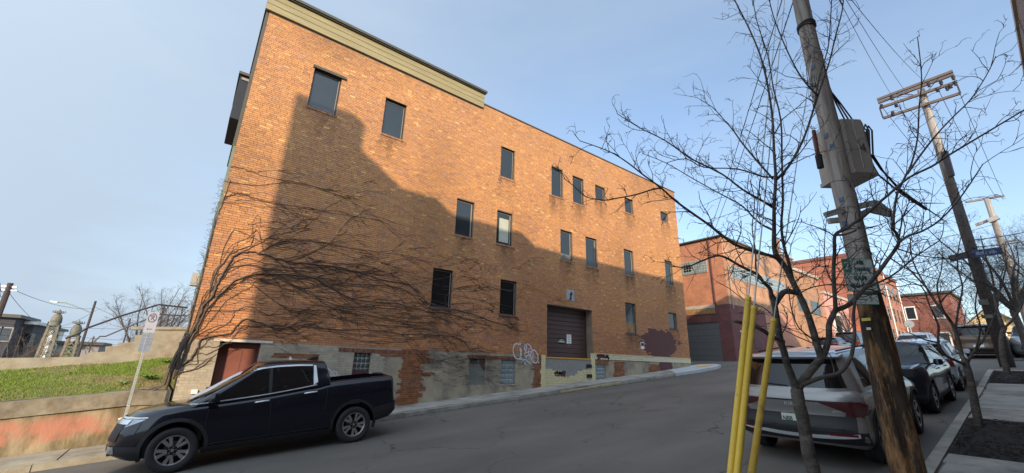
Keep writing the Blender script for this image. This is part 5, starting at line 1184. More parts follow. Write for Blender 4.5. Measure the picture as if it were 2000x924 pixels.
# silver-grey SUV, seen from behind
P_gry = paint('grey_car_paint', (.27, .26, .25), .5, .3)
def suv_extra(t, lo, gh, hw):
    end_patch(lo, lambda s, t_: (lerp(-.985, .985, s)*hw, lerp(.955, 1.0, t_)+.02*abs(2*s-1)**2), P_gry, t, 'light_strip', True, .008, 24, 2)
    end_patch(lo, lambda s, t_: (lerp(-.985, .985, s)*hw, lerp(.93, .95, t_)), M_black, t, 'lamp_seam', True, .006, 24, 1)
    for sd in (1, -1):
        # boomerang tail lamp
        end_patch(lo, lambda s, t_, sd=sd: (sd*lerp(.42, .96, s)*hw, lerp(lerp(.925, .72, s), .95, t_)), M_taild, t, 'taillight', True, .014, 12, 4)
        side_patch(lo, [(-2.16, .74), (-1.72, .86), (-1.72, .90), (-2.16, .95)] if False else (lambda s, t_: (lerp(-2.17, -1.78, s), lerp(lerp(.72, .84, s), lerp(.955, .86, s), t_))), M_taild, t, 'taillight', sd, .014, 8, 4)
        end_patch(lo, lambda s, t_, sd=sd: (sd*lerp(.50, .86, s)*hw, .47+.03*t_+.005*s), M_tail, t, 'reflector', True, .03, 8, 1, .03)
        for yy in (.3, .7): MB().lathe([(.014, 0), (.012, .006), (0, .007)], c=(lo.endX(sd*yy*hw, .56)-.014, sd*yy*hw, .56), axis='X', n=8).build('sensor', M_black, t)
    end_patch(lo, lambda s, t_: (lerp(-.86, .86, s)*hw, lerp(.52, .74, t_)+.0*s), M_plastic, t, 'bumper_panel', True, .006, 18, 4)
    end_patch(lo, lambda s, t_: (lerp(-.97, .97, s)*hw, lerp(.345, .53, t_)), M_plastic, t, 'lower_bumper', True, .012, 22, 4, .03)
    end_patch(lo, lambda s, t_: (lerp(-.88, .88, s)*hw, lerp(.40, .455, t_)+.06*abs(2*s-1)**2), M_trim, t, 'skid_strip', True, .026, 22, 2, .03)
    for sd in (1, -1): end_patch(lo, lambda s, t_, sd=sd: (sd*(.80*hw+.004*t_), lerp(.56, .92, s)), M_black, t, 'tailgate_seam', True, .003, 10, 1, .003)
    end_patch(lo, lambda s, t_: (lerp(-.80, .80, s)*hw, .555+.007*t_), M_black, t, 'tailgate_seam', True, .009, 20, 1, .003)
    x = lo.endX(.12, .66)-.02
    p_ = MB().box((x-.006, -.155, .585), (x, .155, .735)).build('license_plate', mat('plate_white', (.55, .58, .50), rough=.5, var=.08, bump=0), t)
    textobj('lettering', 'NBB', .095, mat('plate_ink', (.03, .05, .05), rough=.6, bump=0), p_, frame_mat((x-.007, .07, .655), (0, -1, 0), (0, 0, 1)), bold=.002, sx=.75)
    MB().box((x-.008, -.06, .742), (x-.002, .06, .747)).build('plate_lamp', M_black, t)
    xx = lo.endX(0, .86)-.012
    textobj('badge', 'KIA', .075, M_chrome, t, frame_mat((xx, .02, .875), (0, -1, 0), (0, 0, 1)), sx=1.1)
    textobj('badge', 'SPORTAGE', .05, M_chrome, t, frame_mat((lo.endX(.66, .80)-.012, .62, .80), (0, -1, 0), (0, 0, 1)), sx=1.2)
    textobj('badge', 'AWD', .045, M_chrome, t, frame_mat((lo.endX(.6, .80)-.012, -.60, .80), (0, -1, 0), (0, 0, 1)), sx=1.2)
    MB().prism([(-.95, 1.62), (-.78, 1.64), (-.9, 1.70), (-.95, 1.70)], -.016, .016).build('antenna_fin', M_plastic, t, fix=True)
    MB().tube([(gh.endX(0, 1.14)-.02, .02, 1.15), (gh.endX(.3, 1.2)-.03, .42, 1.18)], .009, 5).build('wiper', M_black, t)
st = dict(yaw=.01, mirror=M_plastic, wsb=1.05, rf=.35, rr=-1.95, rb=-2.20, rw=.36, axf=1.36, cq=.55, ql=.30, rails=1, extra=suv_extra)
car('suv', 'silver grey suv seen from behind with its licence plate partly hidden by the tree trunk', 'suv', P_gry, (2.28, -2.28), 1.85, 1.66, 2.75, 1.06, st, 10.22, 2.93, 1, detail=1)
# dark crossover facing the camera
P_nvy = paint('navy_car_paint', (.012, .018, .034), .4, .25)
def juke_extra(t, lo, gh, hw):
    for sd in (1, -1):
        def f(s, t_, sd=sd):
            y = sd*lerp(.52, .90, s)*hw; x = lerp(1.60, 1.98, 1-s*.9+.1*t_)-(.0); z = lo.zt(x)+.03; return Vector((x-.0, y, z+.02*t_)), Vector((.2, 0, 1)).normalized()
        to_obj('marker_lamp', grid_patch(lambda s, t_, sd=sd: (Vector((lerp(1.28, 1.84, s), sd*lerp(.86, .70, s)*hw+sd*.035*(t_-.5)*2*(1-abs(2*s-1))*1.5, lo.zt(lerp(1.28, 1.84, s))+.05-.02*s)), Vector((.1, 0, 1)).normalized()), 8, 3, .01, .05), M_lamp, t)
        MB().lathe([(.11, -.06), (.115, 0), (.09, .03), (0, .045)], c=(lo.endX(sd*.62*hw, .66, False)-.0, sd*.62*hw, .66), axis='X', n=20).build('headlight', M_lamp, t, smooth=True)
        MB().lathe([(.05, -.02), (.05, .01), (0, .02)], c=(lo.endX(sd*.62*hw, .42, False)+.0, sd*.62*hw, .42), axis='X', n=14).build('fog_lamp', M_lamp, t, smooth=True)
    end_patch(lo, [(-.4, .58), (.4, .58), (.45, .78), (-.45, .78)], M_plastic, t, 'grille', False, .01)
    end_patch(lo, [(-.75, .27), (.75, .27), (.7, .45), (-.7, .45)], M_plastic, t, 'lower_grille', False, .01)
    end_patch(lo, [(-.25, .47), (.25, .47), (.25, .54), (-.25, .54)], M_chrome, t, 'emblem_bar', False, .014)
st2 = dict(wsb=.78, rf=.12, rr=-1.55, rb=-1.95, rw=.34, axf=1.25, cq=.55, ql=.25, chrome=0, extra=juke_extra)
car('crossover', 'dark navy crossover facing the camera with round headlights, parked behind the silver suv', 'crossover', P_nvy, (2.06, -2.06), 1.77, 1.57, 2.53, 1.02, st2, 15.55, 3.0, -1, nose=1.0, cowl=1.06)
def plain_rear(t, lo, gh, hw):
    for sd in (1, -1):
        end_patch(lo, lambda s, t_, sd=sd: (sd*lerp(.66, .97, s)*hw, lerp(.74, .97, t_)), M_tail, t, 'taillight', True, .012, 6, 4)
        end_patch(lo, lambda s, t_, sd=sd: (sd*lerp(.5, .92, s)*hw, lerp(.6, .74, t_)), M_lamp, t, 'headlight', False, .012, 6, 4)
    end_patch(lo, [(-.2, .62), (.2, .62), (.2, .75), (-.2, .75)], M_white, t, 'license_plate', True, .012, 3, 2)
    end_patch(lo, lambda s, t_: (lerp(-.9, .9, s)*hw, lerp(.36, .52, t_)), M_plastic, t, 'lower_bumper', True, .012, 12, 2, .03)
    end_patch(lo, lambda s, t_: (lerp(-.6, .6, s)*hw, lerp(.45, .7, t_)), M_plastic, t, 'grille', False, .012, 12, 2, .03)
sth = dict(wsb=.75, rf=.1, rr=-1.6, rb=-1.9, rw=.31, axf=1.22, cq=.5, ql=.25, clad=0, extra=plain_rear)
stS = dict(wsb=1.1, rf=.4, rr=-1.95, rb=-2.25, rw=.37, axf=1.4, cq=.5, ql=.1, rails=1, extra=plain_rear)
sts = dict(wsb=.95, rf=.25, rr=-1.1, rb=-1.75, rw=.32, axf=1.33, cq=.45, ql=.35, clad=0, spoiler=0, deck=-.02, extra=plain_rear)
P_wht = paint('pale_blue_paint', (.42, .48, .55), .3, .25); P_brn = paint('brown_car_paint', (.16, .115, .085), .4, .35); P_sil = paint('silver_car_paint', (.40, .41, .42), .6, .3); P_bk2 = paint('dark_car_paint', (.012, .012, .014), .3, .25)
gk = 'cars parked along the kerb'
car('hatchback', 'pale blue hatchback with red tail lamps parked uphill of the dark crossover', 'hatchback', P_wht, (2.0, -2.0), 1.74, 1.50, 2.5, .98, sth, 20.6, 3.05, 1, gk, 0)
car('sedan', 'white sedan parked in the row just beyond the pale blue hatchback', 'sedan', paint('white_car_paint', (.62, .62, .62), .0, .3), (2.3, -2.3), 1.8, 1.45, 2.7, .95, sts, 36.5, 5.6, 1, gk, 0, nose=.85, cowl=.95)
car('suv', 'brown suv seen square from behind past the dark utility pole', 'suv', P_brn, (2.45, -2.45), 1.95, 1.82, 2.85, 1.18, dict(stS, rr=-2.2, rb=-2.4), 36.8, 2.9, 1, gk, 0, nose=1.05, cowl=1.15)
gf = 'cars parked along the far kerb'
car('suv', 'black suv parked on the far side of the street before the pink shopfront', 'suv', P_bk2, (2.35, -2.35), 1.9, 1.78, 2.8, 1.12, stS, 46.6, 11.3, 1, gf, 0, nose=1.0, cowl=1.1)
car('hatchback', 'low dark car with pale windscreen parked left of the black suv across the street', 'hatchback', P_nvy, (2.0, -2.0), 1.72, 1.32, 2.5, .88, sth, 40.6, 11.2, 1, gf, 0, nose=.82, cowl=.88)
car('hatchback', 'silver car parked uphill of the black suv across the street', 'hatchback', P_sil, (2.1, -2.1), 1.78, 1.55, 2.6, .98, sth, 54.5, 10.9, 1, gf, 0)
car('suv', 'silver suv with dark glass facing downhill at the right edge of the view', 'suv', P_sil, (2.35, -2.35), 1.88, 1.72, 2.75, 1.1, stS, 37.5, .9, -1, gk, 0, nose=1.0, cowl=1.1)
car('suv', 'black suv parked behind the silver one at the far right', 'suv', P_bk2, (2.35, -2.35), 1.88, 1.74, 2.75, 1.1, stS, 43.5, .9, -1, gk, 0, nose=1.0, cowl=1.1)

# ================================================================== poles, wires, signs
# big utility pole
PX, PY = 6.9, 1.425; PZ0 = G(PX)+.1
pole = empty('utility_pole', 'thick weathered utility pole with splintered orange base, beige transformer box and parking sign', 'utility pole', (PX, PY, PZ0))
PT = 11.5
def prad(z): return .147-.0056*(z-PZ0)
mb = MB(); zs = np.linspace(.93, PT, 22); mb.tube([(random.uniform(-.006, .006), random.uniform(-.006, .006), z-PZ0) for z in zs], [prad(z) for z in zs], 20); mb.build('shaft', M_wood, pole, smooth=True)
mb = MB(); V = []; F = []; nz, na = 60, 40
for i in range(nz):
    z = lerp(PZ0-.3, .98, i/(nz-1))
    for k in range(na):
        a = 2*math.pi*k/na; rr = prad(z)+.004+.012*math.sin(a*5+2*math.sin(z*1.3))*min(1, (.98-z)*2)+.012*max(0, math.sin(a*9+z*3.1))*min(1, (.98-z)*1.5)-.028*(1 if math.sin(a*2+1.2+z*.7) > .72 and z < .75 else 0)
        V.append((rr*math.cos(a), rr*math.sin(a), z-PZ0))
for i in range(nz-1):
    for k in range(na): F.append((i*na+k, i*na+(k+1) % na, (i+1)*na+(k+1) % na, (i+1)*na+k))
mb.add(V, F); mb.build('splintered_base', M_rot, pole, smooth=True)
mb = MB()
for _ in range(60):      # torn splinters
    a = random.uniform(2.6, 6.6); z = random.uniform(PZ0, .7); rr = prad(z)+.006; l = random.uniform(.05, .22); d = Vector((math.cos(a), math.sin(a), 0))
    mb.bar(d*rr+Vector((0, 0, z-PZ0)), d*(rr+random.uniform(.002, .018))+Vector((0, 0, z-PZ0+l)), random.uniform(.006, .016), .006, up=d)
mb.build('splinters', M_rot, pole)['kind'] = 'stuff'
def rp(p): return Vector(p)-pole.location
def onpole(x, y, extra=.0):      # nearest surface point of the pole along a sight line
    r = ray(x, y).normalized(); a = r.x*r.x+r.y*r.y; b = -2*(r.x*PX+r.y*PY); 
    rad = .16
    for _ in range(3):
        c_ = PX*PX+PY*PY-(rad+extra)**2; D_ = max(b*b-4*a*c_, 0); s = (-b-math.sqrt(D_))/(2*a); rad = prad((r*s).z)
    return r*s
mb = MB()
for k in range(3): z = onpole(1570, 42+k*4).z; mb.tube([(prad(z)*1.09*math.cos(a), prad(z)*1.09*math.sin(a), z-PZ0+.012*math.sin(a*2+k)) for a in np.linspace(0, 2*math.pi, 26)], .011, 5)
mb.build('cable_loop', M_cable, pole)
M_tagb = mat('blue_tag', (.05, .10, .17), rough=.5, bump=0)
for x, y in ((1587, 132), (1590, 168), (1613, 265), (1643, 390), (1625, 285), (1650, 436)):
    p = onpole(x, y, .004); n = Vector((p.x-PX, p.y-PY, 0)).normalized(); s = Vector((-n.y, n.x, 0)); MB().bar(rp(p)-s*.028, rp(p)+s*.028, .012, .06, up=(0, 0, 1)).build('tag', M_tagb, pole)
for x, y, m_, w, h in ((1692, 624, mat('yellow_tag', (.55, .5, .08), rough=.6, bump=0), .075, .035), (1697, 642, M_galv, .035, .03)):
    p = onpole(x, y, .006); n = Vector((p.x-PX, p.y-PY, 0)).normalized(); s = Vector((-n.y, n.x, 0)); MB().bar(rp(p)-s*w/1.5, rp(p)+s*w/1.5, .014, h, up=(0, 0, 1)).build('tag', m_, pole)
# transformer enclosure behind the pole
HV = Vector((FH.y, -FH.x, 0))     # horizontal across the sight line
def atpole(x, y, d=0.0):          # point on the vertical plane through the pole, d metres further away
    return onD(x, y, (PX, PY, 0), d)
c1 = atpole(1626, 300, .25); c2 = atpole(1706, 300, .25); zt_, zb_ = atpole(1655, 238, .25).z, atpole(1655, 341, .25).z
p0 = c1; p1 = c2; 
cc = Vector(((p0.x+p1.x)/2, (p0.y+p1.y)/2, 0))+FH*.14; hw_ = .24
def tb(u, v, z): q = cc+HV*u+FH*v; return rp((q.x, q.y, z))
prof = [(-hw_, -.17), (-hw_+.09, -.27), (hw_-.12, -.27), (hw_, -.17), (hw_, .27), (-hw_, .27)]
mb = MB(); V = [tb(a, b, zb_) for a, b in prof]+[tb(a, b, zt_-.04) for a, b in prof]+[tb(a*.86, b*.8, zt_) for a, b in prof]; n = 6
mb.add(V, [tuple(range(n))[::-1]]+[(i, (i+1) % n, (i+1) % n+n, i+n) for i in range(n)]+[(i+n, (i+1) % n+n, (i+1) % n+2*n, i+2*n) for i in range(n)]+[tuple(range(2*n, 3*n))]); tr = mb.build('transformer', M_box, pole, fix=True)
mb = MB(); prof2 = [(a*1.05, b*1.08) for a, b in prof]; V = [tb(a, b, zb_-.03) for a, b in prof2]+[tb(a, b, zb_+.03) for a, b in prof2]; mb.add(V, [tuple(range(n))[::-1], tuple(range(n, 2*n))]+[(i, (i+1) % n, (i+1) % n+n, i+n) for i in range(n)]); mb.build('rim', M_box, tr, fix=True)
MB().bar(tb(-.02, -.285, lerp(zb_, zt_, .05)), tb(-.02, -.285, lerp(zb_, zt_, .95)), .012, .012).build('seam', M_box, tr)
fr_ = frame_mat(tb(.05, -.276, lerp(zb_, zt_, .42)), HV, (0, 0, 1)); textobj('lettering', '4', .2, mat('stencil', (.12, .09, .07), rough=.8, bump=0), tr, fr_)
mb = MB(); a_ = atpole(1589, 255, .3); b_ = atpole(1598, 305, .3); mb.tube([rp(a_), rp(b_)], .028, 8); mb.build('fuse', M_red, tr)
mb = MB(); a_ = atpole(1606, 325, .14); b_ = atpole(1610, 350, .14); mb.tube([rp(atpole(1598, 303, .3)), rp(atpole(1603, 328, .3))], .045, 8); mb.build('insulator', M_black, tr)
mb = MB(); mb.tube([tb(hw_*.5, 0, zt_), tb(hw_*.6, 0, zt_+.05), tb(hw_*.8, 0, zt_+.05), tb(hw_*.9, 0, zt_)], .01, 5); mb.build('lifting_eye', M_galv, tr)
# bracket arms below the transformer
br = [[(1612, 420), (1650, 409), (1710, 396), (1738, 417)], [(1618, 432), (1660, 428), (1700, 410), (1740, 419)]]
for k, pl in enumerate(br):
    mb = MB(); P_ = [rp(atpole(x, y, -.05+.24*k)) for x, y in pl]
    for i in range(len(P_)-1): mb.bar(P_[i], P_[i+1], .05, .075)
    mb.build('bracket_arm', mat('pale_arm', (.33, .31, .28), rough=.8, bump=.2), pole)
# cables
def catenary(a, b, sag, n=14): return [Vector(a).lerp(Vector(b), i/n)-Vector((0, 0, sag*4*(i/n)*(1-i/n))) for i in range(n+1)]
def wire(label, pts, r, group=None, name='cable', cat='cable', n=5):
    o = MB().tube(pts, r, n).build(name, M_cable); return tag(o, label, cat, group)
cb_ = MB()
for k, (dx, dy) in enumerate(((0, 0), (6, 3), (-4, 6))):
    cb_.tube([atpole(1690+dx, 300+dy, .3), atpole(1683+dx, 262+dy, .3), atpole(1690+dx, 243+dy, .3), atpole(1697+dx, 255, .3), atpole(1699+dx, 300+dy, .3), atpole(1720+dx, 330+dy*2, .35), atpole(1760, 372+dy, .5), atpole(1805+k*2, 404+k*3, .7)], .0125, 6)
o = cb_.build('cable_bundle', M_cable); tag(o, 'bundle of thick black cables looping right from the transformer box', 'cable')
# second pole
P2 = Vector((28.3, 1.72, G(28.3)+.02)); P2T = onX(1792, 178, P2.x).z
p2 = empty('utility_pole', 'tall dark utility pole with three rows of crossarms and a blue street sign', 'utility pole', P2)
MB().tube([(0, 0, -.3), (0, 0, 4), (0, 0, 8)], [.24, .215, .19], 14).build('shaft', M_darkpole, p2, smooth=True)
MB().tube([(0, 0, 7.98), (0, 0, P2T-P2.z)], [.19, .15], 14).build('shaft', M_wood, p2, smooth=True)
def r2(x, y, X=28.3): return onX(x, y, X)-P2
arms = [((1713, 195), (1861, 139)), ((1715, 201), (1863, 145)), ((1718, 211), (1869, 160)), ((1725, 231), (1876, 182))]
for k, (a, b) in enumerate(arms):
    X_ = 28.05 if k != 1 else 28.55; A, B = r2(*a, X_), r2(*b, X_); MB().bar(A, B, .11, .13).build('crossarm', mat('arm_wood', (.13, .10, .085), rough=.9, var=.2, bump=.3), p2)
MB().bar(r2(1718, 211, 28.0), r2(1725, 231, 28.0), .06, .06).build('arm_link', M_iron, p2); MB().bar(r2(1866, 158, 28.0), r2(1876, 182, 28.0), .06, .06).build('arm_link', M_iron, p2)
for x, y, s_ in ((1742, 192, 1), (1750, 205, -1), (1722, 208, 1), (1744, 222, 1), (1850, 173, 1), (1862, 152, 1), (1838, 162, 1), (1856, 168, -1), (1831, 175, -1), (1866, 163, 1), (1814, 166, 1)):
    c_ = r2(x, y, 28.0); MB().lathe([(.0, -.14*s_), (.07, -.1*s_), (.05, -.03*s_), (.09, .02*s_), (.05, .07*s_), (.08, .12*s_), (0, .15*s_)], c=c_, n=10).build('insulator', M_iron, p2)
for a, b in (((1745, 183), (1790, 186)), ((1835, 150), (1797, 196)), ((1812, 222), (1842, 190))): MB().bar(r2(*a), r2(*b), .04, .02).build('arm_brace', M_iron, p2)
mb = MB(); mb.tube([(-.2, -.12, 8.9), (-.25, -.15, 10.2)], .13, 8); mb.build('cutout_switch', M_iron, p2)
for x, y, w, h in ((1921, 590, .3, .25), (1928, 618, .34, .16)): c_ = r2(x, y, 28.05); MB().box((-.26, c_.y-w/2, c_.z-h/2), (-.23, c_.y+w/2, c_.z+h/2)).build('notice_plate', M_board, p2)
# blue street name sign on the second pole, second blade seen edge-on
A, B = r2(1899, 497, 28.0), r2(1962, 501, 28.0)
s = MB().box((-.33, min(A.y, B.y), A.z-.16), (-.30, max(A.y, B.y), A.z+.17)).build('street_sign', mat('sign_blue', (.02, .07, .22), rough=.5, bump=0)); s.location = P2; tag(s, 'small blue street name sign reaching right from the dark utility pole', 'street sign')
mb = MB(); ya, yb = min(A.y, B.y), max(A.y, B.y)
for k, w in enumerate((.10, .07, .09, .06, .0, .10, .08, .05)):
    if w: yc = yb-.18-k*(yb-ya-.3)/8; mb.box((-.334, yc-w/2, A.z-.07), (-.331, yc+w/2, A.z+.08-.04*(k % 2)))
mb.build('lettering', mat('sign_text', (.30, .36, .48), rough=.6, bump=0), s)
A, B = r2(1855, 506, 27.2), r2(1893, 497, 28.2); s = MB().bar(A, B, .03, .3).build('street_sign', M_iron); s.location = P2; tag(s, 'dark street name blade reaching left of the utility pole', 'street sign')  # even dark iron colour on the second blade
# third pole
P3 = Vector((46, onX(1985, 560, 46).y, 1.7)); P3T = onX(1916, 388, 46).z
p3 = empty('utility_pole', 'pale wooden utility pole farther up the street behind the dark one', 'utility pole', P3)
MB().tube([(0, 0, -.3), (0, 0, P3T-1.7)], [.24, .16], 10).build('shaft', M_wood, p3, smooth=True)
MB().bar(onX(1885, 395, 46)-P3, onX(1962, 382, 46)-P3, .14, .14).build('crossarm', M_wood, p3); MB().bar(onX(1905, 440, 45.7)-P3, onX(1950, 423, 45.7)-P3, .14, .2).build('crossarm', M_wood, p3)
MB().bar(onX(1930, 432, 45.6)-P3, onX(1951, 424, 45.6)-P3, .3, .3).build('transformer', M_box, p3)
MB().bar(onX(1945, 478, 45.9)-P3, onX(1985, 468, 45.9)-P3, .12, .12).build('crossarm', M_wood, p3)
# wires
grp = 'overhead wires'
WL = []
def W2(x, y): return onX(x, y, 28.0)
for k, (x, y) in enumerate(((1722, 208), (1743, 190), (1831, 172), (1862, 152))):
    a = W2(x, y); wire(['thin overhead wire from the lowest left insulator on the crossarms', 'thin overhead wire from the inner left insulator on the crossarms', 'thin overhead wire from the middle right insulator on the crossarms', 'thin overhead wire from the outermost right insulator on the crossarms'][k], catenary(a, onX([1888, 1900, 1945, 1960][k], [396, 393, 386, 383][k], 46), .5), .012, grp)
PTOP = Vector((PX, PY, 8.6))
for k, (x, y, z) in enumerate(((1752, 203, 9.2), (1778, 190, 8.9), (1815, 166, 8.0))): wire(['overhead wire running from the near pole top to the left of the crossarms', 'overhead wire running from the near pole top to the crossarm centre', 'overhead wire sagging between the two nearest poles beside the tree top'][k], catenary(Vector((PX, PY, z)), W2(x, y), .5, 20), .008, grp)
for k, (x, y, x2, y2) in enumerate(((1900, 560, 2000, 545), (1890, 470, 2000, 448), (1898, 483, 2000, 468))): wire(['dark service wire passing right of the far poles at sign height', 'dark service wire crossing the sky above the blue street sign', 'second dark service wire just above the blue street sign'][k], catenary(onX(x, y, 28), onX(x2+60, y2-9, 34), .1), .022, grp)
wire('thick black cable from the transformer bundle to the dark utility pole', catenary(atpole(1805, 404, .7), onX(1852, 436, 27.8), .0), .014, grp)
wire('thick black cable curving from the bundle up to the dark pole', [atpole(1780, 395, .6), atpole(1800, 397, 1.2), onX(1845, 397, 27.8)], .013, grp)
for k in range(3): wire(['high black cable climbing from the transformer box to the pole top left', 'second black cable climbing beside the pole above the transformer', 'third black cable climbing above the transformer box'][k], [atpole(1668-k*8, 238, .2), atpole(1640-k*4, 200, .15), atpole(1612+k*3, 165, .1), atpole(1600+k*2, 100, .05)], .011, 'cables climbing the near pole')
wire('service wire from the near pole across to the garage building', catenary(Vector((PX, PY, 6.1)), onX(1340, 565, 29.9), .6, 20), .009, grp)
wire('upper service wire from the near pole to the garage building wall', catenary(Vector((PX, PY, 6.6)), onX(1335, 580, 29.9), .5, 20), .009, grp)
for k in range(4): wire(['lowest of four long wires running from the far poles to the garage building', 'second of four long wires running from the far poles to the garage building', 'third of four long wires running from the far poles to the garage building', 'topmost of four long wires running from the far poles to the garage building'][k], catenary((40.9-k*.1, 13.85, 8.0+.4*k), (46, P3.y+.1, 8.2+k*.9), .5, 12), .018, grp)
# guy wires with yellow guards
def guy(pa, pb, Ya, label, L_=2.35):
    n = ray(*pa).cross(ray(*pb)); H = -(n.x*PX+n.y*PY)/n.z
    x = 3.5
    for _ in range(30): x = -(n.y*Ya+n.z*(G(x)+.1))/n.x
    A = Vector((x, Ya, G(x)+.1)); T = Vector((PX, PY, H)); d = (T-A)
    n2 = ray(pb[0]-50, pb[1]).cross(ray(*pb)); u = -(n2.dot(A))/n2.dot(d)
    e = A+d*u
    t = empty('guy_wire_guard', label, 'guy wire guard', A, group='yellow guy wire guards')
    MB().tube([(0, 0, 0), e-A], .0195, 14).build('guard', M_yel, t, smooth=True)
    MB().tube([e-A-(d.normalized()*.01), e-A+d.normalized()*.02], .021, 14).build('end_cap', M_yel, t)
    MB().tube([(0, 0, 0), d], .0055, 6).build('guy_wire', M_galv, t)
    MB().tube([Vector((0, 0, -.1)), d.normalized()*.12], .03, 8).build('anchor_rod', M_iron, t)
    print('guy', [round(v, 2) for v in A], round(H, 2), round(u*d.length, 2))
guy((1427, 924), (1461, 586), 1.30, 'leftmost and tallest looking of the three slanted yellow tubes')
guy((1440, 924), (1472, 604), 1.25, 'middle slanted yellow tube standing close beside the leftmost one')
guy((1468, 924), (1511, 628), 1.22, 'rightmost slanted yellow tube leaning in front of the tree trunk')
# 2 hour parking sign
M_sgd = mat('sign_green_ink', (.012, .09, .07), rough=.6, bump=0); M_sgr = mat('sign_green', (.03, .22, .14), rough=.5, bump=0); M_swh = mat('sign_white', (.50, .53, .51), rough=.5, var=.06, bump=0)
c_ = onpole(1678, 540, .03); up_ = Vector((0, 0, 1))
tl, trr, bb = atpole(1645, 508, -.2), atpole(1698, 502, -.2), atpole(1663, 573, -.2)
ctr = (atpole(1679, 540, -.2)); sw, sh = .305, .455
ct_ = atpole(1679, 537, -.2)
dd = FH.dot(ct_)
rx = (HV*.995+FH*-.1).normalized()
sg = MB(); 
def rrect(w, h, r, n=5):
    o_ = []
    for cx_, cy_, a0 in ((w/2-r, h/2-r, 0), (-w/2+r, h/2-r, 90), (-w/2+r, -h/2+r, 180), (w/2-r, -h/2+r, 270)):
        for k in range(n+1): a = R(a0+90*k/n); o_.append((cx_+r*math.cos(a), cy_+r*math.sin(a)))
    return o_
def plate(name, w, h, r, y0, y1, m, par, mw):
    pl = rrect(w, h, r); mb = MB(); mb.prism(pl, y0, y1, 'XY'); mb.v = [tuple(mw@Vector(v)) for v in mb.v]; return mb.build(name, m, par, fix=True)
sw = (atpole(1698, 505, -.2)-atpole(1645, 512, -.2)).length*1.0; sh = abs(atpole(1650, 508, -.2).z-atpole(1665, 573, -.2).z)
ps = empty('parking_sign', 'green and white two hour parking sign fixed to the weathered utility pole', 'parking sign', ct_)
mw = frame_mat((0, 0, 0), rx, up_)
plate('plate', sw, sh, .02, -.002, 0, M_sgr, ps, mw); plate('face', sw-.018, sh-.018, .015, .0003, .0015, M_swh, ps, mw)
k_ = sw/.30; k2 = sh/.45
mb = MB(); q = [(-.141*k_, .03*sh/.45), (-.072*k_, .03*sh/.45), (-.072*k_, .212*sh/.45), (-.141*k_, .212*sh/.45)]; mb.prism(q, .0018, .0025, 'XY'); mb.v = [tuple(mw@Vector(v)) for v in mb.v]; mb.build('number_panel', M_sgr, ps, fix=True)
mb = MB(); mb.prism([(-.141*k_, .018), (.141*k_, .018), (.141*k_, .024), (-.141*k_, .024)], .0018, .0025, 'XY'); mb.v = [tuple(mw@Vector(v)) for v in mb.v]; mb.build('rule', M_sgr, ps, fix=True)
def st_(txt, x, y, sz, m, b=.0, sx=1): 
    p = mw@Vector((x, y, .003)); textobj('lettering', txt, sz, m, ps, frame_mat(p, rx, up_), .0006, b, sx)
st_('2', -.106*k_, .122*k2, .15*k2, M_swh, .003, .8); st_('HR', .03*k_, .165*k2, .07*k2, M_sgd, .004); st_('PARKING', .035*k_, .075*k2, .064*k2, M_sgd, .0035, .72)
st_('8AM', .0, -.05*k2, .08*k2, M_sgd, .004); st_('TO 6PM', .0, -.15*k2, .078*k2, M_sgd, .004, .9)
lw = empty('parking_sign', 'small narrow supplementary plate hung just below the two hour parking sign', 'parking sign', atpole(1686, 585, -.2))
plate('plate', sw*.98, .125, .012, -.002, 0, M_sgr, lw, mw); plate('face', sw*.98-.012, .113, .01, .0003, .0015, M_swh, lw, mw)
p = mw@Vector((.09, 0, .003)); textobj('lettering', '3', .08, M_sgr, lw, frame_mat(p, rx, up_), .0006, .002); mb = MB(); mb.prism([(-.12, -.008), (.04, -.008), (.04, .008), (-.12, .008)], .0018, .0025, 'XY'); mb.v = [tuple(mw@Vector(v)) for v in mb.v]; mb.build('rule', M_sgr, lw, fix=True)
# no-parking sign on perforated post
SX = onY(279, 690, 12.9); NP = Vector((SX.x, 12.9, G(SX.x)+.12)); zt0 = onY(297, 612, 12.9).z
np_ = empty('no_parking_sign', 'no parking sign above a grey plate on a perforated steel post by the pickup', 'street sign', NP)
mb = MB(); mb.box((-.025, -.02, 0), (.025, -.017, zt0-NP.z)).box((-.025, -.017, 0), (-.022, .02, zt0-NP.z)).box((.022, -.017, 0), (.025, .02, zt0-NP.z)); po = mb.build('post', M_galv, np_)
mb = MB(); z = .1
while z < zt0-NP.z-.05: mb.lathe([(.007, 0), (0, .0005)], c=(0, -.0205, z), axis='Y', n=6); z += .05
mb.build('post_holes', M_black, np_)['kind'] = 'stuff'
rx2 = Vector((.80, -.60, 0)).normalized()
zA, zB, zC = onY(294, 609, 12.88).z-NP.z, onY(287, 650, 12.88).z-NP.z, onY(280, 688, 12.88).z-NP.z
mw2 = frame_mat((0, -.03, (zA+zB)/2), rx2, (0, 0, 1)); w_ = .27; h_ = zA-zB-.006
plate('plate', w_, h_, .02, -.002, 0, mat('lavender_plate', (.27, .27, .31), rough=.5, var=.08, bump=0), np_, mw2); M_sbk = mat('sign_dark', (.05, .035, .06), rough=.5, bump=0)  # even lavender-grey plate colour, darker than the sign white
mb = MB(); 
for r_, nn in ((.105, 32),):
    V = []; F = []
    for k in range(nn): a = 2*math.pi*k/nn; V += [(r_*math.cos(a), .1+r_*math.sin(a), .0015), ((r_-.022)*math.cos(a), .1+(r_-.022)*math.sin(a), .0015)]
    F = [(2*k, 2*((k+1) % nn), 2*((k+1) % nn)+1, 2*k+1) for k in range(nn)]; mb.add(V, F)
mb.add([(-.075, .165, .0018), (-.062, .178, .0018), (.075, .035, .0018), (.062, .022, .0018)], [(0, 1, 2, 3)]); mb.v = [tuple(mw2@Vector(v)) for v in mb.v]; mb.build('prohibition_ring', M_sbk, np_)
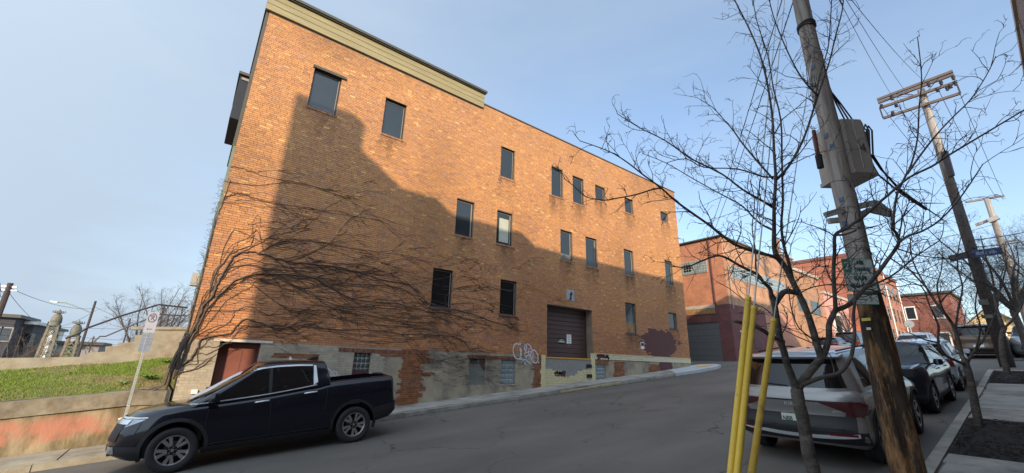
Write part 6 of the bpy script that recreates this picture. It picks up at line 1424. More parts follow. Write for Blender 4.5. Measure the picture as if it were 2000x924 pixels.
textobj('lettering', 'P', .16, M_sbk, np_, frame_mat(tuple(mw2@Vector((0, .1, .002))), rx2, (0, 0, 1)), .0006, .004)
mb = MB(); mb.prism([(-.07, -.155), (-.03, -.13), (-.03, -.148), (.06, -.148), (.06, -.162), (-.03, -.162), (-.03, -.18)], .0012, .0022, 'XY'); mb.v = [tuple(mw2@Vector(v)) for v in mb.v]; mb.build('arrow', M_sbk, np_, fix=True)
mw3 = frame_mat((0, -.03, (zB+zC)/2), rx2, (0, 0, 1)); plate('plate', w_, zB-zC-.006, .02, -.002, 0, mat('sign_grey_plate', (.15, .17, .20), rough=.5, bump=0), np_, mw3)
for kk, (y_, n_) in enumerate(((.15, 3), (.08, 5), (.02, 4), (-.05, 5), (-.11, 3), (-.165, 4))):
    mb = MB(); x_ = -.11
    for j in range(n_): w2 = .026+.014*((j*7+kk*3) % 3); mb.prism([(x_, y_-.016), (x_+w2, y_-.016), (x_+w2, y_+.016), (x_, y_+.016)], .0012, .0022, 'XY'); x_ += w2+.014
    mb.v = [tuple(mw3@Vector(v)) for v in mb.v]; mb.build('lettering', mat('faded_print', (.12, .14, .2), rough=.6, bump=0), np_, fix=True)
# round sign far up the street seen from behind
c_ = onX(1776, 633, 62); t = empty('stop_sign', 'pale octagonal sign seen from behind in front of the far brick house', 'street sign', (c_.x, c_.y, 2.1))
mb = MB(); mb.prism([(.42*math.cos(R(22.5+45*k)), c_.z-2.1+.42*math.sin(R(22.5+45*k))) for k in range(8)], -.02, .02, 'YZ'); mb.build('plate', M_galv, t, fix=True); MB().tube([(0.03, 0, 0), (0.03, 0, c_.z-2.1)], .05, 6).build('post', M_galv, t)

# ================================================================== trees
class Tree:
    def __init__(s, seed, rs=1.): s.r = random.Random(seed); s.br = MB(); s.tw = MB(); s.rs = rs
    def wig(s, p, d, L_, n, wob, drop=0):
        pts = [Vector(p)]; d = Vector(d).normalized()
        for i in range(n):
            d = (d+Vector((s.r.gauss(0, wob), s.r.gauss(0, wob), s.r.gauss(0, wob)-drop*(i/n)))).normalized(); pts.append(pts[-1]+d*L_/n)
        return pts
    def child(s, p, tan, L_, r, lvl, flat=None, dens=1.0):
        t = Vector(tan).normalized(); q = Vector((s.r.gauss(0, 1), s.r.gauss(0, 1), s.r.gauss(0, 1)+.25))
        q = (q-t*q.dot(t)).normalized(); a = s.r.uniform(.5, 1.05); d = t*math.cos(a)+q*math.sin(a)+Vector((0, 0, .18))
        n = 5 if lvl else 4; pts = s.wig(p, d, L_, n, .20 if lvl else .26, 0 if lvl else .55)
        rr = [lerp(r, r*.45, i/n) for i in range(n+1)]
        (s.br if r > .0038 else s.tw).tube(pts, rr, 4 if r > .0045 else 3, cap=False)
        if lvl > 0:
            k = max(2, int(L_/(.085 if lvl == 1 else .13)*dens))
            for i in range(k):
                u = s.r.uniform(.15, 1.); j = min(int(u*n), n-1); pp = pts[j].lerp(pts[j+1], u*n-j)
                s.child(pp, pts[j+1]-pts[j], L_*s.r.uniform(.32, .62), max(r*.62, .0021), lvl-1, dens=dens)
        elif s.r.random() < .5:
            e = pts[-1]; d = (pts[-1]-pts[-2]).normalized(); sd = Vector((s.r.gauss(0, 1), s.r.gauss(0, 1), 0)).normalized()
            for sg in (1, -1): s.tw.tube([e, e+d*L_*.12+sd*sg*L_*.12, e+d*L_*.1+sd*sg*L_*.2-Vector((0, 0, L_*.14))], [r*.6, r*.5, r*.35], 3, cap=False)
    def limb(s, pts, r0, r1, dens=1., clen=.6, lvl=2, start=.1, nside=8, target=None):
        n = len(pts); r0 *= s.rs; r1 = max(r1*s.rs, .0028); rr = [lerp(r0, r1, (i/(n-1))**.8) for i in range(n)]
        # smooth the traced line
        P_ = []; Q = []
        for i in range(n-1):
            for k in range(3):
                u = k/3; a, b, c, d = pts[max(i-1, 0)], pts[i], pts[i+1], pts[min(i+2, n-1)]
                P_.append(.5*((2*b)+(c-a)*u+(2*a-5*b+4*c-d)*u*u+(3*b-a-3*c+d)*u**3)); Q.append(lerp(rr[i], rr[i+1], u)*s.r.uniform(.96, 1.05))
        P_.append(pts[-1]); Q.append(rr[-1])
        (target or s.br).tube(P_, Q, nside)
        Lt = sum((P_[i+1]-P_[i]).length for i in range(len(P_)-1)); k = int(Lt/.075*dens)
        for i in range(k):
            u = lerp(start, 1, (i+s.r.random())/max(k, 1))*(len(P_)-1); j = min(int(u), len(P_)-2)
            s.child(P_[j].lerp(P_[j+1], u-j), P_[j+1]-P_[j], clen*s.r.uniform(.35, 1.)*(1-.3*u/len(P_)), max(min(Q[j]*.55, .0065)*s.r.uniform(.6, 1.), .0031), lvl if s.r.random() < .72 else lvl-1, dens=max(dens, .9))
    def done(s, name, label, base, group=None, trunk=None):
        t = empty(name, label, 'tree', base, group=group); o_ = []
        for mb, nm, m in ((trunk, 'trunk', M_bark), (s.br, 'branches', M_bark), (s.tw, 'twigs', M_twig)):
            if mb is None or not mb.v: continue
            mb.v = [tuple(Vector(v)-Vector(base)) for v in mb.v]; o = mb.build(nm, m, t, smooth=(nm != 'twigs'))
            if nm != 'trunk': o['kind'] = 'stuff'
            o_.append(o)
        return t
def trace(px, base, offs=(0, 0)):
    n = len(px); return [onD(x, y, base, lerp(offs[0], offs[1], i/max(n-1, 1))) for i, (x, y) in enumerate(px)]
# near tree
TB = (3.72, 1.285, G(3.72)+.1); T1 = Tree(11, .64); tk = MB()
def d_(px): return onD(px[0], px[1], TB, 0)
tp = [Vector((TB[0], TB[1], TB[2]-.1)), Vector((TB[0]-.01, TB[1], TB[2]+.3))]+trace([(1591, 930), (1579, 883), (1569, 823), (1561, 790), (1556, 760)], TB)
T1.limb(tp, .072, .062, dens=0, target=tk, nside=16)
A = trace([(1556, 764), (1546, 734), (1537, 711), (1531, 686), (1524, 665), (1517, 623), (1512, 590), (1507, 577)], TB, (0, -.05)); T1.limb(A, .046, .034, .25, .4)
A1 = trace([(1507, 580), (1504, 564), (1490, 550), (1479, 536), (1445, 519), (1417, 503), (1397, 500), (1363, 513), (1340, 522), (1310, 520)], TB, (-.05, -.35)); T1.limb(A1, .026, .006, .9, .45)
T1.limb(trace([(1481, 540), (1476, 521), (1476, 496), (1472, 468), (1469, 440), (1474, 395), (1465, 350)], TB, (-.1, .1)), .014, .004, .8, .4)
T1.limb(trace([(1512, 597), (1524, 578), (1535, 569), (1557, 572)], TB, (-.05, .02)), .034, .034, .2, .3)
B = trace([(1556, 762), (1574, 736), (1591, 715), (1603, 700), (1598, 680), (1594, 667), (1587, 643), (1579, 617), (1567, 588), (1557, 568), (1549, 552), (1535, 524), (1518, 502)], TB, (0, .12)); T1.limb(B, .048, .034, .3, .4)
T1.limb(trace([(1518, 502), (1512, 485), (1512, 440), (1512, 400), (1515, 350), (1512, 300), (1507, 215), (1490, 125), (1465, 60), (1435, 0), (1425, -30)], TB, (.12, -.1)), .034, .006, 1.0, .45)
T1.limb(trace([(1549, 552), (1541, 515), (1531, 480), (1526, 440), (1529, 395), (1528, 350), (1527, 300), (1525, 235), (1510, 170), (1500, 110), (1478, 40), (1468, -20)], TB, (.12, .3)), .024, .006, .9, .45)
T1.limb(trace([(1515, 352), (1540, 325), (1570, 270), (1590, 210), (1603, 170), (1620, 120), (1632, 70), (1645, 20), (1648, -20)], TB, (.05, -.2)), .020, .007, .9, .5)
T1.limb(trace([(1590, 210), (1600, 150), (1617, 95), (1622, 40), (1625, -20)], TB, (-.1, -.25)), .012, .006, .8, .4)
T1.limb(trace([(1598, 187), (1585, 175), (1563, 148), (1545, 115), (1527, 75), (1510, 30), (1498, -20)], TB, (-.12, -.3)), .014, .006, 1., .4)
T1.limb(trace([(1512, 345), (1490, 345), (1440, 330), (1375, 327), (1340, 310), (1302, 318)], TB, (.05, -.2)), .013, .004, 1., .4)
T1.limb(trace([(1510, 350), (1480, 316), (1450, 280), (1433, 256), (1415, 235), (1392, 210), (1368, 195)], TB, (.05, .3)), .015, .004, 1., .45)
T1.limb(trace([(1509, 405), (1490, 393), (1450, 370), (1410, 340), (1350, 310), (1300, 275), (1250, 250), (1205, 222)], TB, (.1, -.3)), .017, .004, 1.1, .4)
T1.limb(trace([(1511, 450), (1490, 440), (1475, 428), (1460, 412), (1440, 396), (1400, 375), (1350, 347), (1300, 318), (1255, 300)], TB, (.1, .35)), .015, .004, 1.1, .4)
L1 = trace([(1520, 506), (1507, 500), (1479, 493), (1451, 484), (1431, 475), (1403, 454), (1383, 438), (1340, 408), (1313, 387), (1291, 367), (1257, 342), (1229, 320), (1200, 301), (1170, 288), (1132, 275)], TB, (.1, -.45)); T1.limb(L1, .026, .004, 1., .38)
T1.limb(trace([(1291, 367), (1268, 372), (1243, 380), (1206, 387), (1181, 391), (1144, 384), (1119, 362), (1102, 349)], TB, (-.25, -.45)), .011, .004, .8, .3)
T1.limb(trace([(1530, 668), (1507, 657), (1484, 642), (1459, 633), (1434, 627)], TB, (-.05, -.25)), .026, .020, .1, .2)
C = trace([(1603, 702), (1610, 690), (1619, 660), (1619, 636), (1626, 617), (1632, 606)], TB, (.03, .0)); T1.limb(C, .036, .032, .3, .4)
T1.limb(trace([(1632, 608), (1631, 586), (1629, 560), (1628, 528), (1630, 490), (1631, 459), (1648, 449), (1676, 430), (1695, 416), (1719, 394), (1736, 380), (1775, 347), (1820, 325), (1850, 305), (1900, 275), (1950, 245), (2005, 212)], TB, (0, -.9)), .026, .007, 1.0, .5)
T1.limb(trace([(1632, 459), (1650, 458), (1672, 450)], TB, (-.1, -.15)), .016, .012, .3, .2)
D = trace([(1632, 606), (1655, 597), (1672, 582), (1689, 563), (1712, 537), (1731, 511), (1750, 485), (1756, 470), (1750, 455), (1743, 445), (1745, 425), (1752, 380), (1768, 345), (1780, 320), (1792, 270), (1795, 210), (1800, 150), (1792, 72)], TB, (0, -.5)); T1.limb(D, .030, .005, 1.0, .5)
T1.limb(trace([(1755, 474), (1775, 460), (1800, 452), (1838, 428), (1880, 380), (1920, 320)], TB, (-.3, -.7)), .016, .005, 1., .5)
T1.limb(trace([(1772, 340), (1800, 300), (1830, 262), (1862, 228), (1895, 195), (1925, 150), (1945, 110)], TB, (-.4, -.7)), .013, .004, 1.1, .5)
T1.limb(trace([(1556, 757), (1580, 746), (1606, 737), (1634, 731), (1651, 717), (1663, 694), (1667, 670), (1669, 647), (1667, 618), (1669, 594), (1672, 575)], TB, (0, -.2)), .028, .014, .3, .4)
T1.limb(trace([(1690, 562), (1740, 540), (1790, 500), (1835, 470)], TB, (-.1, -.5)), .014, .005, 1., .5)
T1.limb(trace([(1630, 560), (1615, 530), (1610, 500), (1612, 450), (1618, 400)], TB, (0, .3)), .009, .004, 1., .4)
for px in ([(1517, 623), (1490, 600), (1460, 590), (1420, 560)], [(1579, 617), (1610, 590), (1650, 560)], [(1560, 574), (1590, 560), (1640, 555), (1700, 560), (1760, 545)], [(1549, 552), (1575, 535), (1600, 520), (1640, 525)], [(1594, 667), (1560, 640), (1545, 600), (1540, 560)], [(1750, 485), (1800, 500), (1850, 505), (1900, 520)], [(1740, 505), (1780, 530), (1830, 545)]):
    T1.limb(trace(px, TB, (0, random.uniform(-.4, .3))), .009, .003, 1.1, .4)
T1.done('bare_tree', 'bare forked street tree in front of the silver suv, its twigs spreading across the sky', TB, 'bare street trees', tk)
# second tree in the long pit
def tree_traced(base, trunkpx, limbs, label, seed, sc=1.0, r0=.1):
    T = Tree(seed, .68); tk = MB(); tp = [Vector((base[0], base[1], base[2]-.1))]+trace(trunkpx, base); T.limb(tp, r0, r0*.72, dens=0, target=tk, nside=12)
    for px, ra, rb, dn, off in limbs: T.limb(trace(px, base, off), ra, rb, dn*.75, .9*sc, 2, nside=6)
    return T.done('bare_tree', label, base, 'bare street trees', tk)
b2 = onX(1915, 846, 12.1); tree_traced((12.1, b2.y, G(12.1)+.1), [(1914, 840), (1905, 795), (1896, 745), (1889, 722), (1884, 700)],
 [([(1884, 702), (1878, 694), (1866, 646), (1852, 621), (1833, 598), (1816, 573), (1807, 559), (1788, 539), (1768, 517), (1745, 480)], .06, .012, .6, (0, .5)),
  ([(1856, 628), (1840, 600), (1830, 560), (1838, 530), (1842, 490)], .03, .01, .7, (.1, -.6)), ([(1816, 573), (1800, 545), (1783, 510), (1778, 470), (1790, 430)], .028, .01, .7, (.2, .9)),
  ([(1885, 712), (1862, 702), (1847, 694), (1833, 672), (1833, 638), (1824, 615), (1813, 590), (1800, 560), (1760, 545)], .045, .012, .6, (0, -.6)), ([(1834, 670), (1805, 663), (1788, 655), (1770, 648)], .025, .01, .3, (-.3, -.6)),
  ([(1888, 712), (1900, 690), (1923, 660), (1937, 630), (1950, 590), (1955, 540), (1970, 500)], .04, .012, .6, (0, .4)), ([(1866, 646), (1872, 600), (1880, 560), (1870, 520), (1875, 470), (1890, 430)], .03, .01, .7, (.1, .3)),
  ([(1905, 685), (1915, 640), (1905, 600), (1912, 550), (1925, 500)], .025, .01, .7, (.1, -.7)), ([(1833, 598), (1850, 575), (1880, 555), (1890, 540), (1915, 520)], .025, .009, .7, (.1, -.3)), ([(1807, 559), (1780, 555), (1750, 560), (1720, 545)], .02, .008, .7, (.1, .9))],
 'slender bare tree rising from the nearer dark mulch bed', 21, r0=.105)
b3 = onX(1967, 728, 23.6); tree_traced((23.6, b3.y, G(23.6)+.1), [(1966, 722), (1958, 690), (1957, 660), (1962, 638)],
 [([(1960, 640), (1951, 615), (1945, 593), (1942, 565), (1935, 530), (1925, 500), (1915, 460)], .09, .02, .6, (0, .5)), ([(1962, 640), (1975, 628), (1988, 612), (1997, 595), (2010, 560)], .07, .02, .6, (0, -.6)), ([(1945, 593), (1955, 560), (1965, 520), (1962, 480)], .05, .02, .6, (.2, .6)), ([(1942, 565), (1915, 550), (1890, 545), (1865, 525)], .04, .015, .6, (.2, -.6)), ([(1995, 598), (1985, 560), (1990, 520), (1985, 480)], .05, .02, .6, (-.5, .6))],
 'bare tree in the farther mulch bed at the foot of the dark pole', 31, 1.8, .15)
def tree_free(base, H, seed, label, group='bare street trees', dens=.5, name='bare_tree', m=None):
    T = Tree(seed); tk = MB(); r = T.r; b = Vector(base); T.limb([b-Vector((0, 0, .2)), b+Vector((r.uniform(-.05, .05), 0, H*.15)), b+Vector((r.uniform(-.1, .1), r.uniform(-.1, .1), H*.3))], H*.022, H*.017, dens=0, target=tk, nside=8)
    top = b+Vector((0, 0, H*.28))
    for k in range(7):
        a = k*2.4+r.uniform(-.4, .4); d = Vector((math.cos(a)*.55, math.sin(a)*.55, 1)); pts = T.wig(top, d, H*r.uniform(.5, .75), 5, .10); T.limb(pts, H*.011, H*.002, dens/(H*.16), H*.2, 2, nside=5)
    return T.done(name, label, base, group, tk)
tree_free((79, 8.2, 2.2), 7, 41, 'bare tree before the dark brick house at the top of the street', dens=.8)
tree_free((52, 12.9, 2.0), 6.5, 43, 'small bare tree before the pink fronted shop', dens=.6)
tree_free((33.5, 1.2, .95), 8, 44, 'bare tree rising beyond the cross street right of the brown suv', dens=.6)
tree_free((42, -.6, 1.6), 9, 46, 'bare tree at the far right edge behind the parked suvs', dens=.6)
tree_free((-1.6, 24, -1.2), 4.2, 51, 'leafless shrub behind the stair wall under the handrail', 'bare shrubs behind the wall', .6, 'bare_shrub')
tree_free((-.9, 26, -1.0), 4.4, 52, 'leafless shrub behind the top landing against the building corner', 'bare shrubs behind the wall', .6, 'bare_shrub')

# ================================================================== climbing vine on the brick face
vine = empty('climbing_vine', 'leafless vine with a braided trunk fanning its stems across the brick wall', 'vine', (-.1, FY-.1, -.9))
VR = random.Random(5); vs = MB(); vt = MB(); vfine = MB()
def onwall(x, y, o=.03): p = onY(x, y, FY-o); return p
def inopen(p):
    for o in OPEN:
        if o[0]+.04 < p.x < o[1]-.04 and o[2]+.06 < p.z < o[3]-.04: return True
    return False
def vchild(p, d, L_, r, lvl):
    n = 6; pts = [p.copy()]; d = (d.normalized()*.8+Vector((.8, 0, -.08))).normalized()
    for i in range(n):
        a = VR.gauss(0, .21); d = Vector((d.x*math.cos(a)-d.z*math.sin(a), 0, d.x*math.sin(a)+d.z*math.cos(a))); q = pts[-1]+d*L_/n
        if q.x < .09 or q.z < G(q.x)+.2 or q.x > 15: break
        if inopen(q): break
        q.y = FY-.016-r; pts.append(q)
    if len(pts) < 3: return
    r = max(r, .0042 if lvl else .0028)
    (vt if r > .004 else vfine).tube(pts, [lerp(r, r*.4, i/(len(pts)-1)) for i in range(len(pts))], 4 if r > .004 else 3, cap=False)
    if lvl:
        for k in range(max(2, int(L_/.36))):
            j = VR.randrange(1, len(pts)); dd = pts[j]-pts[j-1]; a = VR.choice((-1, 1))*VR.uniform(.3, .9); vchild(pts[j], Vector((dd.x*math.cos(a)-dd.z*math.sin(a), 0, dd.x*math.sin(a)+dd.z*math.cos(a))), L_*VR.uniform(.35, .65), r*.55, lvl-1)
def vstem(px, r0, r1, dens=1., cl=.9, o=.03, lvl=2, conv=True):
    P_ = [onwall(x, y, o) for x, y in px] if conv else px; pts = []; n = len(P_)
    for i in range(n-1):
        for k in range(4):
            u = k/4; a, b, c, d = P_[max(i-1, 0)], P_[i], P_[i+1], P_[min(i+2, n-1)]
            q = .5*((2*b)+(c-a)*u+(2*a-5*b+4*c-d)*u*u+(3*b-a-3*c+d)*u**3); q.x += VR.gauss(0, .012); q.z += VR.gauss(0, .014); pts.append(q)
    pts.append(P_[-1]); m = len(pts); r0 *= .74; rr = [lerp(r0, r1*.8, (i/m)**.7) for i in range(m)]
    for i, p in enumerate(pts): p.y = FY-.014-rr[i]-VR.uniform(0, .012)-(o if o > .05 else 0)
    vs.tube(pts, rr, 6, cap=True); L_ = sum((pts[i+1]-pts[i]).length for i in range(m-1))
    for k in range(int(L_/.56*dens)):
        j = VR.randrange(1, m); dd = pts[j]-pts[j-1]; a = VR.choice((-1, 1))*VR.uniform(.2, .9)
        if pts[j].x < 1.3 and VR.random() < .75: continue
        vchild(pts[j], Vector((dd.x*math.cos(a)-dd.z*math.sin(a), 0, dd.x*math.sin(a)+dd.z*math.cos(a))), cl*VR.uniform(.4, 1.5), min(rr[j]*.6, .011), lvl if VR.random() < .5 else lvl-1)
S = [
 ([(338, 738), (345, 712), (360, 677), (380, 637), (395, 602), (415, 577), (425, 552), (440, 527), (455, 502), (480, 492), (505, 494), (550, 507), (575, 512), (625, 517), (675, 524), (700, 532), (750, 547), (800, 557), (825, 582), (850, 597), (880, 604), (920, 612), (960, 627), (1005, 640)], .050, .012, 1.2),
 ([(340, 735), (352, 715), (372, 700), (385, 682), (394, 663), (417, 656), (450, 652), (461, 636), (476, 624), (493, 626), (526, 637), (547, 641), (575, 635), (600, 637), (650, 642), (725, 645), (800, 653), (860, 655), (900, 662), (920, 687)], .038, .009, 1.2),
 ([(342, 730), (356, 700), (368, 672), (384, 645), (400, 610), (420, 585), (445, 560), (480, 540), (520, 535), (600, 540), (650, 562), (700, 587), (775, 592), (830, 607), (880, 612), (925, 627), (960, 637)], .040, .010, 1.2),
 ([(340, 728), (352, 690), (362, 655), (372, 620), (382, 580), (392, 545), (400, 510), (410, 475), (418, 440), (428, 410), (440, 385), (450, 350)], .034, .008, 1.),
 ([(345, 720), (362, 690), (375, 650), (392, 625), (404, 600), (410, 570), (418, 540), (436, 512), (452, 496), (470, 486), (490, 480), (495, 455), (503, 450), (512, 468), (530, 460), (570, 452), (600, 440), (640, 404), (660, 396)], .026, .007, 1.2),
 ([(440, 385), (470, 378), (500, 388), (560, 400), (620, 410), (680, 420), (740, 430)], .012, .005, 1.2), ([(450, 325), (485, 332), (520, 345), (600, 360), (640, 375), (680, 385)], .012, .004, 1.), ([(437, 352), (500, 362), (560, 357), (620, 366), (700, 400), (745, 432)], .011, .004, 1.),
 ([(505, 494), (540, 478), (600, 470), (650, 478), (720, 490), (800, 500), (850, 520)], .014, .005, 1.2), ([(550, 507), (600, 495), (650, 470), (680, 430), (720, 418), (790, 440)], .012, .005, 1.),
 ([(500, 520), (560, 550), (600, 570), (650, 600), (700, 612), (760, 625), (830, 640), (870, 660), (905, 690)], .015, .006, 1.4), ([(480, 545), (520, 575), (560, 600), (620, 610), (700, 625), (760, 640)], .013, .005, 1.3),
 ([(380, 690), (410, 690), (440, 672), (460, 660), (500, 660), (540, 650)], .014, .005, 1.2), ([(345, 728), (372, 722), (400, 705), (425, 690)], .018, .005, 1.2), ([(842, 580), (846, 600), (860, 603), (878, 596), (882, 560), (884, 532)], .009, .004, 1.), ([(980, 605), (990, 618), (1004, 612), (1006, 580), (1008, 556)], .008, .004, 1.),
 ([(884, 575), (920, 582), (960, 592), (1000, 600)], .008, .004, 1.), ([(1010, 552), (1040, 560), (1070, 578), (1100, 590)], .006, .003, .4), ([(970, 530), (966, 522), (985, 520), (1040, 535), (1080, 560)], .005, .003, .3),
 ([(880, 604), (870, 580), (900, 560), (960, 560), (1000, 570)], .008, .004, 1.), ([(800, 557), (840, 548), (890, 540), (940, 548), (975, 560)], .008, .004, 1.), ([(625, 517), (650, 540), (700, 560), (760, 570), (810, 590)], .012, .005, 1.3)]
for px, a, b, dn in S:
    vstem(px, a, b, dn)
    if len(px) > 6:
        for q in range(3 if a > .03 else 2):      # companion stems wandering beside each traced one
            i0 = VR.randrange(0, max(len(px)//3, 1)); i1 = VR.randrange(max(len(px)-4, i0+3), len(px)+1); w = 0; o2 = []
            for k, (x, y) in enumerate(px[i0:i1]):
                w = w*.8+VR.gauss(0, 8); w2 = min(k/2, 1); o2.append((x+VR.gauss(0, 3)*w2, y+(w+8*(q-1))*w2))
            vstem(o2, a*VR.uniform(.22, .42), b*.7, dn*.7, .8)
for k in range(48):           # thin runners drooping over the concrete base
    x = VR.uniform(800, 940); y = VR.uniform(672, 730); vstem([(x, y), (x+25, y+6+VR.uniform(-6, 8)), (x+55, y+14+VR.uniform(-8, 8)), (x+90, y+22+VR.uniform(-10, 8))], .005, .002, .9, .5, lvl=1)
for k in range(95):
    x = VR.uniform(420, 900); y = VR.uniform(500, 660) if x > 520 else VR.uniform(330, 640); vstem([(x, y), (x+30, y+VR.uniform(-8, 10)), (x+65, y+VR.uniform(-8, 18)), (x+105, y+VR.uniform(-4, 26))], VR.uniform(.004, .009), .003, .9, .6, lvl=1)
# base root flare of the vine at the corner
for k in range(6):
    a = k/6*6.28; b0_ = Vector((-.12+.05*math.cos(a), FY-.0+.04*math.sin(a)-.05, -.35)); e = Vector((-.25+.28*math.cos(a), FY+.25+.2*math.sin(a), ztop(-.3)-.02)); e2 = onY(352+k*4, 668-k*4, FY-.08)
    vs.tube([e, Vector((-.14+.06*math.cos(a), FY+.1+.05*math.sin(a), -.7)), b0_, b0_.lerp(e2, .5)+Vector((VR.gauss(0, .02), 0, 0)), e2], [.022, .028, .024, .02, .014], 7)
for mb, nm, m_ in ((vs, 'stems', M_vine), (vt, 'side_stems', M_vtwig), (vfine, 'tendrils', M_vtwig)):
    mb.v = [tuple(Vector(v)-vine.location) for v in mb.v]; o = mb.build(nm, m_, vine, smooth=(nm == 'stems'))
    if nm != 'stems': o['kind'] = 'stuff'
# straggling growth along the left corner of the wall
mb = MB()
for k in range(120):
    z = VR.uniform(.8, 5.2); p = Vector((.03, FY+VR.uniform(0, .2), z)); pts = [p]; d = Vector((-1, 0, VR.uniform(-.6, .9)))
    for i in range(4): d = (d+Vector((VR.gauss(0, .5), VR.gauss(0, .3), VR.gauss(0, .5)))).normalized(); pts.append(pts[-1]+d*.055)
    mb.tube([q-vine.location for q in pts], [.005, .004, .004, .003, .002], 3, cap=False)
mb.build('tendrils', M_vtwig, vine)['kind'] = 'stuff'

# ================================================================== left background, downhill
YB = 42.0
def lb(x, y, Y=YB): return onY(x, y, Y)
gp = 'ornate lantern topped iron towers'
for (cx_, tip, base_, lab, rdx) in ((113, 603, 705, 'left hand iron tower topped by a domed lantern, at the foot of the hill', 0), (151, 624, 705, 'right hand iron tower topped by a domed lantern, beside the leaning street lamp', 0)):
    top = lb(cx_+5, tip); b = Vector((top.x, YB, -3.2)); t = empty('lantern_tower', lab, 'tower', b, group=gp)
    H = top.z-b.z; w = .30
    for sx_ in (-1, 1):
        for sy_ in (-1, 1): MB().bar((sx_*w*1.35, sy_*w*1.35, 0), (sx_*w*.75, sy_*w*.75, H-1.15), .13, .13).build('leg', M_verdigris, t)
    mb = MB()
    for k in range(7):
        z0 = k*(H-1.3)/7; z1 = z0+(H-1.3)/7; s0 = lerp(w*1.35, w*.75, z0/(H-1.15)); s1 = lerp(w*1.35, w*.75, z1/(H-1.15)); mb.bar((-s0, -s0, z0), (s1, -s1, z1), .05, .05); mb.bar((s0, -s0, z0), (-s1, -s1, z1), .05, .05); mb.bar((-s1, -s1, z1), (s1, -s1, z1), .06, .06); mb.bar((-s0, s0, z0), (s1, s1, z1), .05, .05)
    mb.build('lattice', M_verdigris, t)['kind'] = 'stuff'
    MB().lathe([(.0, H-1.22), (.34, H-1.2), (.34, H-1.12), (.26, H-1.08), (.30, H-.9), (.27, H-.62), (.18, H-.42), (.08, H-.33), (.25, H-.30), (.08, H-.24), (.06, H-.12), (.0, H)], n=16).build('lantern_dome', M_verdigris, t, smooth=True)
    mb = MB()
    for k in range(6): a = k*math.pi/3; mb.tube([(.24*math.cos(a), .24*math.sin(a), H-.3), (.32*math.cos(a), .32*math.sin(a), H-.22), (.26*math.cos(a), .26*math.sin(a), H-.15)], .03, 5)
    mb.build('finial_scroll', M_verdigris, t)['kind'] = 'stuff'
# leaning perspective poles and the street lamp
for (tx, ty, bx_, by_, Y_, r_, lab) in ((21, 553, 0, 605, 30, .13, 'dark utility pole at the left edge of the view'), (187, 588, 152, 698, 46, .09, 'slim dark pole carrying the curved street lamp arm'), (95, 628, 92, 650, 60, .06, 'thin pole between the rooftops and the lantern towers'), (255, 622, 242, 663, 40, .05, 'short thin pole above the stepped wall')):
    a = onY(tx, ty, Y_); t = empty('utility_pole' if r_ > .1 else 'street_lamp' if Y_ == 46 else 'thin_pole', lab, 'utility pole' if r_ > .1 else 'street lamp' if Y_ == 46 else 'pole', (a.x, Y_, -4))
    MB().tube([(0, 0, 0), (0, 0, a.z+4)], [r_*1.2, r_*.8], 8).build('shaft', M_darkpole, t)
    if Y_ == 46:
        q = [onY(x, y, 46)-Vector((a.x, 46, -4)) for x, y in ((176, 610), (160, 603), (140, 595), (128, 591), (112, 590))]; MB().tube(q, .05, 6).build('arm', M_galv, t)
        q = [onY(x, y, 46)-Vector((a.x, 46, -4)) for x, y in ((113, 590.5), (99, 589))]; MB().bar(q[0], q[1], .3, .1).build('lamp_head', M_white, t)
    if Y_ == 30:
        for yy in (560, 567): q = onY(18, yy, 30)-Vector((a.x, 30, -4)); MB().bar(q-Vector((.25, 0, 0)), q+Vector((.25, 0, 0)), .1, .08).build('insulator_arm', M_white, t)
for k, (a, b, Y1, Y2) in enumerate((((18, 562), (180, 603), 30, 46), ((0, 553), (18, 560), 24, 30), ((16, 570), (95, 640), 30, 60), ((0, 566), (16, 567), 24, 30), ((186, 600), (365, 660), 46, 60), ((95, 640), (178, 612), 60, 46), ((-20, 640), (370, 668), 50, 62), ((-20, 652), (370, 676), 50, 62), ((-30, 630), (370, 640), 50, 62))):
    wire(['long wire dropping from the left edge pole to the lamp pole', 'upper wire leaving the left edge pole', 'wire falling steeply from the left edge pole', 'lower wire leaving the left edge pole', 'wire from the lamp pole toward the building corner', 'wire between the thin pole and the lamp pole', 'middle long wire low over the distant rooftops', 'lowest long wire low over the distant rooftops', 'upper long wire low over the distant rooftops'][k], catenary(onY(*a, Y1), onY(*b, Y2), .3, 10), .012, 'distant wires on the left')
# houses down the hill
def lowhouse(name, lab, x0, x1, y0, y1, Y_, m, roof, cat='building', extra=None):
    a, b = onY(x0, y0, Y_), onY(x1, y1, Y_); O_ = Vector(((a.x+b.x)/2, Y_, -5)); t = empty(name, lab, cat, O_); w = (b.x-a.x)/2; h = a.z+5
    MB().box((-w, 0, 0), (w, 6, h)).build('wall', m, t); MB().box((-w-.3, -.4, h+.003), (w+.3, 6.3, h+.28)).build('roof', roof, t)
    if extra: extra(t, w, h)
    return t
def wins_(t, w, h):
    for k in range(3): f = MB().box((-w*.7+k*w*.55, -.06, h-2.0), (-w*.7+k*w*.55+.7, -.003, h-.8)).build('window', M_lightframe, t); MB().box((-w*.7+k*w*.55+.08, -.07, h-1.92), (-w*.7+k*w*.55+.62, -.061, h-.88)).build('pane', M_glass, f)
lowhouse('dark_house', 'dark sided house with overhanging roof at the left edge', -40, 22, 617, 650, 55, mat('dark_siding', (.045, .045, .055), rough=.8, bump=.1), M_olived, extra=wins_)
lowhouse('flat_roof_building', 'low dark building with a bright white roof edge beside the lantern towers', 24, 62, 632, 650, 58, mat('dark_wall_grey', (.07, .07, .075), rough=.8, bump=.1), M_white, extra=wins_)  # plain dark grey wall colour
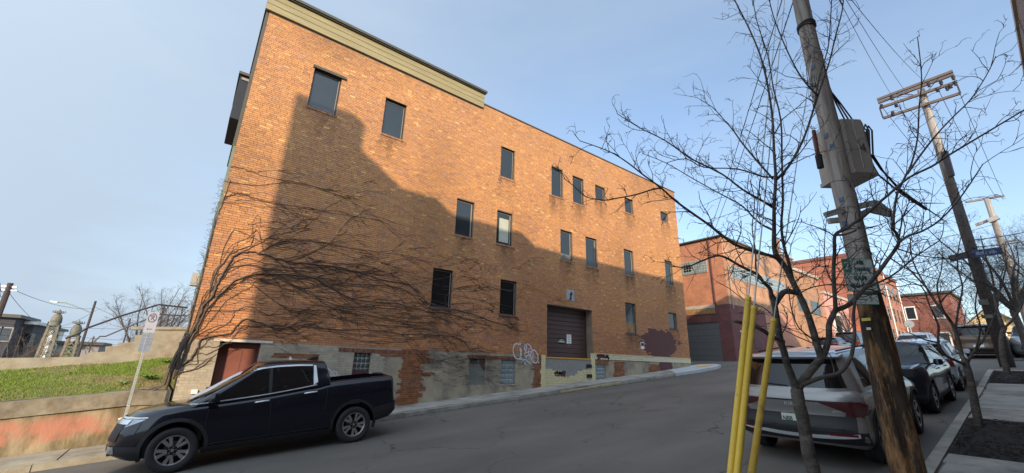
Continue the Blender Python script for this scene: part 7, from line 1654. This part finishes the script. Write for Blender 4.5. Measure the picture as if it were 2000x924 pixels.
lowhouse('mural_building', 'small building with a green and orange mural behind the right lantern tower', 112, 158, 672, 700, 62, mat('mural', (.45, .42, .36), rough=.8, bump=0, var=.1, c2=(.55, .22, .08), c2scale=.5, c2lo=.5, c2hi=.55), M_olived, extra=lambda t, w, h: (MB().box((-w*.5, -.05, h-2.2), (w*.1, -.003, h-.3)).build('green_panel', mat('mural_green', (.16, .38, .15), rough=.8, bump=0), t), MB().box((-w*.35, -.08, h-1.8), (-w*.02, -.052, h-.7)).build('yellow_panel', mat('mural_yellow', (.60, .50, .12), rough=.8, bump=0), t)))
lowhouse('grey_shed', 'plain grey flat building right of the lamp pole', 158, 187, 673, 700, 60, mat('shed_grey', (.25, .23, .22), rough=.8, bump=.1), M_olived)
lowhouse('brick_cottage', 'small brownish cottage just above the stepped wall', 186, 200, 678, 690, 70, mat('cottage_brick', (.20, .11, .09), rough=.8, bump=.1), M_olived)
lowhouse('white_cottage', 'tiny white walled house between the dark buildings', 90, 103, 643, 652, 75, M_white, M_olived)
for k, (x, Y_, H) in enumerate(((30, 48, 3.6), (60, 50, 3.2), (5, 45, 3.8), (85, 52, 3.0))):
    a = onY(x, 690, Y_); tree_free((a.x, Y_, -3.4), H+1.6, 60+k, ['scrubby bare tree before the white roofed building', 'low bare thicket tree just left of the lantern towers', 'scrubby bare tree at the left edge', 'small bare tree right behind the left lantern tower'][k], 'scrub trees downhill', .45, 'bare_shrub')
# parked cars far below, colours only a few pixels each
for k, (x, c, lab) in enumerate(((8, (.4, .4, .42), 'grey car far downhill at the left edge'), (38, (.55, .08, .05), 'red car far downhill left of the towers'), (62, (.5, .5, .5), 'white car far downhill near the left tower'))):
    p = onY(x, 700, 40)
    t, *_ = car('parked_car', lab, 'car', paint('far_paint_%d' % k, c, .2, .3), (2.2, -2.2), 1.8, 1.45, 2.7, .95, dict(sts), 0, 0, 1, 'cars far downhill', 0)
    t.matrix_world = Matrix.Translation((p.x, 40, p.z-1.45))
slp = strip('lower_lot', [-40, -20, 0, 20], 34, 90, 0, M_road)
for v in slp.data.vertices: v.co.z = -1.9
